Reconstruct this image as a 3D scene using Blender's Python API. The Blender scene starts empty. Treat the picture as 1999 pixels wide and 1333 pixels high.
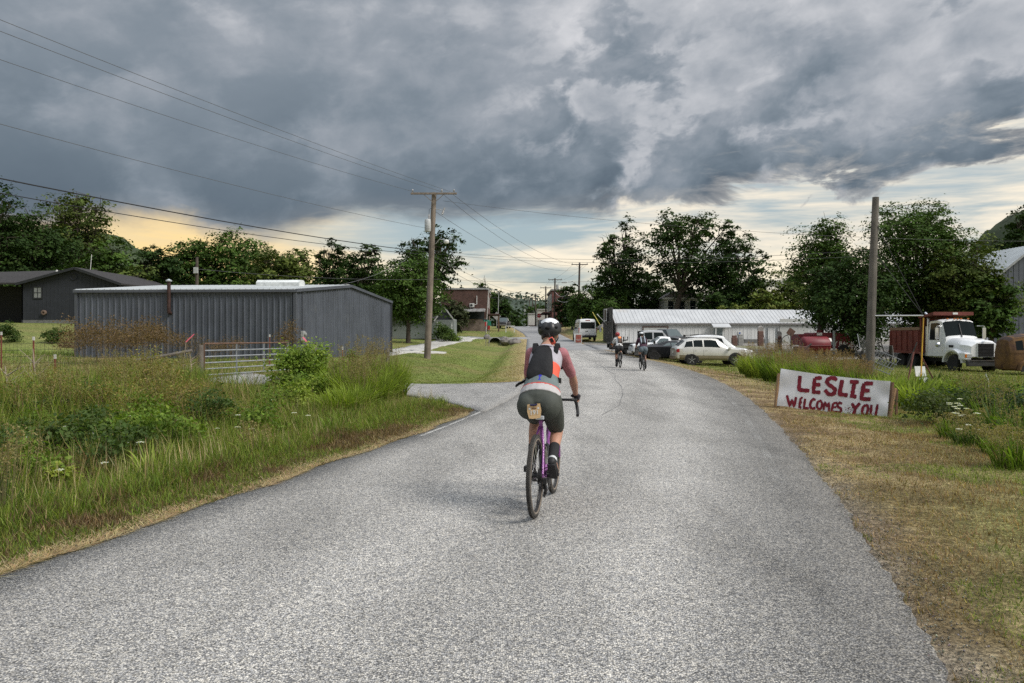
import bpy, bmesh, math, random
import numpy as np
from mathutils import Vector, Matrix
R = math.radians
random.seed(7)
rng = np.random.default_rng(11)
scene = bpy.context.scene
COL = scene.collection

# ------------------------------------------------------------------ camera, sky, sun, exposure
FPX, CAMZ, HOR = 1450.0, 1.56, 655.0          # focal length in photo pixels, eye height, horizon row
cam_data = bpy.data.cameras.new('camera')
cam = bpy.data.objects.new('camera', cam_data)
COL.objects.link(cam)
cam.location = (0, 0, CAMZ)
cam.rotation_euler = (R(90), 0, 0)
cam_data.sensor_width = 36.0
cam_data.lens = 36.0 * FPX / 1999.0
cam_data.shift_y = -(666.5 - HOR) / 1999.0
cam_data.clip_start = 0.1
cam_data.clip_end = 6000
scene.camera = cam

scene.view_settings.view_transform = 'Standard'
scene.view_settings.look = 'None'
scene.view_settings.gamma = 1.0
scene.view_settings.exposure = 1.15
scene.render.engine = 'CYCLES'
scene.cycles.use_denoising = False
try:
    scene.cycles.denoiser = 'OPENIMAGEDENOISE'
    scene.cycles.denoising_input_passes = 'RGB_ALBEDO_NORMAL'
    scene.cycles.denoising_prefilter = 'FAST'
except Exception:
    pass
scene.cycles.max_bounces = 6
scene.cycles.diffuse_bounces = 3
scene.cycles.glossy_bounces = 3
scene.cycles.transmission_bounces = 3
scene.cycles.transparent_max_bounces = 8
scene.cycles.caustics_reflective = False
scene.cycles.caustics_refractive = False

SUN_EL, SUN_AZ = 46.0, 116.0                  # azimuth clockwise from the camera's forward axis
sun_data = bpy.data.lights.new('sun', 'SUN')
sun_data.energy = 1.5
sun_data.angle = R(20)
sun_data.color = (1.0, 0.95, 0.88)
sun = bpy.data.objects.new('sun', sun_data)
COL.objects.link(sun)
sd = Vector((math.sin(R(SUN_AZ)) * math.cos(R(SUN_EL)), math.cos(R(SUN_AZ)) * math.cos(R(SUN_EL)), math.sin(R(SUN_EL))))
sun.rotation_euler = sd.to_track_quat('Z', 'Y').to_euler()
sun.location = sd * 100


class NG:
    """small helper that wires shader nodes"""
    def __init__(self, tree):
        self.t = tree
        self.n = tree.nodes
        self.l = tree.links
    def new(self, typ, **kw):
        nd = self.n.new(typ)
        for k, v in kw.items():
            setattr(nd, k, v)
        return nd
    def put(self, sock, v):
        if v is None:
            return
        if isinstance(v, bpy.types.NodeSocket):
            self.l.new(v, sock)
        else:
            if isinstance(v, (tuple, list)) and len(v) == 3 and sock.type == 'RGBA':
                v = (*v, 1.0)
            sock.default_value = v
    def m(self, op, a, b=None, c=None, clamp=False):
        nd = self.new('ShaderNodeMath', operation=op, use_clamp=clamp)
        self.put(nd.inputs[0], a); self.put(nd.inputs[1], b); self.put(nd.inputs[2], c)
        return nd.outputs[0]
    def vm(self, op, a, b=None, s=None):
        nd = self.new('ShaderNodeVectorMath', operation=op)
        self.put(nd.inputs[0], a); self.put(nd.inputs[1], b)
        if s is not None:
            self.put(nd.inputs['Scale'], s)
        return nd.outputs[0]
    def comb(self, x, y, z):
        nd = self.new('ShaderNodeCombineXYZ')
        self.put(nd.inputs[0], x); self.put(nd.inputs[1], y); self.put(nd.inputs[2], z)
        return nd.outputs[0]
    def sep(self, v):
        nd = self.new('ShaderNodeSeparateXYZ'); self.put(nd.inputs[0], v)
        return nd.outputs
    def noise(self, vec, scale, detail=4, rough=.5, dist=0.0, out=0):
        nd = self.new('ShaderNodeTexNoise')
        self.put(nd.inputs['Vector'], vec); self.put(nd.inputs['Scale'], scale); self.put(nd.inputs['Detail'], detail)
        self.put(nd.inputs['Roughness'], rough); self.put(nd.inputs['Distortion'], dist)
        return nd.outputs[out]
    def voro(self, vec, scale, feature='F1', out='Distance', rnd=1.0):
        nd = self.new('ShaderNodeTexVoronoi', feature=feature)
        self.put(nd.inputs['Vector'], vec); self.put(nd.inputs['Scale'], scale); self.put(nd.inputs['Randomness'], rnd)
        return nd.outputs[out]
    def ss(self, v, lo, hi, a=0.0, b=1.0):
        nd = self.new('ShaderNodeMapRange', interpolation_type='SMOOTHSTEP')
        self.put(nd.inputs[0], v); self.put(nd.inputs[1], lo); self.put(nd.inputs[2], hi); self.put(nd.inputs[3], a); self.put(nd.inputs[4], b)
        return nd.outputs[0]
    def mix(self, f, a, b, mode='MIX'):
        nd = self.new('ShaderNodeMix', data_type='RGBA', blend_type=mode)
        self.put(nd.inputs[0], f); self.put(nd.inputs[6], a); self.put(nd.inputs[7], b)
        return nd.outputs[2]
    def ramp(self, f, stops):
        nd = self.new('ShaderNodeValToRGB')
        cr = nd.color_ramp
        while len(cr.elements) < len(stops):
            cr.elements.new(0.5)
        for e, (p, c) in zip(cr.elements, stops):
            e.position = p; e.color = (*c, 1.0)
        self.put(nd.inputs[0], f)
        return nd.outputs[0]
    def curve(self, v, pts):
        nd = self.new('ShaderNodeFloatCurve')
        c = nd.mapping.curves[0]
        while len(c.points) < len(pts):
            c.points.new(0.5, 0.5)
        for p, (x, y) in zip(c.points, pts):
            p.location = (x, y)
        nd.mapping.update()
        self.put(nd.inputs['Value'], v)
        return nd.outputs[0]


def srgb(r, g, b):
    f = lambda c: (c / 255 / 12.92) if c / 255 <= 0.04045 else ((c / 255 + 0.055) / 1.055) ** 2.4
    return (f(r), f(g), f(b))


SKYSEED = 7.9
def build_world():
    w = bpy.data.worlds.new('World')
    scene.world = w
    w.use_nodes = True
    g = NG(w.node_tree)
    g.n.clear()
    d = g.new('ShaderNodeTexCoord').outputs['Generated']
    x, y, z = g.sep(d)
    az = g.m('ARCTAN2', x, y)
    hyp = g.m('SQRT', g.m('ADD', g.m('MULTIPLY', x, x), g.m('MULTIPLY', y, y)))
    te = g.m('DIVIDE', z, g.m('MAXIMUM', hyp, 0.02))               # tangent of the elevation
    te = g.m('MINIMUM', g.m('MAXIMUM', te, -0.2), 6.0)
    el = g.m('ARCTANGENT', te)
    # clear sky behind the clouds
    sky = g.new('ShaderNodeTexSky', sky_type='NISHITA', sun_disc=False)
    sky.sun_elevation = R(SUN_EL); sky.sun_rotation = R(SUN_AZ)
    sky.air_density = 1.3; sky.dust_density = 2.0
    clear = g.vm('SCALE', sky.outputs[0], s=0.055)
    # thin high streaks that glow near the horizon
    pv = g.comb(g.m('MULTIPLY', az, 2.2), g.m('MULTIPLY', te, 17.0), 3.7)
    st = g.noise(pv, 1.0, 6, .58, .6)
    pv2 = g.comb(g.m('MULTIPLY', az, 7.0), g.m('MULTIPLY', te, 60.0), 1.2)
    st2 = g.noise(pv2, 1.0, 5, .55, .4)
    stf = g.ss(g.m('ADD', g.m('MULTIPLY', st, .75), g.m('MULTIPLY', st2, .25)), .40, .58)
    glow = g.ss(az, -0.40, -0.10, 1.0, 0.0)
    glow = g.m('MULTIPLY', glow, g.ss(az, -1.1, -0.55))
    warm = g.mix(glow, (0.62, 0.56, 0.46), (0.70, 0.50, 0.22))
    warm = g.mix(g.ss(te, .02, .14), g.mix(glow, (0.66, 0.58, 0.42), (0.70, 0.50, 0.20)), warm)
    pale = g.mix(.45, clear, (0.34, 0.42, 0.46))
    low = g.mix(stf, pale, warm)
    low = g.mix(g.m('MULTIPLY', glow, .75), low, warm)
    # the cloud deck: its ragged lower edge as elevation over azimuth
    a01 = g.m('ADD', g.m('MULTIPLY', az, 1 / 1.6), 0.5, clamp=True)       # -0.8..0.8 rad -> 0..1
    k = lambda px: math.atan((px - 1000) / FPX) / 1.6 + .5
    t = lambda px, py: (655 - py) / FPX / math.sqrt(1 + ((px - 1000) / FPX) ** 2) / .4
    pts = [(0, t(0, 440)), (k(0), t(0, 442)), (k(230), t(230, 420)), (k(350), t(350, 428)), (k(480), t(480, 462)), (k(600), t(600, 440)), (k(720), t(720, 414)),
           (k(900), t(900, 424)), (k(1100), t(1100, 416)), (k(1300), t(1300, 396)), (k(1430), t(1430, 372)), (k(1530), t(1530, 345)),
           (k(1700), t(1700, 352)), (k(1850), t(1850, 320)), (k(1999), t(1999, 285)), (1, t(1999, 285))]
    edge = g.m('MULTIPLY', g.curve(a01, pts), .4)
    pe = g.comb(g.m('MULTIPLY', az, 9.0), g.m('MULTIPLY', te, 22.0), 5.1)
    ne = g.noise(pe, 1.0, 7, .6, .5)
    ragged = g.ss(az, .05, .35, .045, .24)
    dd = g.m('ADD', g.m('SUBTRACT', te, edge), g.m('MULTIPLY', g.m('SUBTRACT', ne, .5), ragged))
    wdt = g.ss(az, -.1, .3, .016, .010)
    mask = g.m('DIVIDE', dd, wdt)
    mask = g.ss(mask, -1.0, 1.0)
    # cloud body, projected on a flat deck above
    q = g.m('ADD', g.m('MAXIMUM', te, 0.0), 0.20)
    inv = g.m('DIVIDE', 1.0, q)
    P = g.comb(g.m('MULTIPLY', g.m('SINE', az), inv), g.m('MULTIPLY', g.m('COSINE', az), inv), 0.3)
    warp = g.noise(P, .8, 3, .5, 0, 1)
    Pw = g.vm('ADD', P, g.vm('SCALE', g.vm('SUBTRACT', warp, (.5, .5, .5)), s=.9))
    n1 = g.noise(Pw, .55, 4, .45)
    cph, sph = math.cos(.22), math.sin(.22)
    X1 = g.m('ADD', g.m('MULTIPLY', az, cph), g.m('MULTIPLY', te, sph))
    Y1 = g.m('SUBTRACT', g.m('MULTIPLY', te, cph), g.m('MULTIPLY', az, sph))
    S = g.comb(g.m('MULTIPLY', X1, 5.0), g.m('MULTIPLY', Y1, 7.0), SKYSEED)    # banks of cumulus seen from the side
    sw = g.noise(S, 2.2, 4, .5, 0, 1)
    S2 = g.vm('ADD', S, g.vm('SCALE', g.vm('SUBTRACT', sw, (.5, .5, .5)), s=.22))
    D = g.noise(S2, 1.25, 11, .56)
    Dl = g.noise(g.vm('ADD', S2, (-.12, .20, 0.0)), 1.25, 11, .56)         # the same bank, a little towards the light
    n3 = g.noise(g.vm('ADD', S2, (3.1, 1.6, 3.0)), 1.9, 9, .56)
    side = g.ss(az, -.16, .10)
    Db = g.m('ADD', D, g.m('MULTIPLY', g.m('SUBTRACT', .27, te), .50))
    wd = g.m('MULTIPLY_ADD', side, -.062, .115)
    thr = g.m('MULTIPLY_ADD', side, .022, .49)
    front = g.ss(Db, g.m('SUBTRACT', thr, wd), g.m('ADD', thr, wd))
    relief = g.m('MULTIPLY', g.m('SUBTRACT', D, Dl), g.m('MULTIPLY_ADD', side, 1.7, .30))
    grad = g.ss(te, .13, .42, .15, .46)
    fr = g.m('ADD', grad, g.m('MULTIPLY', g.m('SUBTRACT', n1, .5), .62))
    fr = g.m('ADD', fr, g.m('MULTIPLY', g.m('SUBTRACT', .58, Db), g.m('MULTIPLY_ADD', side, .55, .35)))
    fr = g.m('SUBTRACT', g.m('ADD', fr, relief), .03)
    bk = g.m('ADD', g.ss(te, .15, .45, .58, .68), g.m('MULTIPLY', g.m('SUBTRACT', n3, .5), 1.0))
    bk = g.m('ADD', bk, g.m('MULTIPLY_ADD', side, .20, -.06))
    fm = g.new('ShaderNodeMix', data_type='FLOAT')
    g.put(fm.inputs[0], front); g.put(fm.inputs[2], bk); g.put(fm.inputs[3], fr)
    base = fm.outputs[0]
    cloud = g.ramp(base, [(0.0, srgb(88, 101, 114)), (.20, srgb(104, 117, 129)), (.42, srgb(125, 136, 147)), (.64, srgb(150, 157, 166)), (1.0, srgb(205, 206, 210))])
    rim = g.m('MULTIPLY', g.ss(dd, 0.0, .035, 1.0, 0.0), g.ss(az, .0, .3, .12, .45))
    cloud = g.mix(rim, cloud, (0.52, 0.50, 0.48))
    cloud = g.vm('SCALE', cloud, s=0.485)                           # scene radiance before exposure
    low = g.vm('SCALE', low, s=0.72)
    up = g.ss(el, .45, 1.35, 1.0, 3.4)                             # overcast sky is brightest overhead
    cloud = g.vm('SCALE', cloud, s=up)
    out = g.mix(mask, low, cloud)
    bg = g.new('ShaderNodeBackground')
    g.put(bg.inputs[0], out)
    bg.inputs[1].default_value = 1.0
    o = g.new('ShaderNodeOutputWorld')
    g.l.new(bg.outputs[0], o.inputs[0])
    w.cycles.sampling_method = 'MANUAL'
    w.cycles.sample_map_resolution = 512

build_world()

# ------------------------------------------------------------------ materials
MATS = {}
def mat(name, col, rough=.75, var=.18, scale=4.0, bump=0.0, bscale=30.0, metal=0.0, col2=None, c2lo=.45, c2hi=.62, c2scale=None, spec=.4, streak=0.0, coat=0.0):
    if name in MATS:
        return MATS[name]
    m = bpy.data.materials.new(name)
    m.use_nodes = True
    g = NG(m.node_tree)
    b = g.n['Principled BSDF']
    tc = g.new('ShaderNodeTexCoord').outputs['Object']
    n = g.noise(tc, scale, 6, .6)
    lo = tuple(c * (1 - var) for c in col); hi = tuple(min(1, c * (1 + var)) for c in col)
    c = g.mix(g.ss(n, .3, .7), lo, hi)
    if col2 is not None:
        n2 = g.noise(g.vm('ADD', tc, (7.3, 2.1, 4.4)), c2scale or scale * .6, 8, .65)
        c = g.mix(g.ss(n2, c2lo, c2hi), c, col2)
    if streak:
        x, y, z = g.sep(tc)
        sv = g.comb(g.m('MULTIPLY', x, 9.0), g.m('MULTIPLY', y, 9.0), g.m('MULTIPLY', z, .45))
        c = g.mix(g.m('MULTIPLY', g.ss(g.noise(sv, 1.0, 5, .6), .42, .7), streak), c, tuple(k * .35 for k in col))
    g.put(b.inputs['Base Color'], c)
    g.put(b.inputs['Roughness'], g.m('MULTIPLY_ADD', n, .2, rough - .1))
    b.inputs['Metallic'].default_value = metal
    b.inputs['Specular IOR Level'].default_value = spec
    if coat:
        b.inputs['Coat Weight'].default_value = coat
        b.inputs['Coat Roughness'].default_value = .08
    if bump:
        bn = g.new('ShaderNodeBump')
        bn.inputs['Strength'].default_value = bump
        bn.inputs['Distance'].default_value = .02
        g.put(bn.inputs['Height'], g.noise(tc, bscale, 5, .6))
        g.l.new(bn.outputs[0], b.inputs['Normal'])
    MATS[name] = m
    return m


def plant_mat(name='plant', trans=.40, rough=.65):
    if name in MATS:
        return MATS[name]
    m = bpy.data.materials.new(name)
    m.use_nodes = True
    g = NG(m.node_tree)
    b = g.n['Principled BSDF']
    c = g.new('ShaderNodeAttribute', attribute_name='Col').outputs['Color']
    g.put(b.inputs['Base Color'], c)
    b.inputs['Roughness'].default_value = rough
    b.inputs['Specular IOR Level'].default_value = .12
    tr = g.new('ShaderNodeBsdfTranslucent')
    g.put(tr.inputs[0], g.mix(1.0, c, (1.15, 1.25, .50), 'MULTIPLY'))
    mx = g.new('ShaderNodeMixShader')
    mx.inputs[0].default_value = trans
    g.l.new(b.outputs[0], mx.inputs[1]); g.l.new(tr.outputs[0], mx.inputs[2])
    g.l.new(mx.outputs[0], g.n['Material Output'].inputs[0])
    MATS[name] = m
    return m


def glass_mat(name, tint=(.02, .025, .03), rough=.06, spec=.22):
    if name in MATS:
        return MATS[name]
    m = bpy.data.materials.new(name)
    m.use_nodes = True
    b = m.node_tree.nodes['Principled BSDF']
    b.inputs['Base Color'].default_value = (*tint, 1)
    b.inputs['Roughness'].default_value = rough
    b.inputs['Specular IOR Level'].default_value = spec
    MATS[name] = m
    return m


# ------------------------------------------------------------------ objects and meshes
def tag(o, label=None, cat=None, group=None, kind=None):
    if label: o['label'] = label
    if cat: o['category'] = cat
    if group: o['group'] = group
    if kind: o['kind'] = kind
    return o

def empty(name, loc=(0, 0, 0), rz=0.0, label=None, cat=None, group=None, scale=1.0):
    o = bpy.data.objects.new(name, None)
    COL.objects.link(o)
    o.location = loc
    o.rotation_euler = (0, 0, rz)
    o.scale = (scale,) * 3
    o.empty_display_size = .2
    return tag(o, label, cat, group)

def copy_tree(o, parent=None):
    c = o.copy()
    COL.objects.link(c)
    if parent is not None:
        c.parent = parent
    for ch in list(o.children):
        copy_tree(ch, c)
    return c

def link_mesh(name, me, m, parent=None):
    if m is not None:
        for k in (m if isinstance(m, (list, tuple)) else [m]):
            me.materials.append(k)
    o = bpy.data.objects.new(name, me)
    COL.objects.link(o)
    if parent is not None:
        o.parent = parent
    return o

def npmesh(name, V, F, m, cols=None, parent=None, smooth=False):
    """V (n,3), F (m,k) with one k; cols (n,3)"""
    V = np.asarray(V, np.float32); F = np.asarray(F, np.int32)
    me = bpy.data.meshes.new(name)
    k = F.shape[1]
    me.vertices.add(len(V)); me.vertices.foreach_set('co', V.ravel())
    me.loops.add(F.size); me.loops.foreach_set('vertex_index', F.ravel())
    me.polygons.add(len(F))
    me.polygons.foreach_set('loop_start', np.arange(0, F.size, k, dtype=np.int32))
    me.polygons.foreach_set('loop_total', np.full(len(F), k, np.int32))
    if smooth:
        me.polygons.foreach_set('use_smooth', np.ones(len(F), bool))
    me.update(calc_edges=True)
    if cols is not None:
        at = me.color_attributes.new('Col', 'FLOAT_COLOR', 'POINT')
        c4 = np.ones((len(V), 4), np.float32); c4[:, :3] = np.clip(cols, 0, 1)
        at.data.foreach_set('color', c4.ravel())
    return link_mesh(name, me, m, parent)


class MB:
    """collects shapes; build() links them as one mesh object"""
    def __init__(self):
        self.v = []; self.f = []; self.mi = []
    def add(self, vs, fs, mi=0):
        o = len(self.v)
        self.v += [tuple(p) for p in vs]
        for f in fs:
            self.f.append([i + o for i in f]); self.mi.append(mi)
        return self
    def box(self, c, s, mi=0, rot=None, taper=(1, 1)):
        hx, hy, hz = s[0] / 2, s[1] / 2, s[2] / 2
        vs = []
        for dz in (-1, 1):
            tx, ty = taper if dz > 0 else (1, 1)
            for dx, dy in ((-1, -1), (1, -1), (1, 1), (-1, 1)):
                p = Vector((dx * hx * tx, dy * hy * ty, dz * hz))
                if rot is not None: p = rot @ p
                vs.append(p + Vector(c))
        return self.add(vs, [(3, 2, 1, 0), (4, 5, 6, 7), (0, 1, 5, 4), (1, 2, 6, 5), (2, 3, 7, 6), (3, 0, 4, 7)], mi)
    def bar(self, a, b, w, h=None, mi=0):
        """rectangular beam from a to b"""
        a, b = Vector(a), Vector(b); h = h or w
        d = (b - a); L = d.length
        if L < 1e-6: return self
        return self.box((a + b) / 2, (w, h, L), mi, d.to_track_quat('Z', 'Y').to_matrix())
    def tube(self, pts, r, n=8, mi=0, cap=True, close=False):
        pts = [Vector(p) for p in pts]
        rs = r if isinstance(r, (list, tuple)) else [r] * len(pts)
        vs = []; fs = []
        up = None
        m = len(pts)
        for i, p in enumerate(pts):
            if close:
                t = pts[(i + 1) % m] - pts[i - 1]
            else:
                t = pts[min(i + 1, m - 1)] - pts[max(i - 1, 0)]
            t.normalize()
            if up is None:
                up = Vector((0, 0, 1)) if abs(t.z) < .9 else Vector((1, 0, 0))
            s = t.cross(up)
            if s.length < 1e-5: s = t.orthogonal()
            s.normalize(); up = s.cross(t).normalized()
            for k in range(n):
                a = 2 * math.pi * k / n
                vs.append(p + (s * math.cos(a) + up * math.sin(a)) * rs[i])
        segs = m if close else m - 1
        for i in range(segs):
            j = (i + 1) % m
            for k in range(n):
                fs.append((i * n + k, i * n + (k + 1) % n, j * n + (k + 1) % n, j * n + k))
        if cap and not close:
            fs.append(tuple(range(n - 1, -1, -1)))
            fs.append(tuple(range((m - 1) * n, m * n)))
        return self.add(vs, fs, mi)
    def loft(self, rings, mi=0, cap=True, close_ring=True):
        n = len(rings[0]); vs = [p for r in rings for p in r]; fs = []
        for i in range(len(rings) - 1):
            for k in range(n if close_ring else n - 1):
                fs.append((i * n + k, i * n + (k + 1) % n, (i + 1) * n + (k + 1) % n, (i + 1) * n + k))
        if cap and close_ring:
            fs.append(tuple(range(n - 1, -1, -1)))
            fs.append(tuple(range((len(rings) - 1) * n, len(rings) * n)))
        return self.add(vs, fs, mi)
    def lathe(self, prof, n=16, mi=0, M=None):
        """prof: (radius, height) pairs about z, M places it"""
        rings = []
        for r, h in prof:
            rings.append([Vector((max(r, 1e-4) * math.cos(2 * math.pi * k / n), max(r, 1e-4) * math.sin(2 * math.pi * k / n), h)) for k in range(n)])
        if M is not None:
            rings = [[M @ p for p in r] for r in rings]
        return self.loft(rings, mi)
    def prism(self, poly, a, b, mi=0):
        """poly: list of 3D points (planar); extruded by vector b-a"""
        d = Vector(b) - Vector(a); n = len(poly)
        vs = [Vector(p) for p in poly] + [Vector(p) + d for p in poly]
        fs = [tuple(range(n - 1, -1, -1)), tuple(range(n, 2 * n))] + [(i, (i + 1) % n, (i + 1) % n + n, i + n) for i in range(n)]
        return self.add(vs, fs, mi)
    def sphere(self, c, r, n=12, m=8, mi=0, M=None):
        r = r if isinstance(r, (tuple, list)) else (r, r, r)
        rings = []
        for i in range(m + 1):
            th = math.pi * i / m
            rr = max(math.sin(th), 1e-3)
            rings.append([Vector((r[0] * rr * math.cos(2 * math.pi * k / n), r[1] * rr * math.sin(2 * math.pi * k / n), -r[2] * math.cos(th))) for k in range(n)])
        rings = [[(M @ p if M is not None else p) + Vector(c) for p in q] for q in rings]
        return self.loft(rings, mi)
    def build(self, name, m, parent=None, smooth=None, bevel=0.0, fix=True):
        me = bpy.data.meshes.new(name)
        me.from_pydata(self.v, [], self.f)
        if any(self.mi):
            me.polygons.foreach_set('material_index', self.mi)
        if fix or bevel:
            bm = bmesh.new(); bm.from_mesh(me)
            bmesh.ops.recalc_face_normals(bm, faces=bm.faces)
            if bevel:
                es = [e for e in bm.edges if len(e.link_faces) == 2 and e.calc_face_angle(0) > .5]
                bmesh.ops.bevel(bm, geom=es, offset=bevel, segments=2, affect='EDGES', profile=.6, clamp_overlap=True)
            bm.to_mesh(me); bm.free()
        if smooth is not None:
            me.polygons.foreach_set('use_smooth', [True] * len(me.polygons))
            me.set_sharp_from_angle(angle=R(smooth))
        me.update()
        return link_mesh(name, me, m, parent)


def cyl_M(c, axis):
    return Matrix.Translation(Vector(c)) @ Vector(axis).to_track_quat('Z', 'Y').to_matrix().to_4x4()

def text_mesh(name, s, size, m, parent, M, depth=.004, spacing=1.0, bold=0.0):
    cu = bpy.data.curves.new(name, 'FONT')
    cu.body = s; cu.size = size; cu.extrude = depth; cu.align_x = 'CENTER'; cu.align_y = 'CENTER'; cu.space_character = spacing; cu.offset = bold
    cu.resolution_u = 3
    o = bpy.data.objects.new(name, cu)
    COL.objects.link(o)
    dg = bpy.context.evaluated_depsgraph_get()
    me = bpy.data.meshes.new_from_object(o.evaluated_get(dg))
    bpy.data.objects.remove(o)
    me.materials.clear()
    n = link_mesh(name, me, m, parent)
    n.matrix_local = M
    return n
# ------------------------------------------------------------------ the lie of the land
EL = np.array([(-30, -3.2), (0, -3.45), (3, -3.42), (4.84, -3.34), (5.6, -3.2), (6.85, -2.74), (9.05, -2.25), (11.9, -1.42), (15.1, -.75), (20, .02), (25, .42), (35, .72), (52, .98), (70, 1.35), (94, 1.95), (110, 1.7), (150, -.5), (200, -1.5), (300, -2)])
ER = np.array([(-30, 1.0), (0, 1.3), (3.34, 1.93), (5.32, 2.57), (6.85, 3.02), (10.05, 3.88), (14.6, 5.03), (20.6, 6.28), (28.3, 7.5), (37.7, 8.4), (43.5, 8.62), (50, 8.6), (64, 8.2), (85, 7.3), (110, 6.9), (150, 7.5), (200, 8.0), (300, 8.0)])
def smooth_interp(tab):
    ys = np.arange(-30, 300.1, .5)
    xs = np.interp(ys, tab[:, 0], tab[:, 1])
    for _ in range(3):
        k = np.where(ys < 12, 3, 9)
        pad = np.pad(xs, 6, mode='edge')
        s3 = (pad[5:-7] + pad[6:-6] + pad[7:-5]) / 3
        s9 = np.mean([pad[6 + d:len(pad) - 6 + d] for d in range(-4, 5)], axis=0)
        xs = np.where(k == 3, s3, s9)
    return ys, xs
YL, XL = smooth_interp(EL)
YR, XR = smooth_interp(ER)
def xl(y): return np.interp(y, YL, XL)
def xr(y): return np.interp(y, YR, XR)
ZR = np.array([(-40, 0), (42, 0), (50, .02), (65, .25), (80, .65), (95, 1.2), (120, 2.3), (145, 3.3), (160, 3.6), (180, 3.4), (230, 1.5), (320, -2), (500, -6), (3000, -10)])
_zy = np.arange(-40, 3000, 1.0)
_zz = np.interp(_zy, ZR[:, 0], ZR[:, 1])
for _ in range(3):
    _zz = np.convolve(np.pad(_zz, 6, mode='edge'), np.ones(13) / 13, 'valid')
def zr(y): return np.interp(y, _zy, _zz)

LC = [0, 1.2, 2.5, 5, 8, 14, 22, 40, 100, 2000]
LT = [(-40, [0, -.06, -.25, -.3, -.1, 0, 0, .2, 1, 6]), (12, [0, -.06, -.25, -.3, -.1, 0, 0, .2, 1, 6]),
      (16, [0, -.02, -.12, -.2, -.05, 0, 0, .2, 1, 6]), (19, [0, 0, -.02, -.05, 0, 0, 0, .2, 1, 6]), (24.5, [0, 0, -.0, 0, 0, 0, 0, .2, 1, 6]),
      (28, [0, -.08, -.4, -.25, 0, .1, .1, .3, 1, 6]), (40, [0, -.12, -.55, -.05, .2, .38, .45, 1.0, 2, 8]),
      (52, [0, -.1, -.5, -.1, .3, .4, .9, 1.9, 3, 9]), (65, [0, -.1, -.5, -.15, .12, .4, 1.3, 2.35, 4, 10]),
      (80, [0, -.2, -.6, -.35, .0, .3, 1.2, 2.2, 4, 10]), (90.3, [0, -.3, -.75, -.7, 0, .15, .5, 1.2, 3, 10]), (92.2, [0, 0, 0, 0, 0, .15, .5, 1.2, 3, 10]), (96, [0, 0, 0, 0, .05, .2, .5, 1.2, 3, 10]),
      (103, [0, -.1, -.4, -.1, .2, .3, .5, 1.2, 3, 10]), (120, [0, 0, 0, .1, .2, .3, .5, 1, 3, 12]), (200, [0, 0, 0, 0, .2, .3, .5, 1, 4, 30]), (500, [0, 0, 0, 0, 1, 2, 3, 4, 8, 60]), (3000, [0] * 7 + [5, 10, 60])]
RC = [0, 1, 2.5, 5, 9, 15, 25, 40, 100, 2000]
RT = [(-40, [0, -.02, -.06, -.15, -.2, -.25, -.3, -.3, 0, 5]), (10, [0, -.02, -.07, -.18, -.25, -.3, -.3, -.3, 0, 5]),
      (15, [0, -.03, -.12, -.28, -.36, -.4, -.4, -.4, 0, 5]), (28, [0, -.05, -.15, -.32, -.45, -.6, -.65, -.5, 0, 6]),
      (45, [0, -.1, -.3, -.42, -.5, -.65, -.72, -.5, 1, 8]), (52, [0, -.1, -.25, -.4, -.5, -.6, -.65, -.3, 1.5, 9]), (60, [0, -.05, -.12, -.2, -.25, -.3, -.3, .2, 2, 9]),
      (80, [0, 0, 0, 0, 0, 0, 0, .4, 3, 12]), (88, [0, .02, .1, .3, .6, .8, 1.0, 1.4, 4, 14]), (100, [0, .05, .4, 1.0, 1.5, 1.8, 2.2, 2.6, 5, 18]),
      (150, [0, .0, .1, .3, .6, 1, 2, 3, 6, 22]), (300, [0, 0, 0, 0, 0, 1, 2, 3, 8, 40]), (3000, [0] * 7 + [5, 10, 60])]
def _table(T, C):
    return np.array([t[0] for t in T], float), np.array([t[1] for t in T], float), np.array(C, float)
LTt, RTt = _table(LT, LC), _table(RT, RC)
def _bil(tab, y, d):
    Y, Z, C = tab
    y = np.clip(y, Y[0], Y[-1] - 1e-6); d = np.clip(d, C[0], C[-1] - 1e-6)
    i = np.clip(np.searchsorted(Y, y, 'right') - 1, 0, len(Y) - 2); j = np.clip(np.searchsorted(C, d, 'right') - 1, 0, len(C) - 2)
    s = (y - Y[i]) / (Y[i + 1] - Y[i]); t = (d - C[j]) / (C[j + 1] - C[j])
    s = s * s * (3 - 2 * s); t = t * t * (3 - 2 * t)
    return (Z[i, j] * (1 - s) + Z[i + 1, j] * s) * (1 - t) + (Z[i, j + 1] * (1 - s) + Z[i + 1, j + 1] * s) * t
def wob(x, y):
    return .5 * np.sin(x * 1.7 + y * .9) + .3 * np.sin(x * 3.1 - y * 2.3 + 1) + .2 * np.sin(x * 6.3 + y * 5.1)
def gz(x, y):
    """ground height"""
    x = np.asarray(x, float); y = np.asarray(y, float)
    l = xl(y) - x; r = x - xr(y)
    z = zr(y) + np.where(l > 0, _bil(LTt, y, np.maximum(l, 0)), np.where(r > 0, _bil(RTt, y, np.maximum(r, 0)), 0.0))
    off = np.maximum(np.maximum(l, r), 0)
    return z + wob(x, y) * .035 * np.clip(off / 2.0, 0, 1)
def gzf(x, y): return float(gz(x, y))
def PX(px, Y): return (px - 1000.0) / FPX * Y
def PZ(py, Y): return CAMZ - (py - HOR) / FPX * Y
def G(px, py):
    """the ground point seen at a photo pixel"""
    ax, az = (px - 1000.0) / FPX, -(py - HOR) / FPX
    Y = 2.5
    while Y < 400:
        if CAMZ + az * Y <= gzf(ax * Y, Y):
            break
        Y *= 1.004
    return Vector((ax * Y, Y, gzf(ax * Y, Y)))
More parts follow.
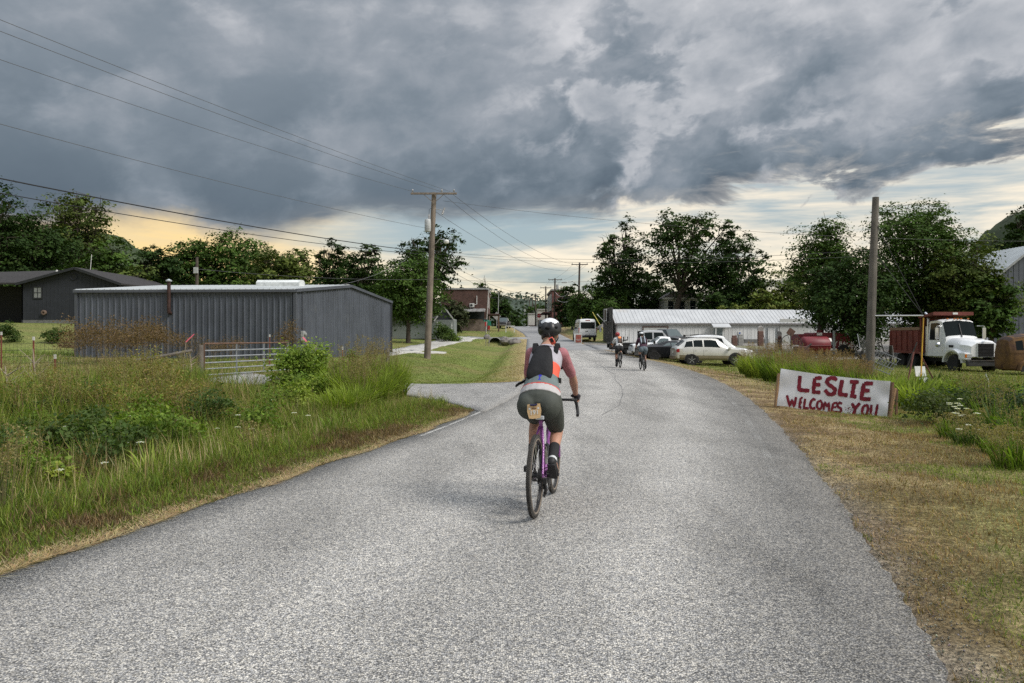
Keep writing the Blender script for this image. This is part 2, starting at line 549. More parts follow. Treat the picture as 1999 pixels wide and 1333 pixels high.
def vnoise(x, y, s, seed=0):
    """smooth value noise in numpy"""
    r = np.random.default_rng(seed).random((64, 64))
    x = np.asarray(x) / s; y = np.asarray(y) / s
    i = np.floor(x).astype(int); j = np.floor(y).astype(int)
    u = x - i; v = y - j
    u = u * u * (3 - 2 * u); v = v * v * (3 - 2 * v)
    a = r[i % 64, j % 64]; b = r[(i + 1) % 64, j % 64]; c = r[i % 64, (j + 1) % 64]; d = r[(i + 1) % 64, (j + 1) % 64]
    return (a * (1 - u) + b * u) * (1 - v) + (c * (1 - u) + d * u) * v
def fbm(x, y, s, seed=0, o=3):
    t = 0; a = 0
    for k in range(o):
        t = t + vnoise(x, y, s / 2 ** k, seed + k) * .5 ** k; a += .5 ** k
    return t / a
def inpoly(x, y, P):
    x = np.asarray(x); y = np.asarray(y); c = np.zeros(x.shape, bool)
    n = len(P)
    for i in range(n):
        x0, y0 = P[i]; x1, y1 = P[(i + 1) % n]
        k = ((y0 > y) != (y1 > y)) & (x < (x1 - x0) * (y - y0) / (y1 - y0 + 1e-12) + x0)
        c ^= k
    return c

GREEN, OLIVE, TAN, BROWN, GRAV, DIRT = [np.array(c) for c in ((.135, .165, .042), (.16, .155, .055), (.36, .275, .145), (.17, .12, .065), (.27, .255, .235), (.17, .125, .085))]
DRIVE = [(-.7, 15.4), (-1.5, 17.2), (-2.9, 19.6), (-4.6, 21.2), (-7, 22.8), (-10.9, 25.2), (-10.4, 29.5), (-7, 26.4), (-4.2, 24.3), (-2.2, 23.7), (-.6, 24.0), (.42, 25.2), (.6, 20), (0.2, 15.4)]
def mixc(a, b, t): return a + (b - a) * np.reshape(np.broadcast_to(np.clip(t, 0, 1), (len(a),)), (-1, 1))
def ground_col(x, y):
    x = np.asarray(x, float); y = np.asarray(y, float)
    l = xl(y) - x; r = x - xr(y)
    n = fbm(x, y, 3.0, 1); n2 = fbm(x, y, .8, 5); n3 = fbm(x, y, 9.0, 9)
    c = np.tile(GREEN, (len(x), 1)) * (.8 + .5 * n3)[:, None]
    left = (l > 0) | ((r <= 0) & (l >= r))
    # left: dry along the kerbless edge, brown between, green lawn further on
    c = np.where(left[:, None], mixc(c, np.tile(BROWN, (len(x), 1)), np.where(y < 20, .75 - .5 * np.clip((l - 2) / 6, 0, 1), 0) * (n2 > .3)), c)
    c = np.where(left[:, None], mixc(c, np.tile(TAN, (len(x), 1)), np.where((y > 24), 1.15 - l / 1.6 + (n - .5), (.75 - l / .2) * np.clip((n2 - .3) * 5, 0, 1)) * (l < 3)), c)
    fld = left & (y < 40) & (x < -8)
    c = np.where(fld[:, None], mixc(c, np.tile(TAN, (len(x), 1)), (n - .25) * 1.5), c)
    # lawn worn streaks
    c = np.where((left & (y > 25))[:, None], mixc(c, np.tile((.21, .185, .075), (len(x), 1)), np.clip((n - .42) * 2.6, 0, .85)), c)
    # right verge: tan, brown and gravel along the road, greener away from it
    rt = (r > 0) | ((l <= 0) & (r > l))
    near = np.clip(1.1 - r / 3.0 + (n - .5) * 1.8, 0, 1)
    c = np.where(rt[:, None], mixc(c, np.tile(OLIVE, (len(x), 1)) * (.8 + .5 * n2)[:, None], .6), c)
    c = np.where(rt[:, None], mixc(c, np.where((n2 > .52)[:, None], TAN * .85, BROWN * 1.1), near), c)
    c = np.where(rt[:, None], mixc(c, np.tile((.26, .225, .18), (len(x), 1)), np.where(y < 8, .85 - r / .5 + (n2 - .5) * 1.8, .6 - r / .3)), c)
    lot = inpoly(x, y, [(9.0, 58), (7.6, 76), (8.0, 84), (13, 80), (48, 83), (46, 60), (26, 57), (19, 55)])
    c = np.where(lot[:, None], mixc(np.tile(GRAV * .9, (len(x), 1)), c, (n - .55) * 2), c)
    return c

def soil_mat(name, detail=1.0):
    m = bpy.data.materials.new(name); m.use_nodes = True
    g = NG(m.node_tree); b = g.n['Principled BSDF']
    p = g.new('ShaderNodeNewGeometry').outputs['Position']
    c = g.new('ShaderNodeAttribute', attribute_name='Col').outputs['Color']
    n = g.noise(p, 2.2, 8, .7); f = g.noise(p, 34, 6, .7)
    f2 = g.noise(g.vm('MULTIPLY', p, (1.0, 1.0, .2)), 9, 6, .75)
    v = g.m('MULTIPLY', g.m('MULTIPLY_ADD', n, 1.3, .35), g.m('MULTIPLY', g.ss(f, .3, .7, .35, 1.6), g.ss(f2, .3, .7, .5, 1.45)))
    g.put(b.inputs['Base Color'], g.vm('SCALE', c, s=v))
    b.inputs['Roughness'].default_value = .95
    b.inputs['Specular IOR Level'].default_value = .15
    bn = g.new('ShaderNodeBump'); bn.inputs['Strength'].default_value = .8; bn.inputs['Distance'].default_value = .05
    g.put(bn.inputs['Height'], g.m('ADD', f, g.m('MULTIPLY', f2, 1.5)))
    g.l.new(bn.outputs[0], b.inputs['Normal'])
    return m

def build_ground():
    ys = np.concatenate([np.arange(-16, 3, 1.0), np.arange(3, 16, .2), np.arange(16, 40, .4), np.arange(40, 100, .8), np.arange(100, 200, 3), np.array([200, 215, 235, 260, 300, 360, 450, 600, 900, 1400, 2200, 2999])])
    lo = np.concatenate([np.arange(0, 3, .15), np.arange(3, 10, .4), np.arange(10, 30, 1.2), np.array([30, 33, 37, 42, 48, 56, 66, 80, 100, 140, 200, 320, 600, 1200, 1900])])
    offs = np.concatenate([-lo[::-1], [.999, .998], lo])
    nl = len(lo)
    V = np.zeros((len(ys), len(offs), 3))
    for i, y in enumerate(ys):
        a, b = float(xl(y)), float(xr(y))
        X = np.concatenate([a - lo[::-1], [a + (b - a) * .04, b - (b - a) * .04], b + lo])
        Z = gz(X, np.full(len(X), y))
        Z[nl - 1] -= .012; Z[nl + 2] -= .012
        Z[nl] = zr(y) - .08; Z[nl + 1] = zr(y) - .08
        V[i] = np.stack([X, np.full(len(X), y), Z], 1)
    P = V.reshape(-1, 3)
    n, k = len(ys), len(offs)
    ii, jj = np.meshgrid(np.arange(n - 1), np.arange(k - 1), indexing='ij')
    a = (ii * k + jj).ravel()
    F = np.stack([a, a + 1, a + k + 1, a + k], 1)
    o = npmesh('ground', P, F, soil_mat('soil'), ground_col(P[:, 0], P[:, 1]), smooth=True)
    tag(o, kind='structure')
build_ground()

def road_mat(name, base=(.375, .366, .343), dark=.18, chips=True, tracks=True, grain=1.0):
    m = bpy.data.materials.new(name); m.use_nodes = True
    g = NG(m.node_tree); b = g.n['Principled BSDF']
    p = g.new('ShaderNodeNewGeometry').outputs['Position']
    uv = g.new('ShaderNodeAttribute', attribute_name='Col').outputs['Color']     # across (0..1), along
    ac = g.sep(uv)[0]
    big = g.noise(p, .55, 5, .6); mid = g.noise(p, 3.0, 5, .6)
    vo = g.new('ShaderNodeTexVoronoi'); g.put(vo.inputs['Vector'], p); g.put(vo.inputs['Scale'], 100.0)
    cell = g.sep(vo.outputs['Color'])[0]
    dist = vo.outputs['Distance']
    fine = g.noise(p, 85, 4, .7)
    med = g.noise(p, 22, 4, .7)
    chip = g.m('MULTIPLY', g.m('MULTIPLY_ADD', cell, .95, .45), g.ss(dist, .30, .75, 1.15, .42))
    chip = g.m('MULTIPLY', chip, g.ss(fine, .36, .56, .50, 1.18))
    chip = g.m('MULTIPLY', chip, g.ss(med, .32, .62, .80, 1.12))
    pat_ = g.ss(g.noise(g.vm('MULTIPLY', p, (1.6, .35, 1.0)), .8, 5, .6), .46, .66, 1.0, .82)
    tone = g.m('MULTIPLY', g.m('MULTIPLY', g.m('MULTIPLY_ADD', big, .44, .78), g.m('MULTIPLY_ADD', mid, .26, .87)), pat_)
    if tracks:
        # two lanes: polished lighter wheel paths, darker margins outside the edge lines
        tr = g.m('ADD', g.ss(g.m('ABSOLUTE', g.m('SUBTRACT', ac, .40)), .0, .14, .20, 0.0), g.ss(g.m('ABSOLUTE', g.m('SUBTRACT', ac, .72)), .0, .11, .17, 0.0))
        ed = g.m('ADD', g.ss(ac, .74, .97, 0, .50), g.ss(ac, .03, .13, .34, 0.0))
        tone = g.m('MULTIPLY', tone, g.m('SUBTRACT', g.m('ADD', 1.0, tr), g.m('MULTIPLY', ed, g.m('MULTIPLY_ADD', mid, .9, .5))))
    # cracks
    wp = g.vm('ADD', p, g.vm('SCALE', g.noise(p, 1.3, 4, .6, 0, 1), s=1.6))
    ck = g.voro(wp, .22, 'DISTANCE_TO_EDGE')
    crack = g.m('MULTIPLY', g.ss(ck, .0015, .006, 1.0, 0.0), g.ss(g.noise(p, .35, 3, .5), .54, .62))
    v = g.m('MULTIPLY', chip, tone)
    v = g.m('MULTIPLY', v, g.m('MULTIPLY_ADD', crack, -.55, 1.0))
    tint = g.mix(g.ss(cell, .2, .9), tuple(c * k for c, k in zip(base, (.97, .99, 1.05))), tuple(c * k for c, k in zip(base, (1.03, 1.0, .95))))
    g.put(b.inputs['Base Color'], g.vm('SCALE', tint, s=g.m('MULTIPLY', v, 1.12)))
    b.inputs['Roughness'].default_value = .88
    b.inputs['Specular IOR Level'].default_value = .25
    bn = g.new('ShaderNodeBump'); bn.inputs['Strength'].default_value = .9; bn.inputs['Distance'].default_value = .008
    g.put(bn.inputs['Height'], g.m('ADD', g.m('MULTIPLY', dist, -1.0), g.m('MULTIPLY', fine, .8)))
    g.l.new(bn.outputs[0], b.inputs['Normal'])
    return m

def sheet(name, rows, m, dz=.0, skirt=.07, cols=True, parent=None):
    """rows: list of lists of (x,y) with equal length; draped on the ground"""
    n, k = len(rows), len(rows[0])
    P = np.array([[(*p, gzf(*p) + dz) for p in r] for r in rows])
    C = np.zeros((n, k, 3)); C[..., 0] = np.linspace(0, 1, k)[None, :]; C[..., 1] = np.linspace(0, 1, n)[:, None]
    V = P.reshape(-1, 3); Cc = C.reshape(-1, 3)
    ii, jj = np.meshgrid(np.arange(n - 1), np.arange(k - 1), indexing='ij')
    a = (ii * k + jj).ravel()
    F = [tuple(q) for q in np.stack([a, a + 1, a + k + 1, a + k], 1)]
    if skirt:
        ring = [i for i in range(k)] + [r * k + k - 1 for r in range(1, n)] + [(n - 1) * k + c for c in range(k - 2, -1, -1)] + [r * k for r in range(n - 2, 0, -1)]
        low = V[ring] - np.array([0, 0, skirt]); o = len(V)
        V = np.concatenate([V, low]); Cc = np.concatenate([Cc, Cc[ring]])
        mR = len(ring)
        F += [(ring[(i + 1) % mR], ring[i], o + i, o + (i + 1) % mR) for i in range(mR)]
    return tag(npmesh(name, V, np.array(F), m, Cc, parent, smooth=False), kind='structure' if parent is None else None)

ROADM = road_mat('chip_seal')
def edge_jit(y, s): return .018 * math.sin(y * 2.3 + s) + .012 * math.sin(y * 7.7 + s * 2) * math.sin(y * 1.3) + .012 * math.sin(y * 19 + s) + .012 * math.sin(y * 47 + s) + .008 * math.sin(y * 71)
rows = []
ry = np.concatenate([np.arange(-14, 2, 1.0), np.arange(2, 16, .08), np.arange(16, 50, .4), np.arange(50, 160, 1.5), np.arange(160, 300, 6)])
for y in ry:
    a, b = float(xl(y)) - .03 + edge_jit(y, 1), float(xr(y)) + .03 + edge_jit(y, 4)
    rows.append([(a + (b - a) * t, y) for t in np.linspace(0, 1, 15)])
ASPH = mat('old_asphalt', (.235, .235, .235), .9, .16, .5, .3, 60, col2=(.17, .17, .172), c2lo=.5, c2hi=.66, c2scale=.25)
nk_ = int(np.searchsorted(ry, 66.5))
sheet('road', rows[:nk_], ROADM, .004)
sheet('street', rows[nk_ - 1:], ASPH, .004)

# worn edge lines
def paint_mat(name, col, lo, hi):
    m = bpy.data.materials.new(name); m.use_nodes = True
    g = NG(m.node_tree); b = g.n['Principled BSDF']
    p = g.new('ShaderNodeNewGeometry').outputs['Position']
    b.inputs['Base Color'].default_value = (*col, 1); b.inputs['Roughness'].default_value = .8
    f = g.m('ADD', g.m('MULTIPLY', g.noise(p, 1.1, 4, .6), .28), g.m('MULTIPLY', g.noise(p, 75, 4, .7), .75))
    tr = g.new('ShaderNodeBsdfTransparent'); mx = g.new('ShaderNodeMixShader')
    g.put(mx.inputs[0], g.ss(f, lo, hi)); g.l.new(tr.outputs[0], mx.inputs[1]); g.l.new(b.outputs[0], mx.inputs[2])
    g.l.new(mx.outputs[0], g.n['Material Output'].inputs[0])
    return m
LINEM = paint_mat('worn_line', (.44, .435, .41), .49, .72)
LINEM2 = paint_mat('edge_line_paint', (.54, .53, .50), .44, .62)
for nm, fn, y0, y1, mm, w in (('edge_line', lambda y: float(xr(y)) - .42 - .12 * math.exp(-y / 9), 7.5, 60, LINEM, .10), ('edge_line', lambda y: float(xl(y)) + .16, 11.5, 33, LINEM2, .06)):
    rr = [[(fn(y) - w / 2, y), (fn(y) + w / 2, y)] for y in np.arange(y0, y1, .4)]
    tag(sheet(nm, rr, mm, .009, 0), kind='structure')
# sealed centre seam that swings through the bend
seam = mat('tar_seam', (.13, .127, .12), .85, .3, 8, col2=(.2, .195, .19), c2lo=.4, c2hi=.6, c2scale=2.5)
def seam_line(y0, y1, fn, w):
    tag(sheet('tar_seam', [[(fn(y) - w / 2 * (1 + .4 * math.sin(y * 3)), y), (fn(y) + w / 2, y)] for y in np.arange(y0, y1, .35)], seam, .0085, 0), kind='structure')
seam_line(14.6, 66, lambda y: float(np.interp(y, (14.6, 16.8, 19.5, 23.8, 30, 44, 66), (1.75, 2.42, 2.95, 3.42, 4.1, 4.85, 5.0))) + .04 * math.sin(y * .9), .020)

DRM = road_mat('drive_chip', (.34, .335, .32), tracks=False)
bnd_f = [(-.72, 15.3), (-1.3, 16.9), (-2.7, 19.4), (-4.6, 21.2), (-7, 22.8), (-10.9, 25.2)]
bnd_b = [(.6, 25.4), (-.5, 24.2), (-2.2, 23.8), (-4.2, 24.3), (-7, 26.4), (-10.4, 29.5)]
def resample(P, n):
    P = [np.array(p, float) for p in P]; s = [0]
    for a, b in zip(P, P[1:]): s.append(s[-1] + np.linalg.norm(b - a))
    return [tuple(np.array([np.interp(t, s, [p[k] for p in P]) for k in (0, 1)])) for t in np.linspace(0, s[-1], n)]
fa, fb = resample(bnd_f, 30), resample(bnd_b, 30)
rows = []
for i, (p, q) in enumerate(zip(fa, fb)):
    j = .08 * math.sin(i * 2.1)
    rows.append([(p[0] + (q[0] - p[0]) * t, p[1] + (q[1] - p[1]) * t + j * (1 - t)) for t in np.linspace(0, 1, 14)])
rows.insert(0, [(float(xl(y)) + .25, y) for y in np.linspace(15.0, 25.6, 14)])
tag(sheet('driveway', rows, DRM, .022, .06), kind='structure')

# concrete path from the grey building to the cross street
CONC = mat('old_concrete', (.40, .39, .36), .85, .2, 1.2, .3, 60, col2=(.24, .235, .21), c2lo=.5, c2hi=.66)
pu = [G(*p) for p in ((756, 684), (800, 676), (840, 668), (862, 661), (890, 657.5))]
pl = [G(*p) for p in ((758, 694), (812, 689), (862, 676), (905, 667), (936, 660))]
ru = resample([(p.x, p.y) for p in pu], 24); rl = resample([(p.x, p.y) for p in pl], 24)
tag(sheet('path', [[(a[0] + (b[0] - a[0]) * t, a[1] + (b[1] - a[1]) * t) for t in np.linspace(0, 1, 6)] for a, b in zip(ru, rl)], CONC, .05, .2), kind='structure')
tip = [[G(800, 684), G(812, 690)], [G(840, 686), G(845, 690.5)], [G(872, 688), G(872, 690)]]
tag(sheet('path_apron', [[(p.x, p.y) for p in r] for r in tip], CONC, .056, .15), kind='structure')
# cross street and the paved lot on the right
CRM = ASPH
tag(sheet('cross_street', [[(x, y) for y in np.linspace(92.6, 98.4, 6)] for x in np.linspace(-60, 2.4, 40)], CRM, .012, .1), kind='structure')
tag(sheet('cross_street_apron', [[(x, y) for y in np.linspace(66 + (x - 7.5) * .3, 78 - (x - 7.5) * .1, 6)] for x in np.linspace(7.6, 20, 14)], CRM, .02, .1), kind='structure')

# ------------------------------------------------------------------ grass and weeds as ground cover
PLANT = plant_mat('plant')
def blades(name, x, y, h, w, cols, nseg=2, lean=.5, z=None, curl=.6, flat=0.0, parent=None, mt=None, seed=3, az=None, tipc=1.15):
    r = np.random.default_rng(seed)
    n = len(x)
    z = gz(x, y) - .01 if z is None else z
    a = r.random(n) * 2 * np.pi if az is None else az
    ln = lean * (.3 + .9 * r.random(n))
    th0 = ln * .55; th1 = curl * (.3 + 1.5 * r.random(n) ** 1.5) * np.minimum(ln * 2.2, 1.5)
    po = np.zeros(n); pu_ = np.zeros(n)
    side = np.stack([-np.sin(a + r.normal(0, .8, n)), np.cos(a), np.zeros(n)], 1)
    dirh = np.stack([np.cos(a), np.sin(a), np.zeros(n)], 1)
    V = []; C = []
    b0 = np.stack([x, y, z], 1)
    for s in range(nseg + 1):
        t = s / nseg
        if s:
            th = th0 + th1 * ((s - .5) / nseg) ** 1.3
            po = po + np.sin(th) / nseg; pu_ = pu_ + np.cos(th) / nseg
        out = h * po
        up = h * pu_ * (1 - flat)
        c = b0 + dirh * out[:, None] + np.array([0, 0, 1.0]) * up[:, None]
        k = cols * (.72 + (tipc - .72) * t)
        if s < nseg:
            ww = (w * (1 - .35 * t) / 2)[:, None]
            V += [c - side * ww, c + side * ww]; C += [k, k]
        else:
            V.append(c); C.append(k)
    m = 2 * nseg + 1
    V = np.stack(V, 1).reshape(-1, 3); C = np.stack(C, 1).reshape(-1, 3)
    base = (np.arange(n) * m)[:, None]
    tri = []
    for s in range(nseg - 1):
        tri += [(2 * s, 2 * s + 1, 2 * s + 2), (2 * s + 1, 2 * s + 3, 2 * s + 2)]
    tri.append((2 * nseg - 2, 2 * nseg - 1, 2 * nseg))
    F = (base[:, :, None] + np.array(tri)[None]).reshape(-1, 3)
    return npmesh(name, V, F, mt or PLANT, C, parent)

def pick(cols, wts, n, seed, jit=.22):
    r = np.random.default_rng(seed)
    i = r.choice(len(cols), n, p=np.array(wts) / sum(wts))
    c = np.array(cols)[i]
    return c * (1 + r.normal(0, jit, (n, 1))) * (1 + r.normal(0, .06, (n, 3)))
def scatter_left(n, y0, y1, l0, l1, seed, pw=1.0):
    r = np.random.default_rng(seed)
    y = y0 + (y1 - y0) * r.random(n) ** pw
    l = l0 + (l1 - l0) * r.random(n)
    return xl(y) - l, y, l
def scatter_right(n, y0, y1, l0, l1, seed, pw=1.0):
    r = np.random.default_rng(seed)
    y = y0 + (y1 - y0) * r.random(n) ** pw
    l = l0 + (l1 - l0) * r.random(n)
    return xr(y) + l, y, l
def not_drive(x, y): return ~inpoly(x, y, DRIVE)
G1, G2, G3, G4 = (.145, .20, .032), (.21, .265, .048), (.095, .145, .026), (.28, .32, .075)
B1, B2, T1, T2 = (.125, .09, .048), (.21, .145, .075), (.38, .29, .155), (.50, .40, .23)
STUFF = dict(kind='stuff')

def cover():
    r = np.random.default_rng(5)
    # straw blown along the left road edge
    x, y, l = scatter_left(7500, 4.2, 15, -.05, .16, 21, 1.5)
    l = np.abs(r.normal(0, .12, len(y))) - .05; x = xl(y) - l - .02 - .05 * np.sin(y * 3)
    k = fbm(y, y * 0, .9, 4) + .25 * r.random(len(y)) > .52; x, y = x[k], y[k]
    n = len(x)
    dirr = np.arctan2(np.gradient(np.ones(1))[0] if False else 1.0, -.25) + r.normal(0, .7, n)
    o = blades('straw', x, y, .10 + .17 * r.random(n), np.full(n, .007), pick([T1, T2, (.42, .30, .16)], [2, 4, 2], n, 1), 2, 1.4, gz(x, y) + .012, .2, .9, seed=2, az=dirr)
    tag(o, 'pale dry straw strewn along the road edge', 'straw', **STUFF)
    # left verge, short
    x, y, l = scatter_left(44000, 4.0, 16.5, .03, 1.5, 31, 1.4)
    nn = fbm(x, y, .9, 77); k = not_drive(x, y); x, y, l, nn = x[k], y[k], l[k], nn[k]; n = len(x)
    c = pick([G1, G2, G3, B1, B2, T1], [3, 2, 2, 2, 1.2, .6], n, 2)
    cb = pick([B1, B2, (.10, .06, .035), T1], [3, 2, 2, .8], n, 22)
    c = np.where((nn > .58)[:, None], cb, c)
    hh = (.035 + .10 * r.random(n)) * (.55 + l * .7)
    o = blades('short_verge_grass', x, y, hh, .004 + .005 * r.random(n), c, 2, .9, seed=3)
    tag(o, 'short green and brown grass on the verge beside the road', 'grass', **STUFF)
    # left verge, knee high
    x, y, l = scatter_left(50000, 3.8, 17.5, 1.0, 3.6, 41, 1.35)
    nn = fbm(x, y, 1.3, 78); k = not_drive(x, y); x, y, l, nn = x[k], y[k], l[k], nn[k]; n = len(x)
    c = pick([G1, G2, G3, G4, B1, T1], [4, 3, 3, 1, 1, .5], n, 3)
    cb = pick([B1, B2, (.09, .055, .03), G3, T1], [3, 2, 2, 2, .4], n, 23)
    c = np.where((nn > .66)[:, None], cb, c)
    hh = (.10 + .26 * r.random(n)) * (.35 + .36 * l)
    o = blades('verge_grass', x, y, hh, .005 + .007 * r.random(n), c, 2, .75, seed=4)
    tag(o, 'knee high green grass on the slope above the road', 'grass', **STUFF)
    # left tall growth
    x, y, l = scatter_left(48000, 3.5, 21, 2.6, 11, 51, 1.15)
    nn = fbm(x, y, 1.8, 79); k = not_drive(x, y) & ~inpoly(x, y, [(-4.8, 20.6), (-12.5, 25.6), (-12.5, 22), (-7, 19.2)]); x, y, l, nn = x[k], y[k], l[k], nn[k]; n = len(x)
    c = pick([G1, G2, G3, G4, B1, B2, T1], [4, 4, 3, 1.6, .8, .9, .9], n, 4)
    cb = pick([B1, B2, G3, T1], [3, 2.5, 2, 1], n, 24)
    c = np.where((nn > .62)[:, None], cb, c)
    hh = (.30 + .68 * r.random(n) ** 1.6) * np.clip(.55 + .17 * (l - 2.5), .5, 1.2) * np.where((x > -.32 * y) , .75, 1.0)
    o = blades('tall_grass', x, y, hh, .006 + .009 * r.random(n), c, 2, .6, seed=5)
    tag(o, 'tall mixed grass and weeds covering the left bank', 'grass', **STUFF)
    x, y, l = scatter_left(5200, 5, 18, 1.3, 8, 57, 1.2)
    k = not_drive(x, y); x, y, l = x[k], y[k], l[k]; n = len(x)
    o = blades('seed_stalks', x, y, (.35 + .45 * r.random(n)) * np.clip(.5 + l * .12, .5, 1.2), .004 + .004 * r.random(n), pick([T1, T2, B2, (.30, .26, .12)], [3, 2, 2, 3], n, 57), 2, .35, seed=57, tipc=1.3)
    tag(o, 'thin tan seed stalks standing among the grass of the left bank', 'grass', **STUFF)
    # dry field behind
    r2 = np.random.default_rng(61)
    x = -45 + 38 * r2.random(52000); y = 16 + 26 * r2.random(52000)
    k = (xl(y) - x > 8) & not_drive(x, y) & ~((x > -22.6) & (x < -7) & (y > 37.6)) & (x > -1.0 * y)
    x, y = x[k], y[k]; n = len(x)
    nn = fbm(x, y, 4, 80)
    c = pick([T1, B2, G2, (.26, .21, .10)], [3, 2, 1, 3], n, 5)
    c = np.where((nn > .52)[:, None], pick([G1, G2, G3], [2, 2, 1], n, 25), c)
    o = blades('field_grass', x, y, .10 + .22 * r2.random(n), .012 + .014 * r2.random(n), c, 1, .6, seed=6)
    tag(o, 'dry tan field grass in front of the grey metal building', 'grass', **STUFF)
    # mown lawn beyond the driveway
    r3 = np.random.default_rng(71)
    y = 24.5 + 42 * r3.random(46000) ** 1.6; l = .15 + 13 * r3.random(46000); x = xl(y) - l
    k = not_drive(x, y) & ~((x < -7.2) & (y > 36)); x, y, l = x[k], y[k], l[k]; n = len(x)
    c = ground_col(x, y) * (.85 + .5 * r3.random(n))[:, None]
    o = blades('lawn', x, y, .03 + .05 * r3.random(n), .02 + .02 * r3.random(n), c, 1, .9, seed=7)
    tag(o, 'mown lawn with dry streaks around the ditch', 'lawn', **STUFF)
    # right verge, close cropped and dry
    x, y, l = scatter_right(235000, 2.7, 17, .02, 7.5, 81, 1.8)
    nn = fbm(x, y, 1.1, 82); n2 = fbm(x, y, .4, 83); k = (n2 > np.clip(.60 - l * .6, .10, .6))
    x, y, l, nn = x[k], y[k], l[k], nn[k]; n = len(x)
    c = pick([T1, B2, B1, (.24, .15, .08), (.15, .11, .05), (.17, .105, .055), (.14, .13, .045)], [1.5, 1.6, 1.6, 2.2, 2.0, 2.2, 1.6], n, 6)
    c = c * (.75 + 1.35 * fbm(x, y, .35, 84) ** 1.2)[:, None]
    g_ = pick([G1, G2, G3, (.13, .12, .05), T1], [3, 2.5, 2, 2, .5], n, 26)
    gs = np.clip((l - .6) / 3.6, 0, 1) + (nn - .5) * 2.6
    c = np.where((gs > .42)[:, None], g_ * (.7 + 1.0 * fbm(x, y, .4, 86))[:, None], c)
    o = blades('verge_turf', x, y, (.02 + .06 * r.random(n) ** 1.5) * (.7 + .3 * l) * (.5 + 1.1 * fbm(x, y, .6, 85)), .003 + .0045 * r.random(n) + y * .00025, c, 1, 1.1, seed=8)
    tag(o, 'cropped brown and green turf beside the road below the banner', 'grass', **STUFF)
    # right, lusher grass away from the road
    x, y, l = scatter_right(36000, 3.5, 22, 3.0, 12, 91, 1.1)
    nn = fbm(x, y, 1.5, 92); k = nn > .36; x, y, l, nn = x[k], y[k], l[k], nn[k]; n = len(x)
    c = pick([G1, G2, G3, G4, T1, B2], [4, 3, 3, 1, 1, .8], n, 7)
    bj = np.where((y > 13.5) & (l < 4), .3, 1.0)
    hh = (.08 + .30 * r.random(n) ** 1.6) * np.clip(.25 + .2 * (l - 3), .25, 1.2) * bj
    o = blades('lush_grass', x, y, hh, .007 + .009 * r.random(n), c, 2, .6, seed=9)
    tag(o, 'lush green grass to the right of the banner', 'grass', **STUFF)
    # right, towards the parked cars
    x, y, l = scatter_right(50000, 16.5, 58, .05, 26, 101, .85)
    k = (l < (y - 5) * .7) & ~inpoly(x, y, [(9.0, 58), (7.6, 76), (46, 76), (46, 58), (26, 56), (19, 54)]); x, y, l = x[k], y[k], l[k]; n = len(x)
    nn = fbm(x, y, 2.5, 103)
    c = pick([G1, G2, T1, G3, B2], [3, 3, 1.2, 2, .8], n, 8)
    c = np.where(((l < 1.6) & (nn > .35))[:, None], pick([T1, T2, B2, G2], [3, 1.5, 2, 1], n, 28), c)
    hh = (.06 + .20 * r.random(n)) * np.clip(.3 + l * .18, .3, 1.5) * np.where(y > 38, .55, 1)
    o = blades('yard_grass', x, y, hh, .016 + .016 * r.random(n), c, 1, .6, seed=10)
    tag(o, 'rough yard grass between the road and the parked vehicles', 'grass', **STUFF)
    # loose grit on the right margin
    x, y, l = scatter_right(9000, 2.6, 12, -.03, .9, 111, 1.4)
    l = np.abs(r.normal(0, .32, len(y))); x = xr(y) + l - .03
    n = len(x); s = .003 + .007 * r.random(n) ** 2
    u = r.normal(0, 1, (n, 4, 3)); u /= np.linalg.norm(u, axis=2, keepdims=True)
    V = (np.stack([x, y, gz(x, y) + .004], 1)[:, None, :] + u * s[:, None, None]).reshape(-1, 3)
    F = (np.arange(n)[:, None, None] * 4 + np.array([(0, 1, 2), (0, 2, 3), (0, 3, 1), (1, 3, 2)])[None]).reshape(-1, 3)
    c = np.repeat(pick([(.30, .29, .27), (.22, .21, .2), (.4, .37, .33), (.16, .14, .12)], [3, 3, 1.5, 1], n, 9), 4, 0)
    tag(npmesh('gravel', V, F, PLANT, c), 'loose grey grit along the right road margin', 'gravel', **STUFF)
cover()
# ------------------------------------------------------------------ trees, hills, shrubs
def STF(o): return tag(o, kind='stuff')
BARK = mat('bark', (.075, .06, .048), .95, .3, 3, .8, 14)
LEAF = plant_mat('leaf', .16, .8)

def leaf_cards(P, size, nrm, col, r, droop=.25, aspect=.62):
    """bent kite-shaped leaves: 4 verts, one quad each"""
    n = len(P)
    t = r.normal(0, 1, (n, 3)); t -= nrm * np.sum(t * nrm, 1, keepdims=True)
    t /= np.linalg.norm(t, axis=1, keepdims=True) + 1e-9
    b = np.cross(nrm, t)
    s = size[:, None]
    V = np.stack([P - t * s * .5, P + b * s * aspect * .5 - nrm * s * .06, P + t * s * .5 - nrm * s * droop, P - b * s * aspect * .5 - nrm * s * .06], 1).reshape(-1, 3)
    F = np.arange(n * 4).reshape(n, 4)
    return V, F, np.repeat(col, 4, 0)

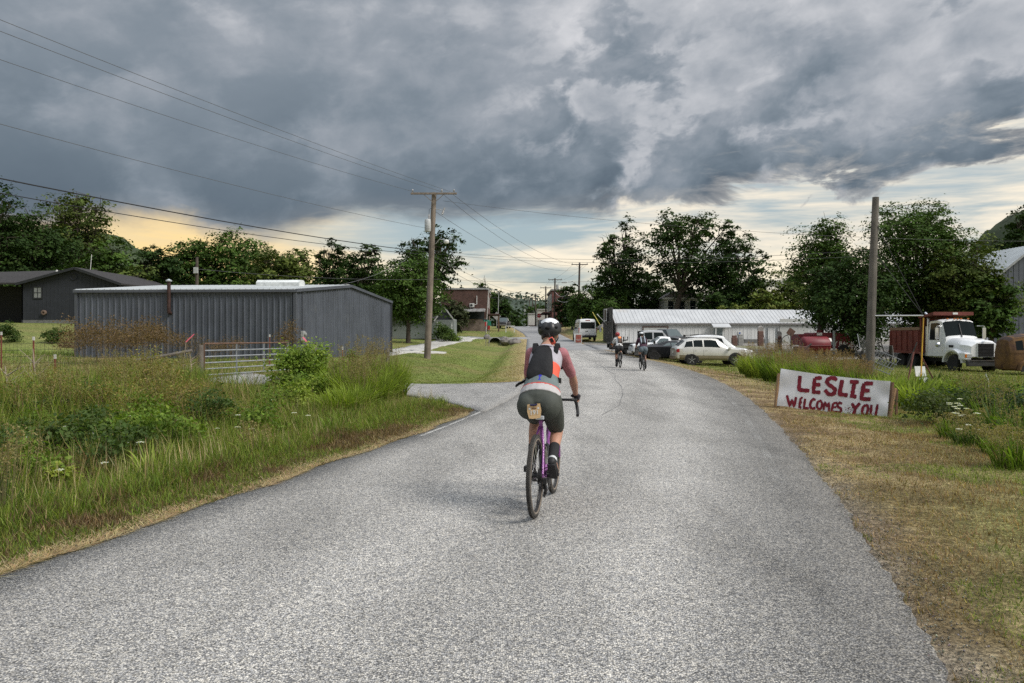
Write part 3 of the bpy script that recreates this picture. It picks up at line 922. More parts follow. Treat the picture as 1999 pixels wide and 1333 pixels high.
def crown_leaves(lobes, n, size, cols, seed, clump=44, spread=.17, up=.75, shell=.62):
    r = np.random.default_rng(seed)
    vol = np.array([l[1][0] * l[1][1] * l[1][2] for l in lobes]) ** .67
    nc = max(8, n // clump)
    li = r.choice(len(lobes), nc, p=vol / vol.sum())
    d = r.normal(0, 1, (nc, 3)); d /= np.linalg.norm(d, axis=1, keepdims=True)
    rad = (shell + (1.04 - shell) * r.random(nc) ** .7)
    inner = r.random(nc) < .22
    rad = np.where(inner, r.random(nc) * shell, rad)
    C = np.array([l[0] for l in lobes])[li]; Rr = np.array([l[1] for l in lobes])[li]
    cc = C + d * Rr * rad[:, None]
    clr = np.array(cols)[r.choice(len(cols), nc)] * (1 + r.normal(0, .10, (nc, 1)))
    m = np.repeat(np.arange(nc), clump)
    sp = (Rr.mean(1) * spread)[m][:, None] * (.5 + r.random((len(m), 1)))
    g = r.normal(0, 1, (len(m), 3)) * sp * np.array([1.35, 1.35, .5])
    g[:, 2] -= .25 * np.sum(g[:, :2] ** 2, 1) / (sp[:, 0] + 1e-6) * .5       # sprays droop at their rims
    P = cc[m] + g
    nr = r.normal(0, .36, (len(m), 3)) + np.array([0, 0, up]) + d[m] * .65
    nr /= np.linalg.norm(nr, axis=1, keepdims=True)
    sz = size * (.6 + .8 * r.random(len(m)))
    col = clr[m] * (1 + r.normal(0, .08, (len(m), 1))) * (1 + r.normal(0, .04, (len(m), 3)))
    return leaf_cards(P, sz, nr, col, r)

DK = [(.030, .057, .013), (.038, .070, .016), (.025, .049, .013)]
MD = [(.056, .100, .019), (.068, .118, .023), (.045, .083, .017)]
LT_ = [(.080, .108, .024), (.095, .125, .028), (.065, .092, .022)]
YG = [(.13, .165, .035), (.15, .18, .042), (.10, .14, .03)]

def tree(label, px, top, bot, wpx, Y, cols=MD, n=11000, size=.34, nl=22, seed=1, trunk_px=None, name='broadleaf_tree', group=None, lobe=.37, openess=1.0, limbs=True, cat='tree', spread=.19, base_z=None, lean=0.0, depth=.85):
    r = random.Random(seed)
    cx = PX(px, Y); zt, zb = PZ(top, Y), PZ(bot, Y)
    rx = wpx / 2 / FPX * Y * 1.07; rz = (zt - zb) / 2 * 1.1; cz = (zt + zb) / 2
    bx = PX(trunk_px, Y) if trunk_px else cx + r.uniform(-.1, .1) * rx
    gz0 = gzf(bx, Y) if base_z is None else base_z
    root = empty(name, (bx, Y, gz0 - .15), 0, label, cat, group)
    c0 = Vector((cx - bx, 0, cz - gz0 + .15))
    lobes = []
    for i in range(nl):
        u = 1 - 2 * (i + .5) / nl
        a = i * 2.39996 + r.uniform(-.5, .5)
        rr = math.sqrt(max(0, 1 - u * u))
        k = r.uniform(.42, .72) * openess
        ls = lobe * r.uniform(.65, 1.2) * (1.25 - .4 * k)
        lobes.append(((c0.x + rx * rr * math.cos(a) * k + lean * rx * u, c0.y + rx * depth * rr * math.sin(a) * k, c0.z + rz * u * k), (rx * ls, rx * depth * ls, max(rz * ls, rx * ls * .55))))
    lobes.append(((c0.x, c0.y, c0.z - rz * .3), (rx * .6, rx * .5, rz * .6)))
    V, F, C = crown_leaves(lobes, int(n * 1.1), size * 1.08, cols, seed * 7 + 3, spread=spread)
    npmesh('crown', V, F, LEAF, C, root)
    tr = max(.11, .022 * (zt - gz0))
    b = MB()
    fork = Vector((c0.x * .3, 0, max(c0.z - rz * .85, (c0.z + rz) * .14)))
    b.tube([(0, 0, -.3), (0.02, 0, fork.z * .5), tuple(fork)], [tr * 1.35, tr * 1.05, tr * .95], 9)
    if limbs:
        for (c, q) in lobes[:-1]:
            c = Vector(c)
            s = fork.lerp(c, .45) + Vector((r.uniform(-.3, .3), r.uniform(-.3, .3), .1 * rz))
            e = c + Vector((0, 0, q[2] * .3))
            b.tube([fork - Vector((0, 0, tr)), s, e], [tr * .52, tr * .32, tr * .08], 5)
            for _ in range(3):
                k = s.lerp(e, r.uniform(.2, .8))
                b.tube([k, k.lerp(e, .5) + Vector((r.uniform(-1, 1) * q[0] * .5, r.uniform(-1, 1) * q[1] * .5, r.uniform(.1, .5) * q[2])), c + Vector((r.uniform(-1, 1) * q[0], r.uniform(-1, 1) * q[1], r.uniform(0, .8) * q[2]))], [tr * .18, tr * .11, tr * .03], 4)
    b.build('trunk', BARK, root, smooth=50)
    return root

# left side wood
tree('tall dark tree at the left edge of the picture behind the dark house', -45, 300, 620, 200, 82, DK, 13000, seed=2)
tree('dark filling tree low behind the dark house roof', 95, 430, 620, 190, 92, DK, 9000, seed=40)
tree('dark tree at the left edge below the tallest crown', 0, 400, 625, 150, 86, DK, 9000, seed=41)
tree('dark rounded tree behind the roof of the dark house', 50, 376, 620, 175, 88, DK, 12000, seed=3)
tree('feathery lighter crown standing out above the dark house ridge', 152, 352, 545, 150, 98, LT_, 7000, .36, seed=4, lobe=.36, spread=.2)
tree('low dark tree filling the gap right of the dark house gable', 205, 470, 620, 150, 80, MD, 9000, seed=5)
tree('small pale green tree just left of the stove pipe, below the distant hill', 262, 512, 620, 90, 76, LT_, 6000, .3, seed=6)
tree('dark tree above the stove pipe of the grey metal building', 300, 462, 615, 120, 90, DK, 8000, seed=7)
tree('olive tree behind the small meter pole, sparse at its top', 372, 455, 610, 125, 94, MD, 8000, seed=8)
tree('broad domed tree above the rooftop vent of the metal building', 455, 441, 610, 190, 96, MD, 14000, seed=9, nl=18)
tree('yellow green tree right of the rooftop vent', 560, 474, 610, 135, 82, LT_, 11000, .32, seed=10)
tree('slim dark tree left of the gable ridge, sky showing through', 642, 462, 600, 85, 96, DK, 4600, seed=11, lobe=.34)
tree('ragged dark tree above the gable of the metal building', 710, 470, 605, 125, 100, DK, 7000, seed=12, lobe=.36)
tree('dense dark green tree in front of the pale house, left of the wooden pole', 800, 487, 632, 150, 76, MD, 15000, .24, seed=13, trunk_px=797, nl=18)
tree('open spreading tree whose crown shows behind the wooden pole', 850, 440, 565, 138, 104, DK, 6200, .36, seed=14, lobe=.33, openess=1.15, spread=.2)
tree('low dark tree between the gable end and the dense tree', 748, 545, 640, 80, 88, DK, 6000, .3, seed=15)
# far left of the street
tree('soft grey green tree leaning over the brick building wall', 880, 580, 646, 80, 106, [(.055, .07, .035), (.065, .08, .04)], 6000, .3, seed=16)
tree('slender tree rising behind the brick building roof', 944, 536, 620, 38, 150, MD, 2600, .36, seed=17)
tree('tiny treetop just above the brick parapet', 902, 552, 620, 34, 150, DK, 2000, .36, seed=18)
tree('dark tree along the street beyond the brick building', 975, 562, 646, 60, 165, DK, 6000, .42, seed=19)
tree('far dark tree at the left side of the street end', 1003, 604, 646, 46, 210, DK, 3500, .5, seed=20)
tree('distant tree behind the row of street poles', 1042, 588, 640, 56, 230, MD, 3500, .5, seed=21)
tree('distant tree near the brown storefronts', 1064, 592, 640, 34, 260, DK, 2400, .5, seed=22)
# right side wood
tree('leafy tree next to the red brick building', 1112, 545, 660, 64, 140, DK, 6500, .38, seed=23)
tree('bushy tree behind the white van', 1160, 542, 662, 96, 118, MD, 10000, .34, seed=24)
tree('tall narrow tree left of the big open tree', 1213, 416, 640, 108, 110, DK, 10500, .36, seed=25, lobe=.34, nl=18)
tree('big open tree with many visible limbs behind the white building', 1345, 390, 575, 190, 104, DK, 9000, .38, seed=26, trunk_px=1322, lobe=.30, openess=1.2, nl=20, spread=.2)
tree('dark shrubby tree low between the narrow tree and the open tree', 1262, 520, 640, 110, 114, DK, 8000, .36, seed=27)
tree('round dark tree right of the big open tree', 1440, 448, 640, 158, 102, DK, 14000, .36, seed=28, nl=18)
tree('bright green bushy tree peeking over the white roof', 1502, 556, 640, 90, 94, YG, 5500, .3, seed=29)
tree('yellow green shrub low behind the white roof', 1428, 592, 640, 80, 92, YG, 4200, .3, seed=30)
tree('pointed maple at the left of the big maple group', 1608, 404, 640, 140, 66, MD, 17000, .21, seed=31, lobe=.36, nl=18)
tree('low spreading maple hanging over the white roof end', 1672, 478, 662, 215, 61, DK, 19000, .22, seed=32)
tree('largest maple behind the lone pole and the dump truck', 1798, 384, 655, 245, 63, MD, 34000, .21, seed=33, nl=28, lobe=.31)
tree('light green maple bough hanging down beside the grey barn', 1892, 462, 660, 165, 59, LT_, 16000, .21, seed=34)
tree('dark tree filling the gap between the light green bough and the barn', 1935, 520, 665, 110, 57.5, MD, 7000, .28, seed=42)
tree('dark tree cut by the right edge above the barn roof', 2010, 398, 530, 110, 90, DK, 6500, .36, seed=35)
tree('pale leafy tree between the big maple and the distant hill', 1925, 475, 600, 110, 92, LT_, 5500, .36, seed=36)
tree('light green tree low between the round tree and the pointed maple', 1545, 512, 645, 120, 96, LT_, 8000, .32, seed=43)
tree('dark tree beside the white porch house', 1395, 560, 650, 90, 99, DK, 6000, .34, seed=37)
tree('dark hedge tree at the foot of the narrow tree', 1195, 570, 655, 90, 104, MD, 7500, .32, seed=38)

for i, px in enumerate((250, 330, 410, 490, 570, 640, 700, 760)):
    tree('dark understorey tree in the hedge line behind the metal building', px, 520 + 14 * (i % 3), 625, 110, 108 + 2 * (i % 2), DK, 5200, .4, seed=60 + i, group='hedge line behind the metal building')
for i, px in enumerate((1180, 1240, 1300, 1370, 1450, 1530)):
    tree('dark understorey tree in the thicket behind the white roof', px, 575 + 8 * (i % 3), 650, 100, 122, DK, 4500, .4, seed=70 + i, group='thicket behind the white building')

def hill(name, px0, px1, toppx, top, Y, col, col2, thick=200, n=60, base=-20, seed=1):
    r = np.random.default_rng(seed)
    x0, x1, xt = PX(px0, Y), PX(px1, Y), PX(toppx, Y)
    zt = PZ(top, Y)
    rows = []
    us = np.linspace(0, 1, n); vs = np.linspace(0, 1, 22)
    X = x0 + (x1 - x0) * us
    prof = np.where(X < xt, np.clip((X - x0) / (xt - x0), 0, 1), np.clip((x1 - X) / (x1 - xt), 0, 1))
    prof = prof * prof * (3 - 2 * prof)
    V = np.zeros((len(vs), n, 3))
    for i, v in enumerate(vs):
        ex = math.sin(v * math.pi / 2)
        V[i, :, 0] = X; V[i, :, 1] = Y - thick + thick * 1.0 * v
        V[i, :, 2] = base + (zt - base) * prof * ex + (r.random(n) - .5) * (zt - base) * .035 * prof
    P = V.reshape(-1, 3)
    ii, jj = np.meshgrid(np.arange(len(vs) - 1), np.arange(n - 1), indexing='ij')
    a = (ii * n + jj).ravel()
    m = mat(name + '_soil', col, .95, .4, .03)
    o = tag(npmesh('hill', P, np.stack([a, a + 1, a + n + 1, a + n], 1), m, smooth=True), kind='structure')
    # wooded cover that reads as one mass
    k = 10000
    u = r.random(k) * (n - 1.001); w = r.random(k) * (len(vs) - 1.001)
    i = w.astype(int); j = u.astype(int); fu = (u - j)[:, None]; fw = (w - i)[:, None]
    Q = (V[i, j] * (1 - fu) + V[i, j + 1] * fu) * (1 - fw) + (V[i + 1, j] * (1 - fu) + V[i + 1, j + 1] * fu) * fw
    s = Y * .0042
    cl = r.integers(0, 1500, k)                       # crowns as clusters of cards
    cen = Q[:1500][cl] + r.normal(0, 1, (k, 3)) * s * np.array([1, 1, .75]) + np.array([0, 0, s * .7])
    nr = r.normal(0, .6, (k, 3)) + np.array([0, -.2, 1.0]); nr /= np.linalg.norm(nr, axis=1, keepdims=True)
    cc = np.array([col, col2])[r.integers(0, 2, 1500)][cl] * (1 + r.normal(0, .2, (k, 1)))
    VV, FF, CC = leaf_cards(cen, s * (.6 + .8 * r.random(k)), nr, cc, r)
    tag(npmesh('hillside_forest', VV, FF, LEAF, CC), {'r': 'wooded slope of the hill at the far right above the barn', 'l': 'wooded ridge glimpsed beyond the trees on the left', 'c': 'blue distant wooded ridge at the end of the street'}[name], 'forest', kind='stuff')
hill('r', 1700, 2300, 1985, 418, 520, (.035, .052, .022), (.05, .07, .028), 320, seed=1)
hill('l', -200, 520, 215, 462, 480, (.035, .052, .022), (.05, .07, .026), 300, seed=2)
hill('c', 560, 1500, 960, 583, 1900, (.05, .07, .05), (.06, .08, .055), 700, n=120, seed=3)

# ---- shrubs and single weeds
def shrub(name, label, pos, h, w, n, size, cols, seed, cat='shrub', group=None, lobes_n=7, stems=6, zlow=.12):
    r = random.Random(seed)
    root = empty(name, (pos[0], pos[1], gzf(pos[0], pos[1]) - .02), r.uniform(0, 6), label, cat, group)
    lobes = []
    for i in range(lobes_n):
        a = i * 2.4 + r.uniform(-.4, .4); k = math.sqrt((i + .4) / lobes_n) * .62
        zz = h * r.uniform(zlow + .2, .78) * (1 - .35 * k)
        q = r.uniform(.26, .42)
        lobes.append(((w / 2 * k * math.cos(a) * 1.3, w / 2 * k * math.sin(a) * 1.3, zz), (w * q * .6, w * q * .6, h * q * .62)))
    V, F, C = crown_leaves(lobes, n, size, cols, seed * 13 + 1, clump=14, spread=.34, up=.6, shell=.3)
    V[:, 2] = np.maximum(V[:, 2], .01)
    tag(npmesh('foliage', V, F, PLANT, C, root), kind='stuff')
    b = MB()
    for i in range(stems):
        c = lobes[i % lobes_n][0]
        b.tube([(c[0] * .15, c[1] * .15, -.03), (c[0] * .6, c[1] * .6, c[2] * .5), (c[0], c[1], c[2] + h * .12)], [.012, .009, .004], 4)
    STF(b.build('stem', mat('green_stem', (.12, .14, .05), .8), root))
    return root

def dry_weed(label, pos, h, w, seed, group, cols=((.15, .10, .055), (.21, .145, .08), (.11, .075, .042)), n=420, name='dry_weed', stemcol=(.22, .16, .09)):
    r = np.random.default_rng(seed)
    root = empty(name, (pos[0], pos[1], gzf(pos[0], pos[1]) - .02), 0, label, 'weed', group)
    b = MB(); heads = []
    for i in range(5):
        a = r.random() * 6.28; e = np.array([math.cos(a) * w * .22 * r.random(), math.sin(a) * w * .22 * r.random(), h * (.6 + .35 * r.random())])
        s0 = np.array([e[0] * .2, e[1] * .2, -.02]); mid = (s0 + e) / 2 + r.normal(0, .02, 3)
        b.tube([s0, mid, e], [.006, .005, .004], 4)
        for k in range(5):
            p = mid + (e - mid) * r.uniform(.1, 1.0)
            a2 = r.random() * 6.28; L = w * r.uniform(.15, .4)
            t = p + np.array([math.cos(a2) * L, math.sin(a2) * L, h * r.uniform(.08, .25)])
            b.tube([p, (p + t) / 2 + np.array([0, 0, -.01]), t], [.003, .0025, .002], 3)
            heads.append(t)
    STF(b.build('stem', mat('dry_stem_%d' % int(stemcol[0] * 100), stemcol, .9), root))
    H = np.array(heads)[r.integers(0, len(heads), n)]
    P = H + r.normal(0, 1, (n, 3)) * np.array([w * .12, w * .12, h * .07])
    nr = r.normal(0, 1, (n, 3)); nr /= np.linalg.norm(nr, axis=1, keepdims=True)
    c = np.array(cols)[r.integers(0, len(cols), n)] * (1 + r.normal(0, .2, (n, 1)))
    V, F, C = leaf_cards(P, h * (.026 + .034 * r.random(n)), nr, c, r, aspect=.5)
    tag(npmesh('seed_heads', V, F, PLANT, C, root), kind='stuff')
    return root

def grass_clump(label, pos, h, w, n, cols, seed, group=None, seedhead=None, name='grass_clump', lean=.45, bw=.016):
    r = np.random.default_rng(seed)
    root = empty(name, (pos[0], pos[1], gzf(pos[0], pos[1]) - .02), 0, label, 'grass', group)
    a = r.random(n) * 6.28; d = w * .32 * np.sqrt(r.random(n))
    x = d * np.cos(a); y = d * np.sin(a)
    c = np.array(cols)[r.integers(0, len(cols), n)] * (1 + r.normal(0, .18, (n, 1)))
    STF(blades('leaves', x, y, h * (.5 + .55 * r.random(n)), bw * (.6 + .8 * r.random(n)), c, 5, lean, np.zeros(n), .9, 0, root, seed=seed, az=a + r.normal(0, .7, n), tipc=1.1))
    if seedhead is not None:
        k = max(16, n // 8)
        a = r.random(k) * 6.28; d = w * .35 * np.sqrt(r.random(k))
        tip = np.stack([d * np.cos(a) * 1.25, d * np.sin(a) * 1.25, h * (.85 + .45 * r.random(k))], 1)
        b = MB()
        for t in tip:
            b.tube([(t[0] * .6, t[1] * .6, 0), (t[0] * .85, t[1] * .85, t[2] * .6), tuple(t)], [.004, .003, .002], 3)
        STF(b.build('stalk', mat('grass_stalk', (.20, .17, .08), .9), root))
        m = 30
        P = np.repeat(tip, m, 0); s = r.random((len(P), 1))
        P = P + np.stack([r.normal(0, .04, len(P)), r.normal(0, .04, len(P)), -s[:, 0] * h * .30], 1) * np.array([1, 1, 1]) * (.4 + s)
        nr = r.normal(0, 1, (len(P), 3)); nr /= np.linalg.norm(nr, axis=1, keepdims=True)
        cc = np.array(seedhead)[r.integers(0, len(seedhead), len(P))] * (1 + r.normal(0, .2, (len(P), 1)))
        V, F, C = leaf_cards(P, np.full(len(P), .034), nr, cc, r, aspect=.4)
        tag(npmesh('seed_heads', V, F, PLANT, C, root), kind='stuff')
    return root

def flower(label, pos, h, seed, group, parent_name='white_wildflower'):
    r = np.random.default_rng(seed)
    root = empty(parent_name, (pos[0], pos[1], gzf(pos[0], pos[1])), 0, label, 'flower', group)
    MB().tube([(0, 0, 0), (.02, .01, h * .6), (.03, .0, h)], [.003, .0025, .002], 3).build('stem', mat('green_stem', (.12, .14, .05)), root)
    n = 46
    a = r.random(n) * 6.28; d = .045 * np.sqrt(r.random(n))
    P = np.stack([.03 + d * np.cos(a), d * np.sin(a), h + .008 * r.random(n) - d * .15], 1)
    nr = np.tile((0., 0., 1.), (n, 1)) + r.normal(0, .35, (n, 3)); nr /= np.linalg.norm(nr, axis=1, keepdims=True)
    V, F, C = leaf_cards(P, np.full(n, .017), nr, np.tile((.72, .72, .66), (n, 1)), r, 0, .9)
    tag(npmesh('umbel', V, F, PLANT, C, root), kind='stuff')

SG = [(.13, .20, .030), (.165, .24, .040), (.10, .16, .027)]
LG = [(.22, .285, .048), (.26, .325, .062), (.175, .24, .04)]
DGs = [(.05, .085, .024), (.065, .105, .03), (.08, .12, .034)]
RSH = [(.28, .24, .11), (.24, .20, .085)]
# bright mallow-like bush in front of the gate and the metal building
shrub('leafy_bush', 'tall bright green leafy bush at the right end of the farm gate', (PX(598, 19.2), 19.2), 1.9, 1.5, 6500, .078, [(.19, .27, .045), (.23, .31, .055), (.15, .22, .04)], 41)
shrub('leafy_bush', 'shorter leafy bush right of the tall bush by the gate', (PX(655, 20), 20), 1.3, .95, 2200, .09, SG, 42)
shrub('leafy_bush', 'low dark green bush left of the tall bush by the gate', (PX(556, 18.5), 18.5), .85, 1.1, 1900, .08, SG, 43)
for i, (px, Y, h, w) in enumerate(((585, 17.2, 1.0, 1.2), (630, 17.6, 1.05, 1.2), (665, 17.8, .95, 1.1), (545, 16.8, .75, 1.1), (610, 16.2, .75, 1.0))):
    shrub('leafy_bush', 'green leafy bush in the clump at the foot of the tall gate bush', (PX(px, Y), Y), h, w * 1.15, 1700, .07, LG if i % 2 == 0 else SG, 1100 + i, group='bush clump by the gate')
shrub('leafy_bush', 'single leafy shoot standing above the pale grass clump', (PX(690, 20.5), 20.5), 1.6, .5, 900, .09, SG, 44)
for i, (px, Y, h, w, s) in enumerate(((680, 17.2, 1.15, 1.2, 1), (716, 18.0, 1.3, 1.2, 2), (752, 18.8, 1.25, 1.2, 3), (705, 16.6, .95, 1.0, 4), (735, 17.2, 1.05, 1.0, 5), (690, 15.6, .75, .9, 6), (660, 15.4, .7, .9, 7), (770, 19.4, 1.1, 1.0, 8))):
    grass_clump('pale green tall grass clump arching beside the driveway mouth', (PX(px, Y), Y), h, w, 460, LG, 50 + i, 'grass clumps at the driveway', [(.26, .22, .10), (.22, .17, .08)] if i < 4 else None)
for i, (px, Y) in enumerate(((30, 12), (90, 10.5), (180, 11.2), (290, 12.5), (60, 15), (240, 9.8), (330, 11.0), (400, 13.5), (440, 14.0), (500, 13), (120, 13.5), (200, 14.5), (20, 8.6), (350, 15.5))):
    shrub('bank_weed', 'broadleaved dark green weed clump on the left bank', (PX(px, Y), Y), .8 + .09 * (i % 4), 1.1, 1300, .062, DGs if i % 3 else SG, 60 + i, 'weed', 'green weeds on the left bank')
for i in range(22):
    r_ = random.Random(700 + i); Y = r_.uniform(9, 17.5); px = r_.uniform(-40, 380)
    l_ = float(xl(Y)) - PX(px, Y)
    if l_ < 3.2 or bool(inpoly(np.array([PX(px, Y)]), np.array([Y]), DRIVE)[0]): continue
    shrub('bank_weed', 'broadleaved dark green weed clump on the left bank', (PX(px, Y), Y), r_.uniform(.55, .95), r_.uniform(.7, 1.2), 1000, r_.uniform(.045, .075), r_.choice((DGs, DGs, SG)), 720 + i, 'weed', 'green weeds on the left bank')
for i in range(30):
    r_ = random.Random(760 + i); Y = r_.uniform(6.5, 14); l_ = r_.uniform(1.5, 5)
    grass_clump('arching green grass tuft among the weeds of the left bank', (float(xl(Y)) - l_, Y), r_.uniform(.35, .75), .5, 70, r_.choice((SG, LG, DGs)), 800 + i, 'grass tufts on the left bank', RSH if i % 3 == 0 else None, bw=.012, lean=.6)
shrub('bright_weed', 'small bright yellow green weed on the bank near the left edge', (PX(112, 8.2), 8.2), .55, .34, 420, .05, [(.22, .27, .04), (.26, .30, .05)], 80, 'weed')
# dried brown weeds
k = 0
for px, Y, h, w in ((200, 13.2, .95, .7), (250, 12.6, .95, .7), (300, 14, 1.05, .8), (340, 13, 1.0, .7), (385, 14.6, .95, .8), (425, 15.5, .6, .7), (110, 14, 1.0, .7), (40, 13.2, .9, .7), (480, 15.8, .5, .7), (330, 16.2, 1.2, .8), (290, 16.5, 1.15, .8), (235, 16.2, 1.1, .8), (460, 13.2, .6, .6), (150, 13.4, .85, .6)):
    dry_weed('dried brown weed with feathery seed heads on the left bank', (PX(px, Y), Y), h, w, 90 + k, 'dry weeds on the left bank', cols=((.22, .17, .06), (.28, .22, .08), (.18, .19, .05), (.20, .21, .055)), n=800); k += 1
for i in range(12):
    r_ = random.Random(1000 + i); Y = r_.uniform(16.5, 21.5); px = r_.uniform(210, 385)
    grass_clump('tall green grass tuft left of the farm gate', (PX(px, Y), Y), r_.uniform(.7, 1.05), .8, 150, r_.choice((SG, LG)), 1020 + i, 'grass tufts left of the gate', RSH if i % 2 else None)
for px, Y, h, w in ((165, 34, 1.5, 1.7), (205, 33, 1.7, 1.8), (245, 34.5, 1.6, 1.7), (285, 33.5, 1.5, 1.7), (325, 34, 1.35, 1.6), (225, 35.5, 1.7, 1.8), (190, 35, 1.6, 1.6), (265, 32.4, 1.4, 1.6), (370, 35, 1.2, 1.4), (455, 34.5, 1.3, 1.2), (560, 35.5, 1.3, 1.1), (305, 35.6, 1.5, 1.6), (415, 34, 1.0, 1.2), (150, 32.5, 1.1, 1.4)):
    dry_weed('rust brown dead weed standing against the metal building wall', (PX(px, Y), Y), h * (.85 + .6 * ((k * 37) % 10) / 10), w * 1.15, 90 + k, 'dead weeds along the metal building', n=1100); k += 1
for i in range(26):
    r_ = random.Random(1200 + i); Y = r_.uniform(13, 19); px = r_.uniform(-60, 400)
    grass_clump('head high pale grass tuft at the back of the left bank', (PX(px, Y), Y), r_.uniform(.75, 1.15), .8, 110, r_.choice((SG, LG, LG)), 1230 + i, 'tall tufts at the back of the left bank', RSH if i % 2 else None, bw=.014)
for i in range(26):
    r_ = random.Random(300 + i); Y = r_.uniform(7, 15); l = r_.uniform(2.0, 5.5)
    flower('white umbel wildflower among the grass on the left bank', (float(xl(Y)) - l, Y), r_.uniform(.35, .6), 300 + i, 'white flowers on the left bank')
for i in range(16):
    r_ = random.Random(400 + i); Y = r_.uniform(10.5, 13.5)
    flower('white umbel wildflower beside the bush right of the banner', (PX(r_.uniform(1845, 1905), Y), Y), r_.uniform(.25, .6), 400 + i, 'white flowers right of the banner')
# right: reddish seed grass behind the banner
RS = [(.24, .15, .08), (.30, .20, .10), (.20, .13, .07)]
for i, (px, Y, h, w) in enumerate(((1480, 30, 1.0, 1.5), (1515, 28, 1.0, 1.5), (1550, 26, 1.1, 1.5), (1585, 24.5, 1.15, 1.5), (1620, 23.5, 1.15, 1.4), (1655, 23, 1.1, 1.4), (1535, 30.5, 1.15, 1.6), (1600, 28, 1.2, 1.6), (1640, 27, 1.2, 1.5), (1680, 22, .95, 1.2), (1500, 33, 1.0, 1.6), (1570, 32, 1.2, 1.6), (1465, 34, .8, 1.4), (1670, 26, 1.1, 1.4))):
    grass_clump('tall green grass with reddish seed heads behind the banner', (PX(px, Y), Y), h * (1.15 if px < 1540 else .9), w, 480, SG if i % 2 else LG, 500 + i, 'seeding grass behind the banner', RS, bw=.022)
for i, (px, Y, h, w) in enumerate(((1745, 18.5, .8, 1.0), (1780, 19.5, .9, 1.1), (1720, 21, .8, 1.0), (1815, 20, .75, 1.0), (1850, 21, .7, 1.0), (1790, 17.5, .75, .8))):
    grass_clump('broad bladed green grass clump between the lone pole and the dump truck', (PX(px, Y), Y), h, w, 260, LG, 530 + i, 'broad grass near the lone pole', None, bw=.04)
for i, (px, Y, h, w) in enumerate(((1890, 19, 1.0, .9), (1925, 18.5, .9, .9), (1960, 20, .8, .9))):
    dry_weed('olive seeding dock weed in front of the dump truck', (PX(px, Y), Y), h, w, 560 + i, 'dock weeds before the dump truck', cols=((.17, .16, .06), (.22, .19, .08), (.12, .13, .05)), n=500)
for i in range(26):
    r_ = random.Random(900 + i); Y = r_.uniform(10.5, 24); px = r_.uniform(1800 + max(0, 16 - Y) * 20, 2060)
    if i % 2: grass_clump('arching weedy grass between the banner and the dump truck', (PX(px, Y), Y), r_.uniform(.5, .85), .8, 130, r_.choice((SG, DGs)), 930 + i, 'weedy grass right of the banner', RSH if i % 3 == 0 else None, bw=.02)
    else: shrub('yard_weed', 'leafy weed clump between the banner and the dump truck', (PX(px, Y), Y), r_.uniform(.45, .8), r_.uniform(.7, 1.2), 750, .075, r_.choice((SG, DGs, SG)), 960 + i, 'weed', 'leafy weeds right of the banner')
shrub('leafy_bush', 'grey green bush right of the banner end', (PX(1862, 14.2), 14.2), 1.05, 1.6, 3600, .06, [(.075, .10, .035), (.095, .12, .045), (.06, .085, .03)], 45)
shrub('leafy_bush', 'dark blue green bush near the right edge of the picture', (PX(1928, 14.5), 14.5), 1.05, 1.9, 3400, .06, [(.035, .06, .028), (.045, .07, .033)], 46)
for i, (px, Y) in enumerate(((1900, 11), (1960, 10.2), (1990, 12), (1870, 11.8), (1940, 12.4), (1985, 9.2))):
    grass_clump('green tufted grass at the right edge in front of the bushes', (PX(px, Y), Y), .30 + .03 * i, .8, 200, SG if i % 2 else DGs, 570 + i, 'tufts at the right edge', RSH)
# yard shrubs by the dark house
shrub('yard_shrub', 'dark evergreen shrub at the left edge before the dark house', (PX(14, 46), 46), 1.5, 1.7, 1500, .12, DGs, 47, zlow=.0)
shrub('yard_shrub', 'dark evergreen shrub under the dark house wall vent', (PX(105, 47), 47), 1.25, 1.5, 1300, .12, DGs, 48, zlow=.0)
shrub('yard_shrub', 'dark loose shrub in front of the white porch end', (PX(866, 85), 85), 2.6, 2.6, 2200, .2, DGs, 52, zlow=.0)
shrub('yard_shrub', 'rounded green bush beside the white gabled house', (PX(882, 86), 86), 1.6, 2.2, 1600, .16, SG, 49, zlow=.0)
# ------------------------------------------------------------------ buildings
def ribs(L, sp, w, d):
    """(u, offset) pairs of a trapezoid-ribbed sheet"""
    out = [(0, 0)]
    u = sp * .5
    while u < L - w:
        out += [(u - w, 0), (u - w * .45, d), (u + w * .45, d), (u + w, 0)]
        u += sp
    out.append((L, 0))
    return out
def ribbed(p0, p1, zl, zh, nrm, sp=.3, w=.045, d=.025):
    """wall sheet from p0 to p1 (xy); zl, zh functions of u/L"""
    p0 = Vector((*p0, 0)); p1 = Vector((*p1, 0)); L = (p1 - p0).length; t = (p1 - p0) / L
    n = Vector((*nrm, 0)).normalized()
    vs = []; fs = []
    us = ribs(L, sp, w, d)
    for u, o in us:
        q = p0 + t * u + n * o
        vs += [(q.x, q.y, zl(u / L)), (q.x, q.y, zh(u / L))]
    for i in range(len(us) - 1):
        fs.append((2 * i, 2 * i + 2, 2 * i + 3, 2 * i + 1))
    return vs, fs
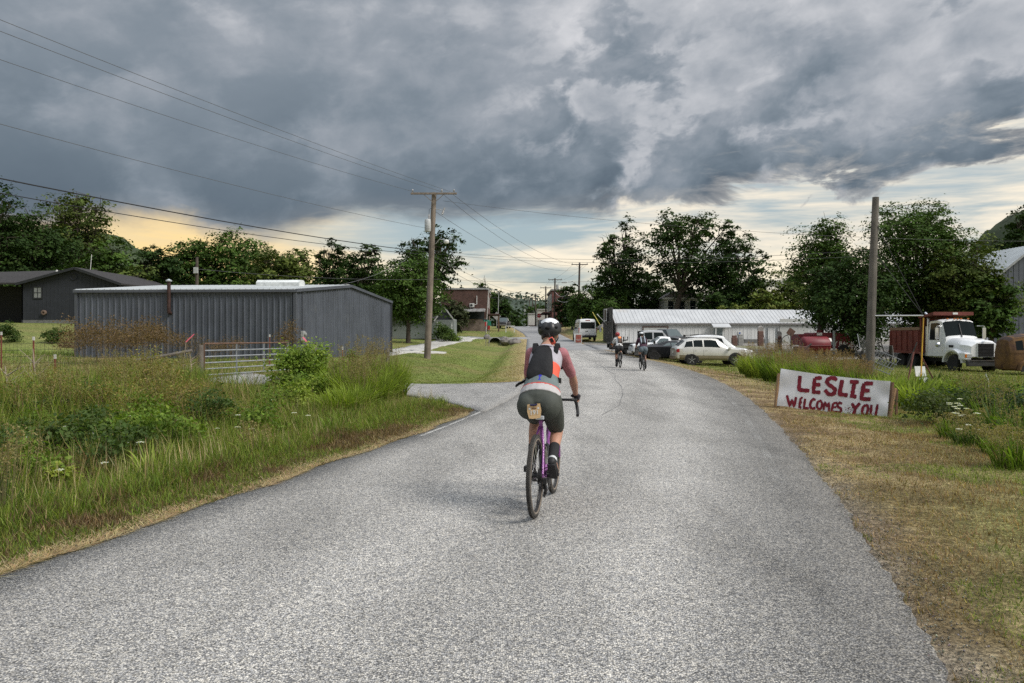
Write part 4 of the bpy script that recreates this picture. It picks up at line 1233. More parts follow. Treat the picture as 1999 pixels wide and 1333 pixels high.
def slope(a, b, c, d, sp=.3, w=.03, h=.03, th=.05):
    """ribbed roof slope: eave a->b, ridge d->c, ribs run from eave to ridge"""
    a, b, c, d = map(Vector, (a, b, c, d))
    L = (b - a).length; n = (b - a).cross(d - a).normalized()
    if n.z < 0: n = -n
    vs = []; fs = []
    us = ribs(L, sp, w, h)
    for u, o in us:
        t = u / L
        e, r_ = a.lerp(b, t), d.lerp(c, t)
        vs += [e + n * o, r_ + n * o, e - n * th, r_ - n * th]
    for i in range(len(us) - 1):
        k = 4 * i
        fs += [(k, k + 4, k + 5, k + 1), (k + 2, k + 3, k + 7, k + 6), (k, k + 2, k + 6, k + 4), (k + 1, k + 5, k + 7, k + 3)]
    k = 4 * (len(us) - 1)
    fs += [(0, 1, 3, 2), (k, k + 2, k + 3, k + 1)]
    return vs, fs
class Shed:
    """gabled box: corner c (xy), u along the ridge, v across; world coordinates"""
    def __init__(self, root, c, u, U, v, Vd, z0, eave, ridge, wallm, roofm, trimm, sp=.3, rsp=.3, over=.25, wd=.025, gable=True, ridge_at=.5, walls=(1, 1, 1, 1)):
        self.c = Vector((*c, 0)); self.u = Vector((*u, 0)).normalized(); self.v = Vector((*v, 0)).normalized()
        self.U, self.V, self.z0, self.eave, self.ridge, self.ra = U, Vd, z0, eave, ridge, ridge_at
        P = self.P
        prof = lambda t: eave + (ridge - eave) * (t / ridge_at if t < ridge_at else (1 - t) / (1 - ridge_at))
        L = lambda a: (a.x, a.y)
        o = Vector(root.location)
        def put(name, parts, m):
            b = MB()
            for vs, fs in parts: b.add([Vector(p) - o for p in vs], fs)
            return b.build(name, m, root, fix=False)
        # sample the gable so its slanted top is exact at the ridge
        self.wall_front = put('wall', [ribbed(L(P(0, 0)), L(P(1, 0)), lambda t: z0, lambda t: eave, L(-self.v), sp, d=wd)], wallm)
        put('wall', [ribbed(L(P(0, 1)), L(P(1, 1)), lambda t: z0, lambda t: eave, L(self.v), sp, d=wd)], wallm)
        put('wall', [ribbed(L(P(0, 0)), L(P(0, 1)), lambda t: z0, prof, L(-self.u), sp, d=wd)], wallm)
        put('wall', [ribbed(L(P(1, 0)), L(P(1, 1)), lambda t: z0, prof, L(self.u), sp, d=wd)], wallm)
        k = over
        sl = (ridge - eave) / (ridge_at * Vd)
        e0, e1 = P(-k / U, -k / Vd, eave - sl * k + .05), P(1 + k / U, -k / Vd, eave - sl * k + .05)
        r0, r1 = P(-k / U, ridge_at, ridge + .05), P(1 + k / U, ridge_at, ridge + .05)
        sl2 = (ridge - eave) / ((1 - ridge_at) * Vd)
        f0, f1 = P(-k / U, 1 + k / Vd, eave - sl2 * k + .05), P(1 + k / U, 1 + k / Vd, eave - sl2 * k + .05)
        put('roof', [slope(e0, e1, r1, r0, rsp)], roofm)
        put('roof', [slope(f0, f1, r1, r0, rsp)], roofm)
        if trimm:
            b = MB()
            for a_, b_ in ((e1, r1), (f1, r1), (e0, r0), (f0, r0)):
                MB().bar(Vector(a_) - o - Vector((0, 0, .07)), Vector(b_) - o - Vector((0, 0, .07)), .05, .16).build('rake_trim', trimm, root)
            for a_, b_ in ((e0, e1), (f0, f1)):
                MB().bar(Vector(a_) - o - Vector((0, 0, .09)), Vector(b_) - o - Vector((0, 0, .09)), .06, .13).build('gutter', trimm, root)
            for s, t in ((0, 0), (1, 0), (0, 1), (1, 1)):
                p = P(s, t)
                q = Vector((p.x, p.y, 0)) - Vector((o.x, o.y, 0)) + self.u * (.012 if s else -.012) + self.v * (.012 if t else -.012)
                MB().box((q.x, q.y, (z0 + eave) / 2 - o.z - .02), (.15, .15, eave - z0 - .06), rot=Matrix.Rotation(math.atan2(self.u.y, self.u.x), 3, 'Z')).build('corner_trim', trimm, root)
    def P(self, s, t, z=0.0):
        q = self.c + self.u * (s * self.U) + self.v * (t * self.V)
        return Vector((q.x, q.y, z))

def window(root, o, P0, u, n, w, h, frame, glass, bars=(1, 1), fw=.07, name='window', proud=.05):
    """window whose lower left corner is P0 (world), u along, n outward"""
    u = Vector(u).normalized(); n = Vector(n).normalized(); z = Vector((0, 0, 1)); P0 = Vector(P0) - Vector(o)
    g = MB(); q = [P0 + n * proud * .4, P0 + u * w + n * proud * .4, P0 + u * w + z * h + n * proud * .4, P0 + z * h + n * proud * .4]
    g.prism(q, (0, 0, 0), n * .012)
    pane = g.build(name, glass, root)
    f = MB()
    rot = Matrix((u, n, z)).transposed()
    def fb(a, b, ww, hh): f.box(P0 + u * a + z * b + n * proud * .6, (ww, proud * .9, hh), rot=rot)
    fb(w / 2, -fw / 2, w + 2 * fw, fw); fb(w / 2, h + fw / 2, w + 2 * fw, fw); fb(-fw / 2, h / 2, fw, h); fb(w + fw / 2, h / 2, fw, h)
    for i in range(bars[0]): fb(w * (i + 1) / (bars[0] + 1), h / 2, fw * .45, h)
    for i in range(bars[1]): fb(w / 2, h * (i + 1) / (bars[1] + 1), w, fw * .45)
    f.build('frame', frame, pane)
    return pane

GREYM = mat('grey_metal_siding', (.082, .093, .115), .55, .12, .8, streak=.45, col2=(.125, .132, .142), c2lo=.55, c2hi=.85, c2scale=.9)
GREYL = mat('grey_metal_trim', (.075, .083, .10), .5, .12, 1)
ROOFL = mat('pale_roof_metal', (.42, .45, .46), .42, .1, .6, metal=.25)
WHITEM = mat('white_metal_siding', (.66, .67, .67), .6, .08, 1.0, col2=(.45, .45, .44), c2lo=.58, c2hi=.78, streak=.28)
WROOF = mat('white_metal_roof', (.45, .46, .465), .45, .08, .7, col2=(.42, .40, .37), c2lo=.58, c2hi=.72, metal=.15)
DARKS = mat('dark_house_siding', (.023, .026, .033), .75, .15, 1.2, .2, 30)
SHING = mat('dark_shingles', (.032, .03, .03), .95, .35, 6, .6, 18)
TRIMD = mat('dark_trim', (.02, .022, .025), .6)
TRIMW = mat('white_trim', (.62, .62, .60), .6, .1)
GLASSD = glass_mat('dark_glass')
GLASSL = glass_mat('window_glass', (.10, .11, .12), .1)
BRICK = None
def brick_mat(name, c1, c2, mortar):
    m = bpy.data.materials.new(name); m.use_nodes = True
    g = NG(m.node_tree); b = g.n['Principled BSDF']
    tc = g.new('ShaderNodeTexCoord').outputs['Object']
    x, y, z = g.sep(tc)
    bt = g.new('ShaderNodeTexBrick')
    g.put(bt.inputs['Vector'], g.comb(g.m('ADD', x, y), z, 0)); bt.inputs['Scale'].default_value = 1.0
    bt.inputs['Brick Width'].default_value = .22; bt.inputs['Row Height'].default_value = .075; bt.inputs['Mortar Size'].default_value = .01
    g.put(bt.inputs['Color1'], c1); g.put(bt.inputs['Color2'], c2); g.put(bt.inputs['Mortar'], mortar)
    g.put(b.inputs['Base Color'], g.mix(1.0, bt.outputs[0], g.ramp(g.noise(tc, 1.3, 6, .65), [(.3, (.45, .42, .4)), (.7, (1.1, 1.05, 1.05))]), 'MULTIPLY'))
    b.inputs['Roughness'].default_value = .9
    return m

def root_at(name, x, y, z, label, cat, group=None):
    return empty(name, (x, y, z), 0, label, cat, group)

# --- grey metal building on the left
MZ0, MEAVE, MRIDGE = .12, 3.9, 4.55
r = root_at('metal_building', -11.1, 38, .3, 'long low grey ribbed metal building with pale roof and stove pipe', 'building')
u_, v_ = Vector((-1, .05, 0)).normalized(), Vector((.2, .98, 0)).normalized()
mb = Shed(r, (-11.1, 38), (u_.x, u_.y), 11.5, (v_.x, v_.y), 13.5, MZ0, MEAVE, MRIDGE, GREYM, ROOFL, GREYL, .31, .31, .12, wd=.045)
o = Vector(r.location)
def rel(p): return Vector(p) - o
# rooftop vent box
b = MB(); c = mb.P(.27, .34, 4.48)
pts = []
for s, k in ((-1, 0), (1, 0)):
    pts.append([rel(c + u_ * s * 1.25 + v_ * a + Vector((0, 0, zz))) for a, zz in ((-.35, -.15), (.35, -.15), (.35, .12), (.2, .26), (-.2, .26), (-.35, .12))])
b.loft(pts).build('roof_vent', mat('vent_white', (.62, .65, .64), .5), r)
b = MB(); p = mb.P((575 - 332) / 423 * .985, 0) - v_ * .16
PIPE = mat('rusty_pipe', (.045, .022, .018), .7, .4, 6)
b.tube([rel((p.x, p.y, 2.72)) + v_ * .14, rel((p.x, p.y, 2.74)), rel((p.x, p.y, 2.95)), rel((p.x, p.y, 4.35))], .09, 10)
pipe = b.build('stove_pipe', PIPE, r, smooth=40)
MB().lathe([(.09, 0), (.15, .02), (.15, .07), (.03, .14)], 12, M=Matrix.Translation(rel((p.x, p.y, 4.33)))).build('pipe_cap', ROOFL, pipe)
# electric meter with conduit at the corner
p = mb.P(0, .045) + Vector((.12, 0, 0))
b = MB(); b.box(rel((p.x, p.y, 1.55)), (.16, .36, .5)); mt_ = b.build('meter_box', mat('galvanised', (.45, .46, .46), .45, metal=.4), r, bevel=.015)
MB().lathe([(.11, 0), (.11, .09), (.07, .13)], 14, M=cyl_M(rel((p.x + .07, p.y - .02, 1.62)), (1, 0, 0))).build('meter_dial', glass_mat('meter_glass', (.25, .26, .25)), mt_)
MB().tube([rel((p.x, p.y, 1.8)), rel((p.x, p.y, 3.72)), rel((p.x + .1, p.y, 3.8))], .03, 8).build('conduit', GREYL, mt_)
p = mb.P(0, 1) + u_ * -.1
MB().tube([rel((p.x, p.y, MZ0 + .1)), rel((p.x, p.y, MEAVE - .1))], .05, 8).build('downspout', TRIMD, r)

# --- dark gabled house at the far left
HY = 65.0
hx0, hx1 = PX(43, HY), PX(232, HY)
hz = PZ(632, HY) - .1
r = root_at('dark_house', hx0, HY, hz, 'dark grey gabled house with round gable vent and shingled roof', 'house')
o = Vector(r.location)
wd_ = hx1 - hx0; pk = PX(150, HY) - hx0; ev = PZ(551, HY); rd = PZ(524.5, HY)
def gable(name, x0, x1, y, zf0, ztop, m, parent, nrm=(0, -1), sp=.34):
    vs, fs = ribbed((x0, y), (x1, y), lambda t: zf0, ztop, nrm, sp, .02, .02)
    return MB().add([Vector(p) - o for p in vs], fs).build(name, m, parent, fix=False)
top = lambda t: ev + (rd - ev) * (1 - abs(t * wd_ - pk) / (pk if t * wd_ < pk else (wd_ - pk)) ** 1.0)
gable('wall', hx0, hx1, HY, hz + .45, lambda t: ev + (rd - ev) * min(t * wd_ / pk, (wd_ - t * wd_) / (wd_ - pk)) , DARKS, r)
MB().box((wd_ / 2, .06, .22), (wd_ + .04, .1, .5)).build('foundation', mat('block_foundation', (.16, .16, .155), .9, .2), r)
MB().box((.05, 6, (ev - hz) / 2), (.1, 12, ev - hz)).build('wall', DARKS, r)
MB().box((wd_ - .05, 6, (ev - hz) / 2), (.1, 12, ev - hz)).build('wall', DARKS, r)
rz_ = rd - hz + .12; ez = ev - hz
b = MB(); b.add([(-.35, -.35, ez - .1), (-.35, 12, ez - .1), (pk, 12, rz_), (pk, -.35, rz_), (-.35, -.35, ez - .25), (-.35, 12, ez - .25), (pk, 12, rz_ - .15), (pk, -.35, rz_ - .15)], [(0, 3, 2, 1), (4, 5, 6, 7), (0, 4, 7, 3), (0, 1, 5, 4), (1, 2, 6, 5), (2, 3, 7, 6)]); b.build('roof', SHING, r)
b = MB(); b.add([(pk, -.35, rz_), (pk, 12, rz_), (wd_ + .4, 12, ez - .1), (wd_ + .4, -.35, ez - .1), (pk, -.35, rz_ - .15), (pk, 12, rz_ - .15), (wd_ + .4, 12, ez - .25), (wd_ + .4, -.35, ez - .25)], [(0, 3, 2, 1), (4, 5, 6, 7), (0, 4, 7, 3), (0, 1, 5, 4), (1, 2, 6, 5), (2, 3, 7, 6)]); b.build('roof', SHING, r)
b = MB(); b.bar((-.35, -.38, ez - .2), (pk, -.38, rz_ - .1), .05, .22).bar((pk, -.38, rz_ - .1), (wd_ + .4, -.38, ez - .2), .05, .22); b.build('fascia', TRIMD, r)
window(r, o, (PX(67.5, HY), HY, PZ(581, HY)), (1, 0, 0), (0, -1, 0), .62, .88, TRIMD, mat('pale_blind', (.22, .23, .23), .5), (1, 1), .1)
b = MB(); cx_ = PX(144.5, HY) - hx0; cz_ = PZ(540, HY) - hz
b.tube([(cx_ + .27 * math.cos(a), -.04, cz_ + .27 * math.sin(a)) for a in np.linspace(0, 2 * math.pi, 20, endpoint=False)], .045, 6, close=True); vent = b.build('gable_vent', DARKS, r)
MB().lathe([(.26, 0), (.26, .02)], 20, M=cyl_M((cx_, 0, cz_), (0, -1, 0))).build('vent_louvre', TRIMD, vent)
b = MB(); b.lathe([(.2, 0), (.22, .18), (.1, .2), (.1, .1)], 14, M=cyl_M((PX(88, HY) - hx0, -.02, PZ(610, HY) - hz), (0, -1, 0))); b.build('hose_reel', mat('hose_reel_brown', (.16, .11, .085), .7), r)
# wing that runs out of frame on the left, set back; deep porch shade is painted into its near-black wall
b = MB(); b.box((-4.3, 3.2, (ez - .1) / 2), (8.4, .1, ez - .2)); b.build('porch_wall', mat('porch_shade_black', (.016, .017, .019), .8), r)
b = MB(); b.add([(-9, -.3, ez - .05), (-.36, -.3, ez - .05), (pk - 1.5, 6, rz_ + .35), (-9, 6, rz_ + .05), (-9, -.3, ez - .2), (-.36, -.3, ez - .2), (pk - 1.5, 6, rz_ + .2), (-9, 6, rz_ - .1)], [(0, 1, 2, 3), (7, 6, 5, 4), (0, 4, 5, 1), (1, 5, 6, 2), (2, 6, 7, 3), (3, 7, 4, 0)]); b.build('porch_roof', SHING, r)
MB().tube([(PX(84, HY) - hx0, 2, rz_ - .6), (PX(84, HY) - hx0, 2, rz_ - .05)], .09, 8).build('roof_pipe', TRIMW, r)
MB().tube([(PX(124, HY) - hx0, 4, rz_ - 1), (PX(129, HY) - hx0, 4, PZ(487, HY) - hz)], .025, 5).build('antenna_mast', TRIMW, r)
MB().box((-8.8, 3, ez / 2), (.12, .12, ez)).build('porch_post', DARKS, r)

# --- long white metal building on the right
WY = 80.0; WX = PX(1204, WY)
wz = gzf(WX, WY) - .1
ang = R(4)
u_, v_ = Vector((math.cos(ang), math.sin(ang), 0)), Vector((-math.sin(ang), math.cos(ang), 0))
r = root_at('white_building', WX, WY, wz, 'long white ribbed metal building with a weathered board false front', 'building')
o = Vector(r.location)
wev, wrd = PZ(629, WY), PZ(603, WY)
wb = Shed(r, (WX, WY), (u_.x, u_.y), 33, (v_.x, v_.y), 4.6, wz, wev, wrd, WHITEM, WROOF, mat('grey_fascia', (.22, .21, .21), .7), .42, .42, .22, ridge_at=.55)
def wp(s, z, out=.0): 
    p = wb.P(s / 33, 0, z) - v_ * out
    return p - o
# lower roof overhang and recessed entrance porch
def wx(px):   # metres along the front for a photo column
    return (px - 1204) / FPX * (WY + 1.0)
b = MB(); b.loft([[wp(wx(px), z, out) for out, z in ((-.1, PZ(628, WY)), (1.0, PZ(638, WY)), (1.0, PZ(640, WY)), (-.1, PZ(631, WY)))] for px in (1389, 1424)]); b.build('porch_roof', WROOF, r)
b = MB()
for px in (1394, 1420): b.box(wp(wx(px), (wz + PZ(638, WY)) / 2, .9), (.12, .12, PZ(638, WY) - wz))
b.build('porch_post', TRIMW, r)
door = MB(); door.box(wp(wx(1404), wz + 1.15, .05), (.95, .06, 2.1), rot=Matrix.Rotation(ang, 3, 'Z')); dr_ = door.build('door', mat('teal_door', (.30, .36, .38), .5), r)
b = MB(); b.sphere(wp(wx(1404) + .38, wz + 1.1, .1), .05, 8, 6); b.build('handle', GLASSD, dr_)
gd = MB()
gx0, gx1 = wx(1257), wx(1303); gh = PZ(639, WY) - wz
for i in range(5):
    gd.box(wp((gx0 + gx1) / 2, wz + gh * (i + .5) / 5, .05), (gx1 - gx0, .06, gh / 5 - .03), rot=Matrix.Rotation(ang, 3, 'Z'))
gdo = gd.build('garage_door', mat('garage_grey', (.46, .47, .45), .6, .06), r)
b = MB(); b.box(wp(gx0 - .07, wz + gh / 2, .06), (.12, .1, gh + .1)); b.box(wp(gx1 + .07, wz + gh / 2, .06), (.12, .1, gh + .1)); b.box(wp((gx0 + gx1) / 2, wz + gh + .07, .06), (gx1 - gx0 + .3, .1, .14), rot=Matrix.Rotation(ang, 3, 'Z')); b.build('door_frame', mat('rust_trim', (.14, .10, .085), .7), gdo)
sg = MB(); sg.box(wp(wx(1447), PZ(650, WY), .06), (.36, .02, .5), rot=Matrix.Rotation(ang, 3, 'Z')); s_ = sg.build('notice_sign', TRIMW, r)
MB().box(wp(wx(1447), PZ(650, WY), .08), (.16, .012, .18), rot=Matrix.Rotation(ang, 3, 'Z')).build('sign_mark', mat('sign_blue', (.03, .10, .32), .5), s_)
MB().box(wp(wx(1475), wz + .28, .12), (3.2, .2, .6), rot=Matrix.Rotation(ang, 3, 'Z')).build('block_base', mat('block_foundation', (.16, .16, .155)), r)
for px in (1556,):
    gq = MB(); gq.box(wp(wx(px), wz + 1.5, .05), (3.2, .05, 2.6), rot=Matrix.Rotation(ang, 3, 'Z')); gq.build('garage_door', mat('garage_grey', (.46, .47, .45)), r)
# false front of weathered boards, one plank at a time
WEATH = mat('weathered_board', (.10, .095, .088), .9, .35, 3, .4, 25, col2=(.20, .19, .18), c2lo=.5, c2hi=.7)
ff = MB()
k = 0; t = -.25
while t < 4.9:
    w_ = .20 + .04 * math.sin(k * 3.3)
    h_ = PZ(600, WY) - wz + .12 * math.sin(k * 1.7) * .4
    p = wb.P(-.014, (t + w_ / 2) / 4.6) - o
    pl_ = MB(); pl_.box((p.x - .02 * (k % 2), p.y, h_ / 2), (.035, w_ - .012, h_), rot=Matrix.Rotation(ang, 3, 'Z')); pl_.build('plank', WEATH, r)
    t += w_; k += 1
window(r, o, tuple(wb.P(-.022, .62, PZ(625, WY + 2))), -v_, -u_, 1.15, 1.15, TRIMW, mat('boarded_brown', (.09, .065, .05), .8), (0, 0), .1)
MB().box(wb.P(-.02, .5, PZ(628, WY)) - o, (.06, 4.9, .1), rot=Matrix.Rotation(ang, 3, 'Z')).build('batten', WEATH, r)
b = MB(); p = wb.P(-.04, .5, 0) - o
b.box((p.x, p.y, 1.75), (.18, .35, .8)); b.build('meter_box', mat('galvanised', (.45, .46, .46)), r, bevel=.01)

# --- grey barn at the right edge
BY = 62.0
bx0 = PX(1922, BY)
bz = gzf(bx0 + 4, BY) - .1
r = root_at('grey_barn', bx0, BY, bz, 'tall blue grey barn with pale metal roof cut by the right edge', 'barn')
o = Vector(r.location)
bw, bh, br_ = 8.4, PZ(556, BY), PZ(478, BY)
BARNM = mat('barn_siding', (.085, .095, .115), .7, .15, 1)
Shed(r, (bx0, BY), (0, 1), 9, (1, 0), bw, bz, bh, br_, BARNM, ROOFL, mat('barn_trim', (.30, .31, .32), .6), .45, .4, .3)
window(r, o, (PX(1948, BY), BY, PZ(588, BY)), (1, 0, 0), (0, -1, 0), .46, 1.25, mat('cream_trim', (.55, .52, .42), .6), GLASSD, (1, 3), .09, proud=.08)
MB().box((bw / 2, -.04, PZ(605, BY) - bz), (bw, .05, .1)).build('siding_band', BARNM, r)

# --- pale house in the trees beyond the lawn
HY2 = 88.0
hx = PX(757, HY2); hz = gzf(hx, HY2)
r = root_at('pale_house', hx, HY2, hz, 'pale sage house with white gabled porch end behind the dense tree', 'house')
o = Vector(r.location)
SAGE = mat('sage_siding', (.17, .19, .18), .8, .12)
wl = PX(886, HY2) - hx; eh = PZ(622, HY2) - hz
b = MB(); b.box((wl / 2, 2.5, eh / 2), (wl, 5, eh)); b.build('wall', SAGE, r)
b = MB(); b.prism([(-.4, -.5, eh), (-.4, 5.5, eh), (-.4, 2.5, eh + 1.5)], (0, 0, 0), (wl - 1.6, 0, 0)); b.build('roof', SHING, r)
gx = PX(870, HY2) - hx
b = MB(); b.prism([(gx - 1.0, -1.2, eh - .15), (gx + 1.0, -1.2, eh - .15), (gx, -1.2, eh + 1.2)], (0, 0, 0), (0, .15, 0)); b.build('porch_gable', DARKS, r)
b = MB(); b.bar((gx - 1.2, -1.3, eh - .3), (gx, -1.3, eh + 1.3), .1, .14).bar((gx, -1.3, eh + 1.3), (gx + 1.2, -1.3, eh - .3), .1, .14); b.build('porch_trim', mat('aged_white', (.36, .36, .35), .7), r)
for s in (-.85, .85): MB().box((gx + s, -1.1, eh / 2 - .2), (.12, .12, eh - .4)).build('porch_post', TRIMW, r)
# --- white porch house glimpsed behind the open tree
HY3 = 108.0; hx = PX(1298, HY3); hz = gzf(hx, HY3)
r = root_at('white_house', hx, HY3, hz, 'white porch house glimpsed behind the trunk of the open tree', 'house')
o = Vector(r.location); wl = PX(1364, HY3) - hx; eh = PZ(582, HY3) - hz
MB().box((wl / 2, 3, eh / 2), (wl, 6, eh)).build('wall', mat('white_clapboard', (.55, .55, .53), .7), r)
b = MB(); b.prism([(-.4, -.5, eh), (wl + .4, -.5, eh), (wl / 2 + 1.6, -.5, eh + 1.0), (wl / 2 - 1.2, -.5, eh + 1.0)], (0, 0, 0), (0, 7, 0)); b.build('roof', mat('grey_shingle', (.14, .13, .125), .9), r)
MB().box((wl / 2, -.55, eh - .05), (wl + .9, .12, .25)).build('eave_trim', TRIMW, r)
for i in range(3): window(r, o, (hx + .5 + i * 1.6, HY3, hz + eh - 2.0), (1, 0, 0), (0, -1, 0), .8, 1.6, TRIMW, GLASSD, (0, 1))

# --- old brick shop on the left of the street
KY = 116.0; kx0, kx1 = PX(862, KY), PX(952, KY)
kz = gzf(kx1, KY) - .3
r = root_at('brick_shop', kx0, KY, kz, 'two storey dark red brick shop with white parapet coping', 'building')
o = Vector(r.location); wl = kx1 - kx0; kh = PZ(565, KY) - kz
BR1 = brick_mat('dark_red_brick', (.095, .042, .034), (.13, .06, .045), (.12, .10, .09))
MB().box((wl / 2, 7, kh / 2), (wl, 14, kh)).build('wall', BR1, r)
MB().box((wl / 2, 7, kh + .12), (wl + .25, 14.25, .24)).build('coping', mat('coping_white', (.36, .36, .36), .7), r)
lh = PZ(622, KY) - kz
MB().box((wl / 2 + .8, -.06, lh / 2), (wl - 1.9, .12, lh)).build('lower_wall', brick_mat('pale_brown_brick', (.20, .15, .125), (.24, .18, .15), (.22, .2, .18)), r)
b = MB(); b.loft([[(x, -.05, PZ(602, KY) - kz), (x, -1.5, PZ(608, KY) - kz), (x, -1.5, PZ(609, KY) - kz), (x, -.05, PZ(604, KY) - kz)] for x in (wl - 4.2, wl - .3)]); b.build('awning', mat('awning_grey', (.24, .24, .235), .6, col2=(.12, .11, .10)), r)
MB().box((wl - 2.2, -.1, PZ(615, KY) - kz), (3.4, .15, 1.2)).build('shop_window', GLASSD, r)
b = MB(); p = (PX(922, KY) - kx0, -.25, PZ(596, KY) - kz); b.box(p, (.75, .4, .6)); ac = b.build('air_conditioner', mat('unit_white', (.55, .55, .53), .5), r, bevel=.03)
MB().lathe([(.2, 0), (.2, .03)], 16, M=cyl_M((p[0] - .08, p[1] - .2, p[2]), (0, -1, 0))).build('fan_grille', TRIMD, ac)
MB().tube([(p[0] + .4, p[1] + .1, p[2] + .1), (p[0] + .75, p[1] + .1, p[2] + .15), (p[0] + .75, p[1] + .1, p[2] + 1.5)], .06, 6).build('duct', TRIMW, ac)
b = MB(); b.box((wl + .9, 3.5, 3.0), (1.9, 7, .2)); b.build('front_canopy', mat('canopy_dark', (.06, .03, .028), .8), r)
for y in (.3, 3.4, 6.6): MB().box((wl + 1.7, y, 1.5), (.14, .14, 3)).build('canopy_post', mat('post_brown', (.14, .085, .06), .8), r)
MB().box((wl + .02, 3.5, 1.5), (.06, 5, 2.4)).build('shop_front', GLASSD, r)
for i in range(3): window(r, o, (kx1, KY + 1.2 + i * 3.4, kz + kh - 2.6), (0, 1, 0), (1, 0, 0), .9, 1.6, TRIMW, GLASSD, (0, 1))
# --- red brick building on the right of the street
QY = 150.0; qx0, qx1 = PX(1078, QY), PX(1100, QY)
qz = gzf(qx0, QY) - .2
r = root_at('red_brick_building', qx0, QY, qz, 'tall narrow red brick building beside the street poles', 'building')
o = Vector(r.location); wl = qx1 - qx0; kh = PZ(567, QY) - qz
MB().box((wl / 2, 9, kh / 2), (wl, 18, kh)).build('wall', brick_mat('red_brick', (.16, .05, .045), (.20, .07, .06), (.17, .12, .11)), r)
MB().box((wl / 2, 9, kh + .15), (wl + .4, 18.3, .3)).build('coping', mat('coping_grey', (.3, .29, .28), .8), r)
MB().box((-.08, 9, 5.2), (.12, 17.6, 3.4)).build('upper_front', mat('panel_grey', (.36, .36, .35), .7), r)
for i in range(5): window(r, o, (qx0 - .14, QY + 2.2 + 3.4 * i, qz + 4.2), (0, -1, 0), (-1, 0, 0), 1.3, 2.0, TRIMW, GLASSD, (0, 1))
MB().box((-.9, 9, 3.1), (1.8, 17.6, .18)).build('front_canopy', mat('canopy_dark', (.06, .03, .028)), r)
# --- low shops far down the street
for px0, px1, Y, top, col, lab in ((1032, 1054, 215, 612, (.50, .49, .46), 'far white shop front at the end of the street'), (1050, 1072, 190, 604, (.42, .40, .36), 'far tan shop beside the stop sign')):
    x0, x1 = PX(px0, Y), PX(px1, Y); z0 = gzf(x0, Y) - .3
    r = root_at('shop', x0, Y, z0, lab, 'building'); h = PZ(top, Y) - z0; w = x1 - x0
    MB().box((w / 2, 5, h / 2), (w, 10, h)).build('wall', mat('shop_wall_%d' % px0, col, .8), r)
    MB().box((w / 2, -.05, 1.3), (w * .8, .12, 2.0)).build('shop_window', GLASSD, r)
    MB().box((w / 2, -.7, 2.7), (w, 1.4, .15)).build('awning', mat('canopy_dark', (.06, .03, .028)), r)
    MB().box((w / 2, -.03, h), (w + .3, .3, .3)).build('parapet', mat('coping_grey', (.3, .29, .28)), r)

# ------------------------------------------------------------------ poles and wires
WOOD = mat('pole_wood', (.20, .165, .135), .9, .25, 2.0, .5, 30, streak=.5)
WOODG = mat('pole_wood_grey', (.155, .14, .125), .9, .25, 2.0, .7, 30, streak=.6)
WOODD = mat('pole_wood_dark', (.075, .06, .05), .9, .25, 2.0)
STEEL = mat('galvanised', (.45, .46, .46))
CER = mat('insulator', (.32, .32, .33), .3)
def pole(label, px0, py0, px1, py1, Y, rad, m, arm=None, group=None, dark=False, name='utility_pole', extras=None, z0=None):
    x0, x1 = PX(px0, Y), PX(px1, Y)
    zb = PZ(py0, Y) if z0 is None else z0; zt = PZ(py1, Y)
    zb = min(zb, gzf(x0, Y) + .0)
    root = empty(name, (x0, Y, zb), 0, label, 'utility pole', group)
    H = zt - zb; dx = x1 - x0
    b = MB(); b.tube([(0, 0, -.3), (dx * .5, 0, H * .5), (dx, 0, H)], [rad * 1.15, rad, rad * .78], 14)
    b.build('post', m, root, smooth=50)
    if arm:
        L, dz, sk = arm
        z = H - dz
        MB().box((dx, -rad - .05, z), (L, .1, .12)).build('crossarm', m, root, bevel=.01)
        b = MB(); b.bar((dx - L * .22, -rad - .06, z - .05), (dx, -rad - .04, z - .6), .03).bar((dx + L * .22, -rad - .06, z - .05), (dx, -rad - .04, z - .6), .03); b.build('brace', m, root)
        for s in sk:
            MB().lathe([(.02, 0), (.02, .06), (.06, .08), (.07, .12), (.04, .14), (.06, .17), (.03, .22)], 10, M=Matrix.Translation((dx + s * L / 2, -rad - .05, z + .05))).build('insulator', CER, root)
    if extras: extras(root, dx, H, rad, m)
    return root
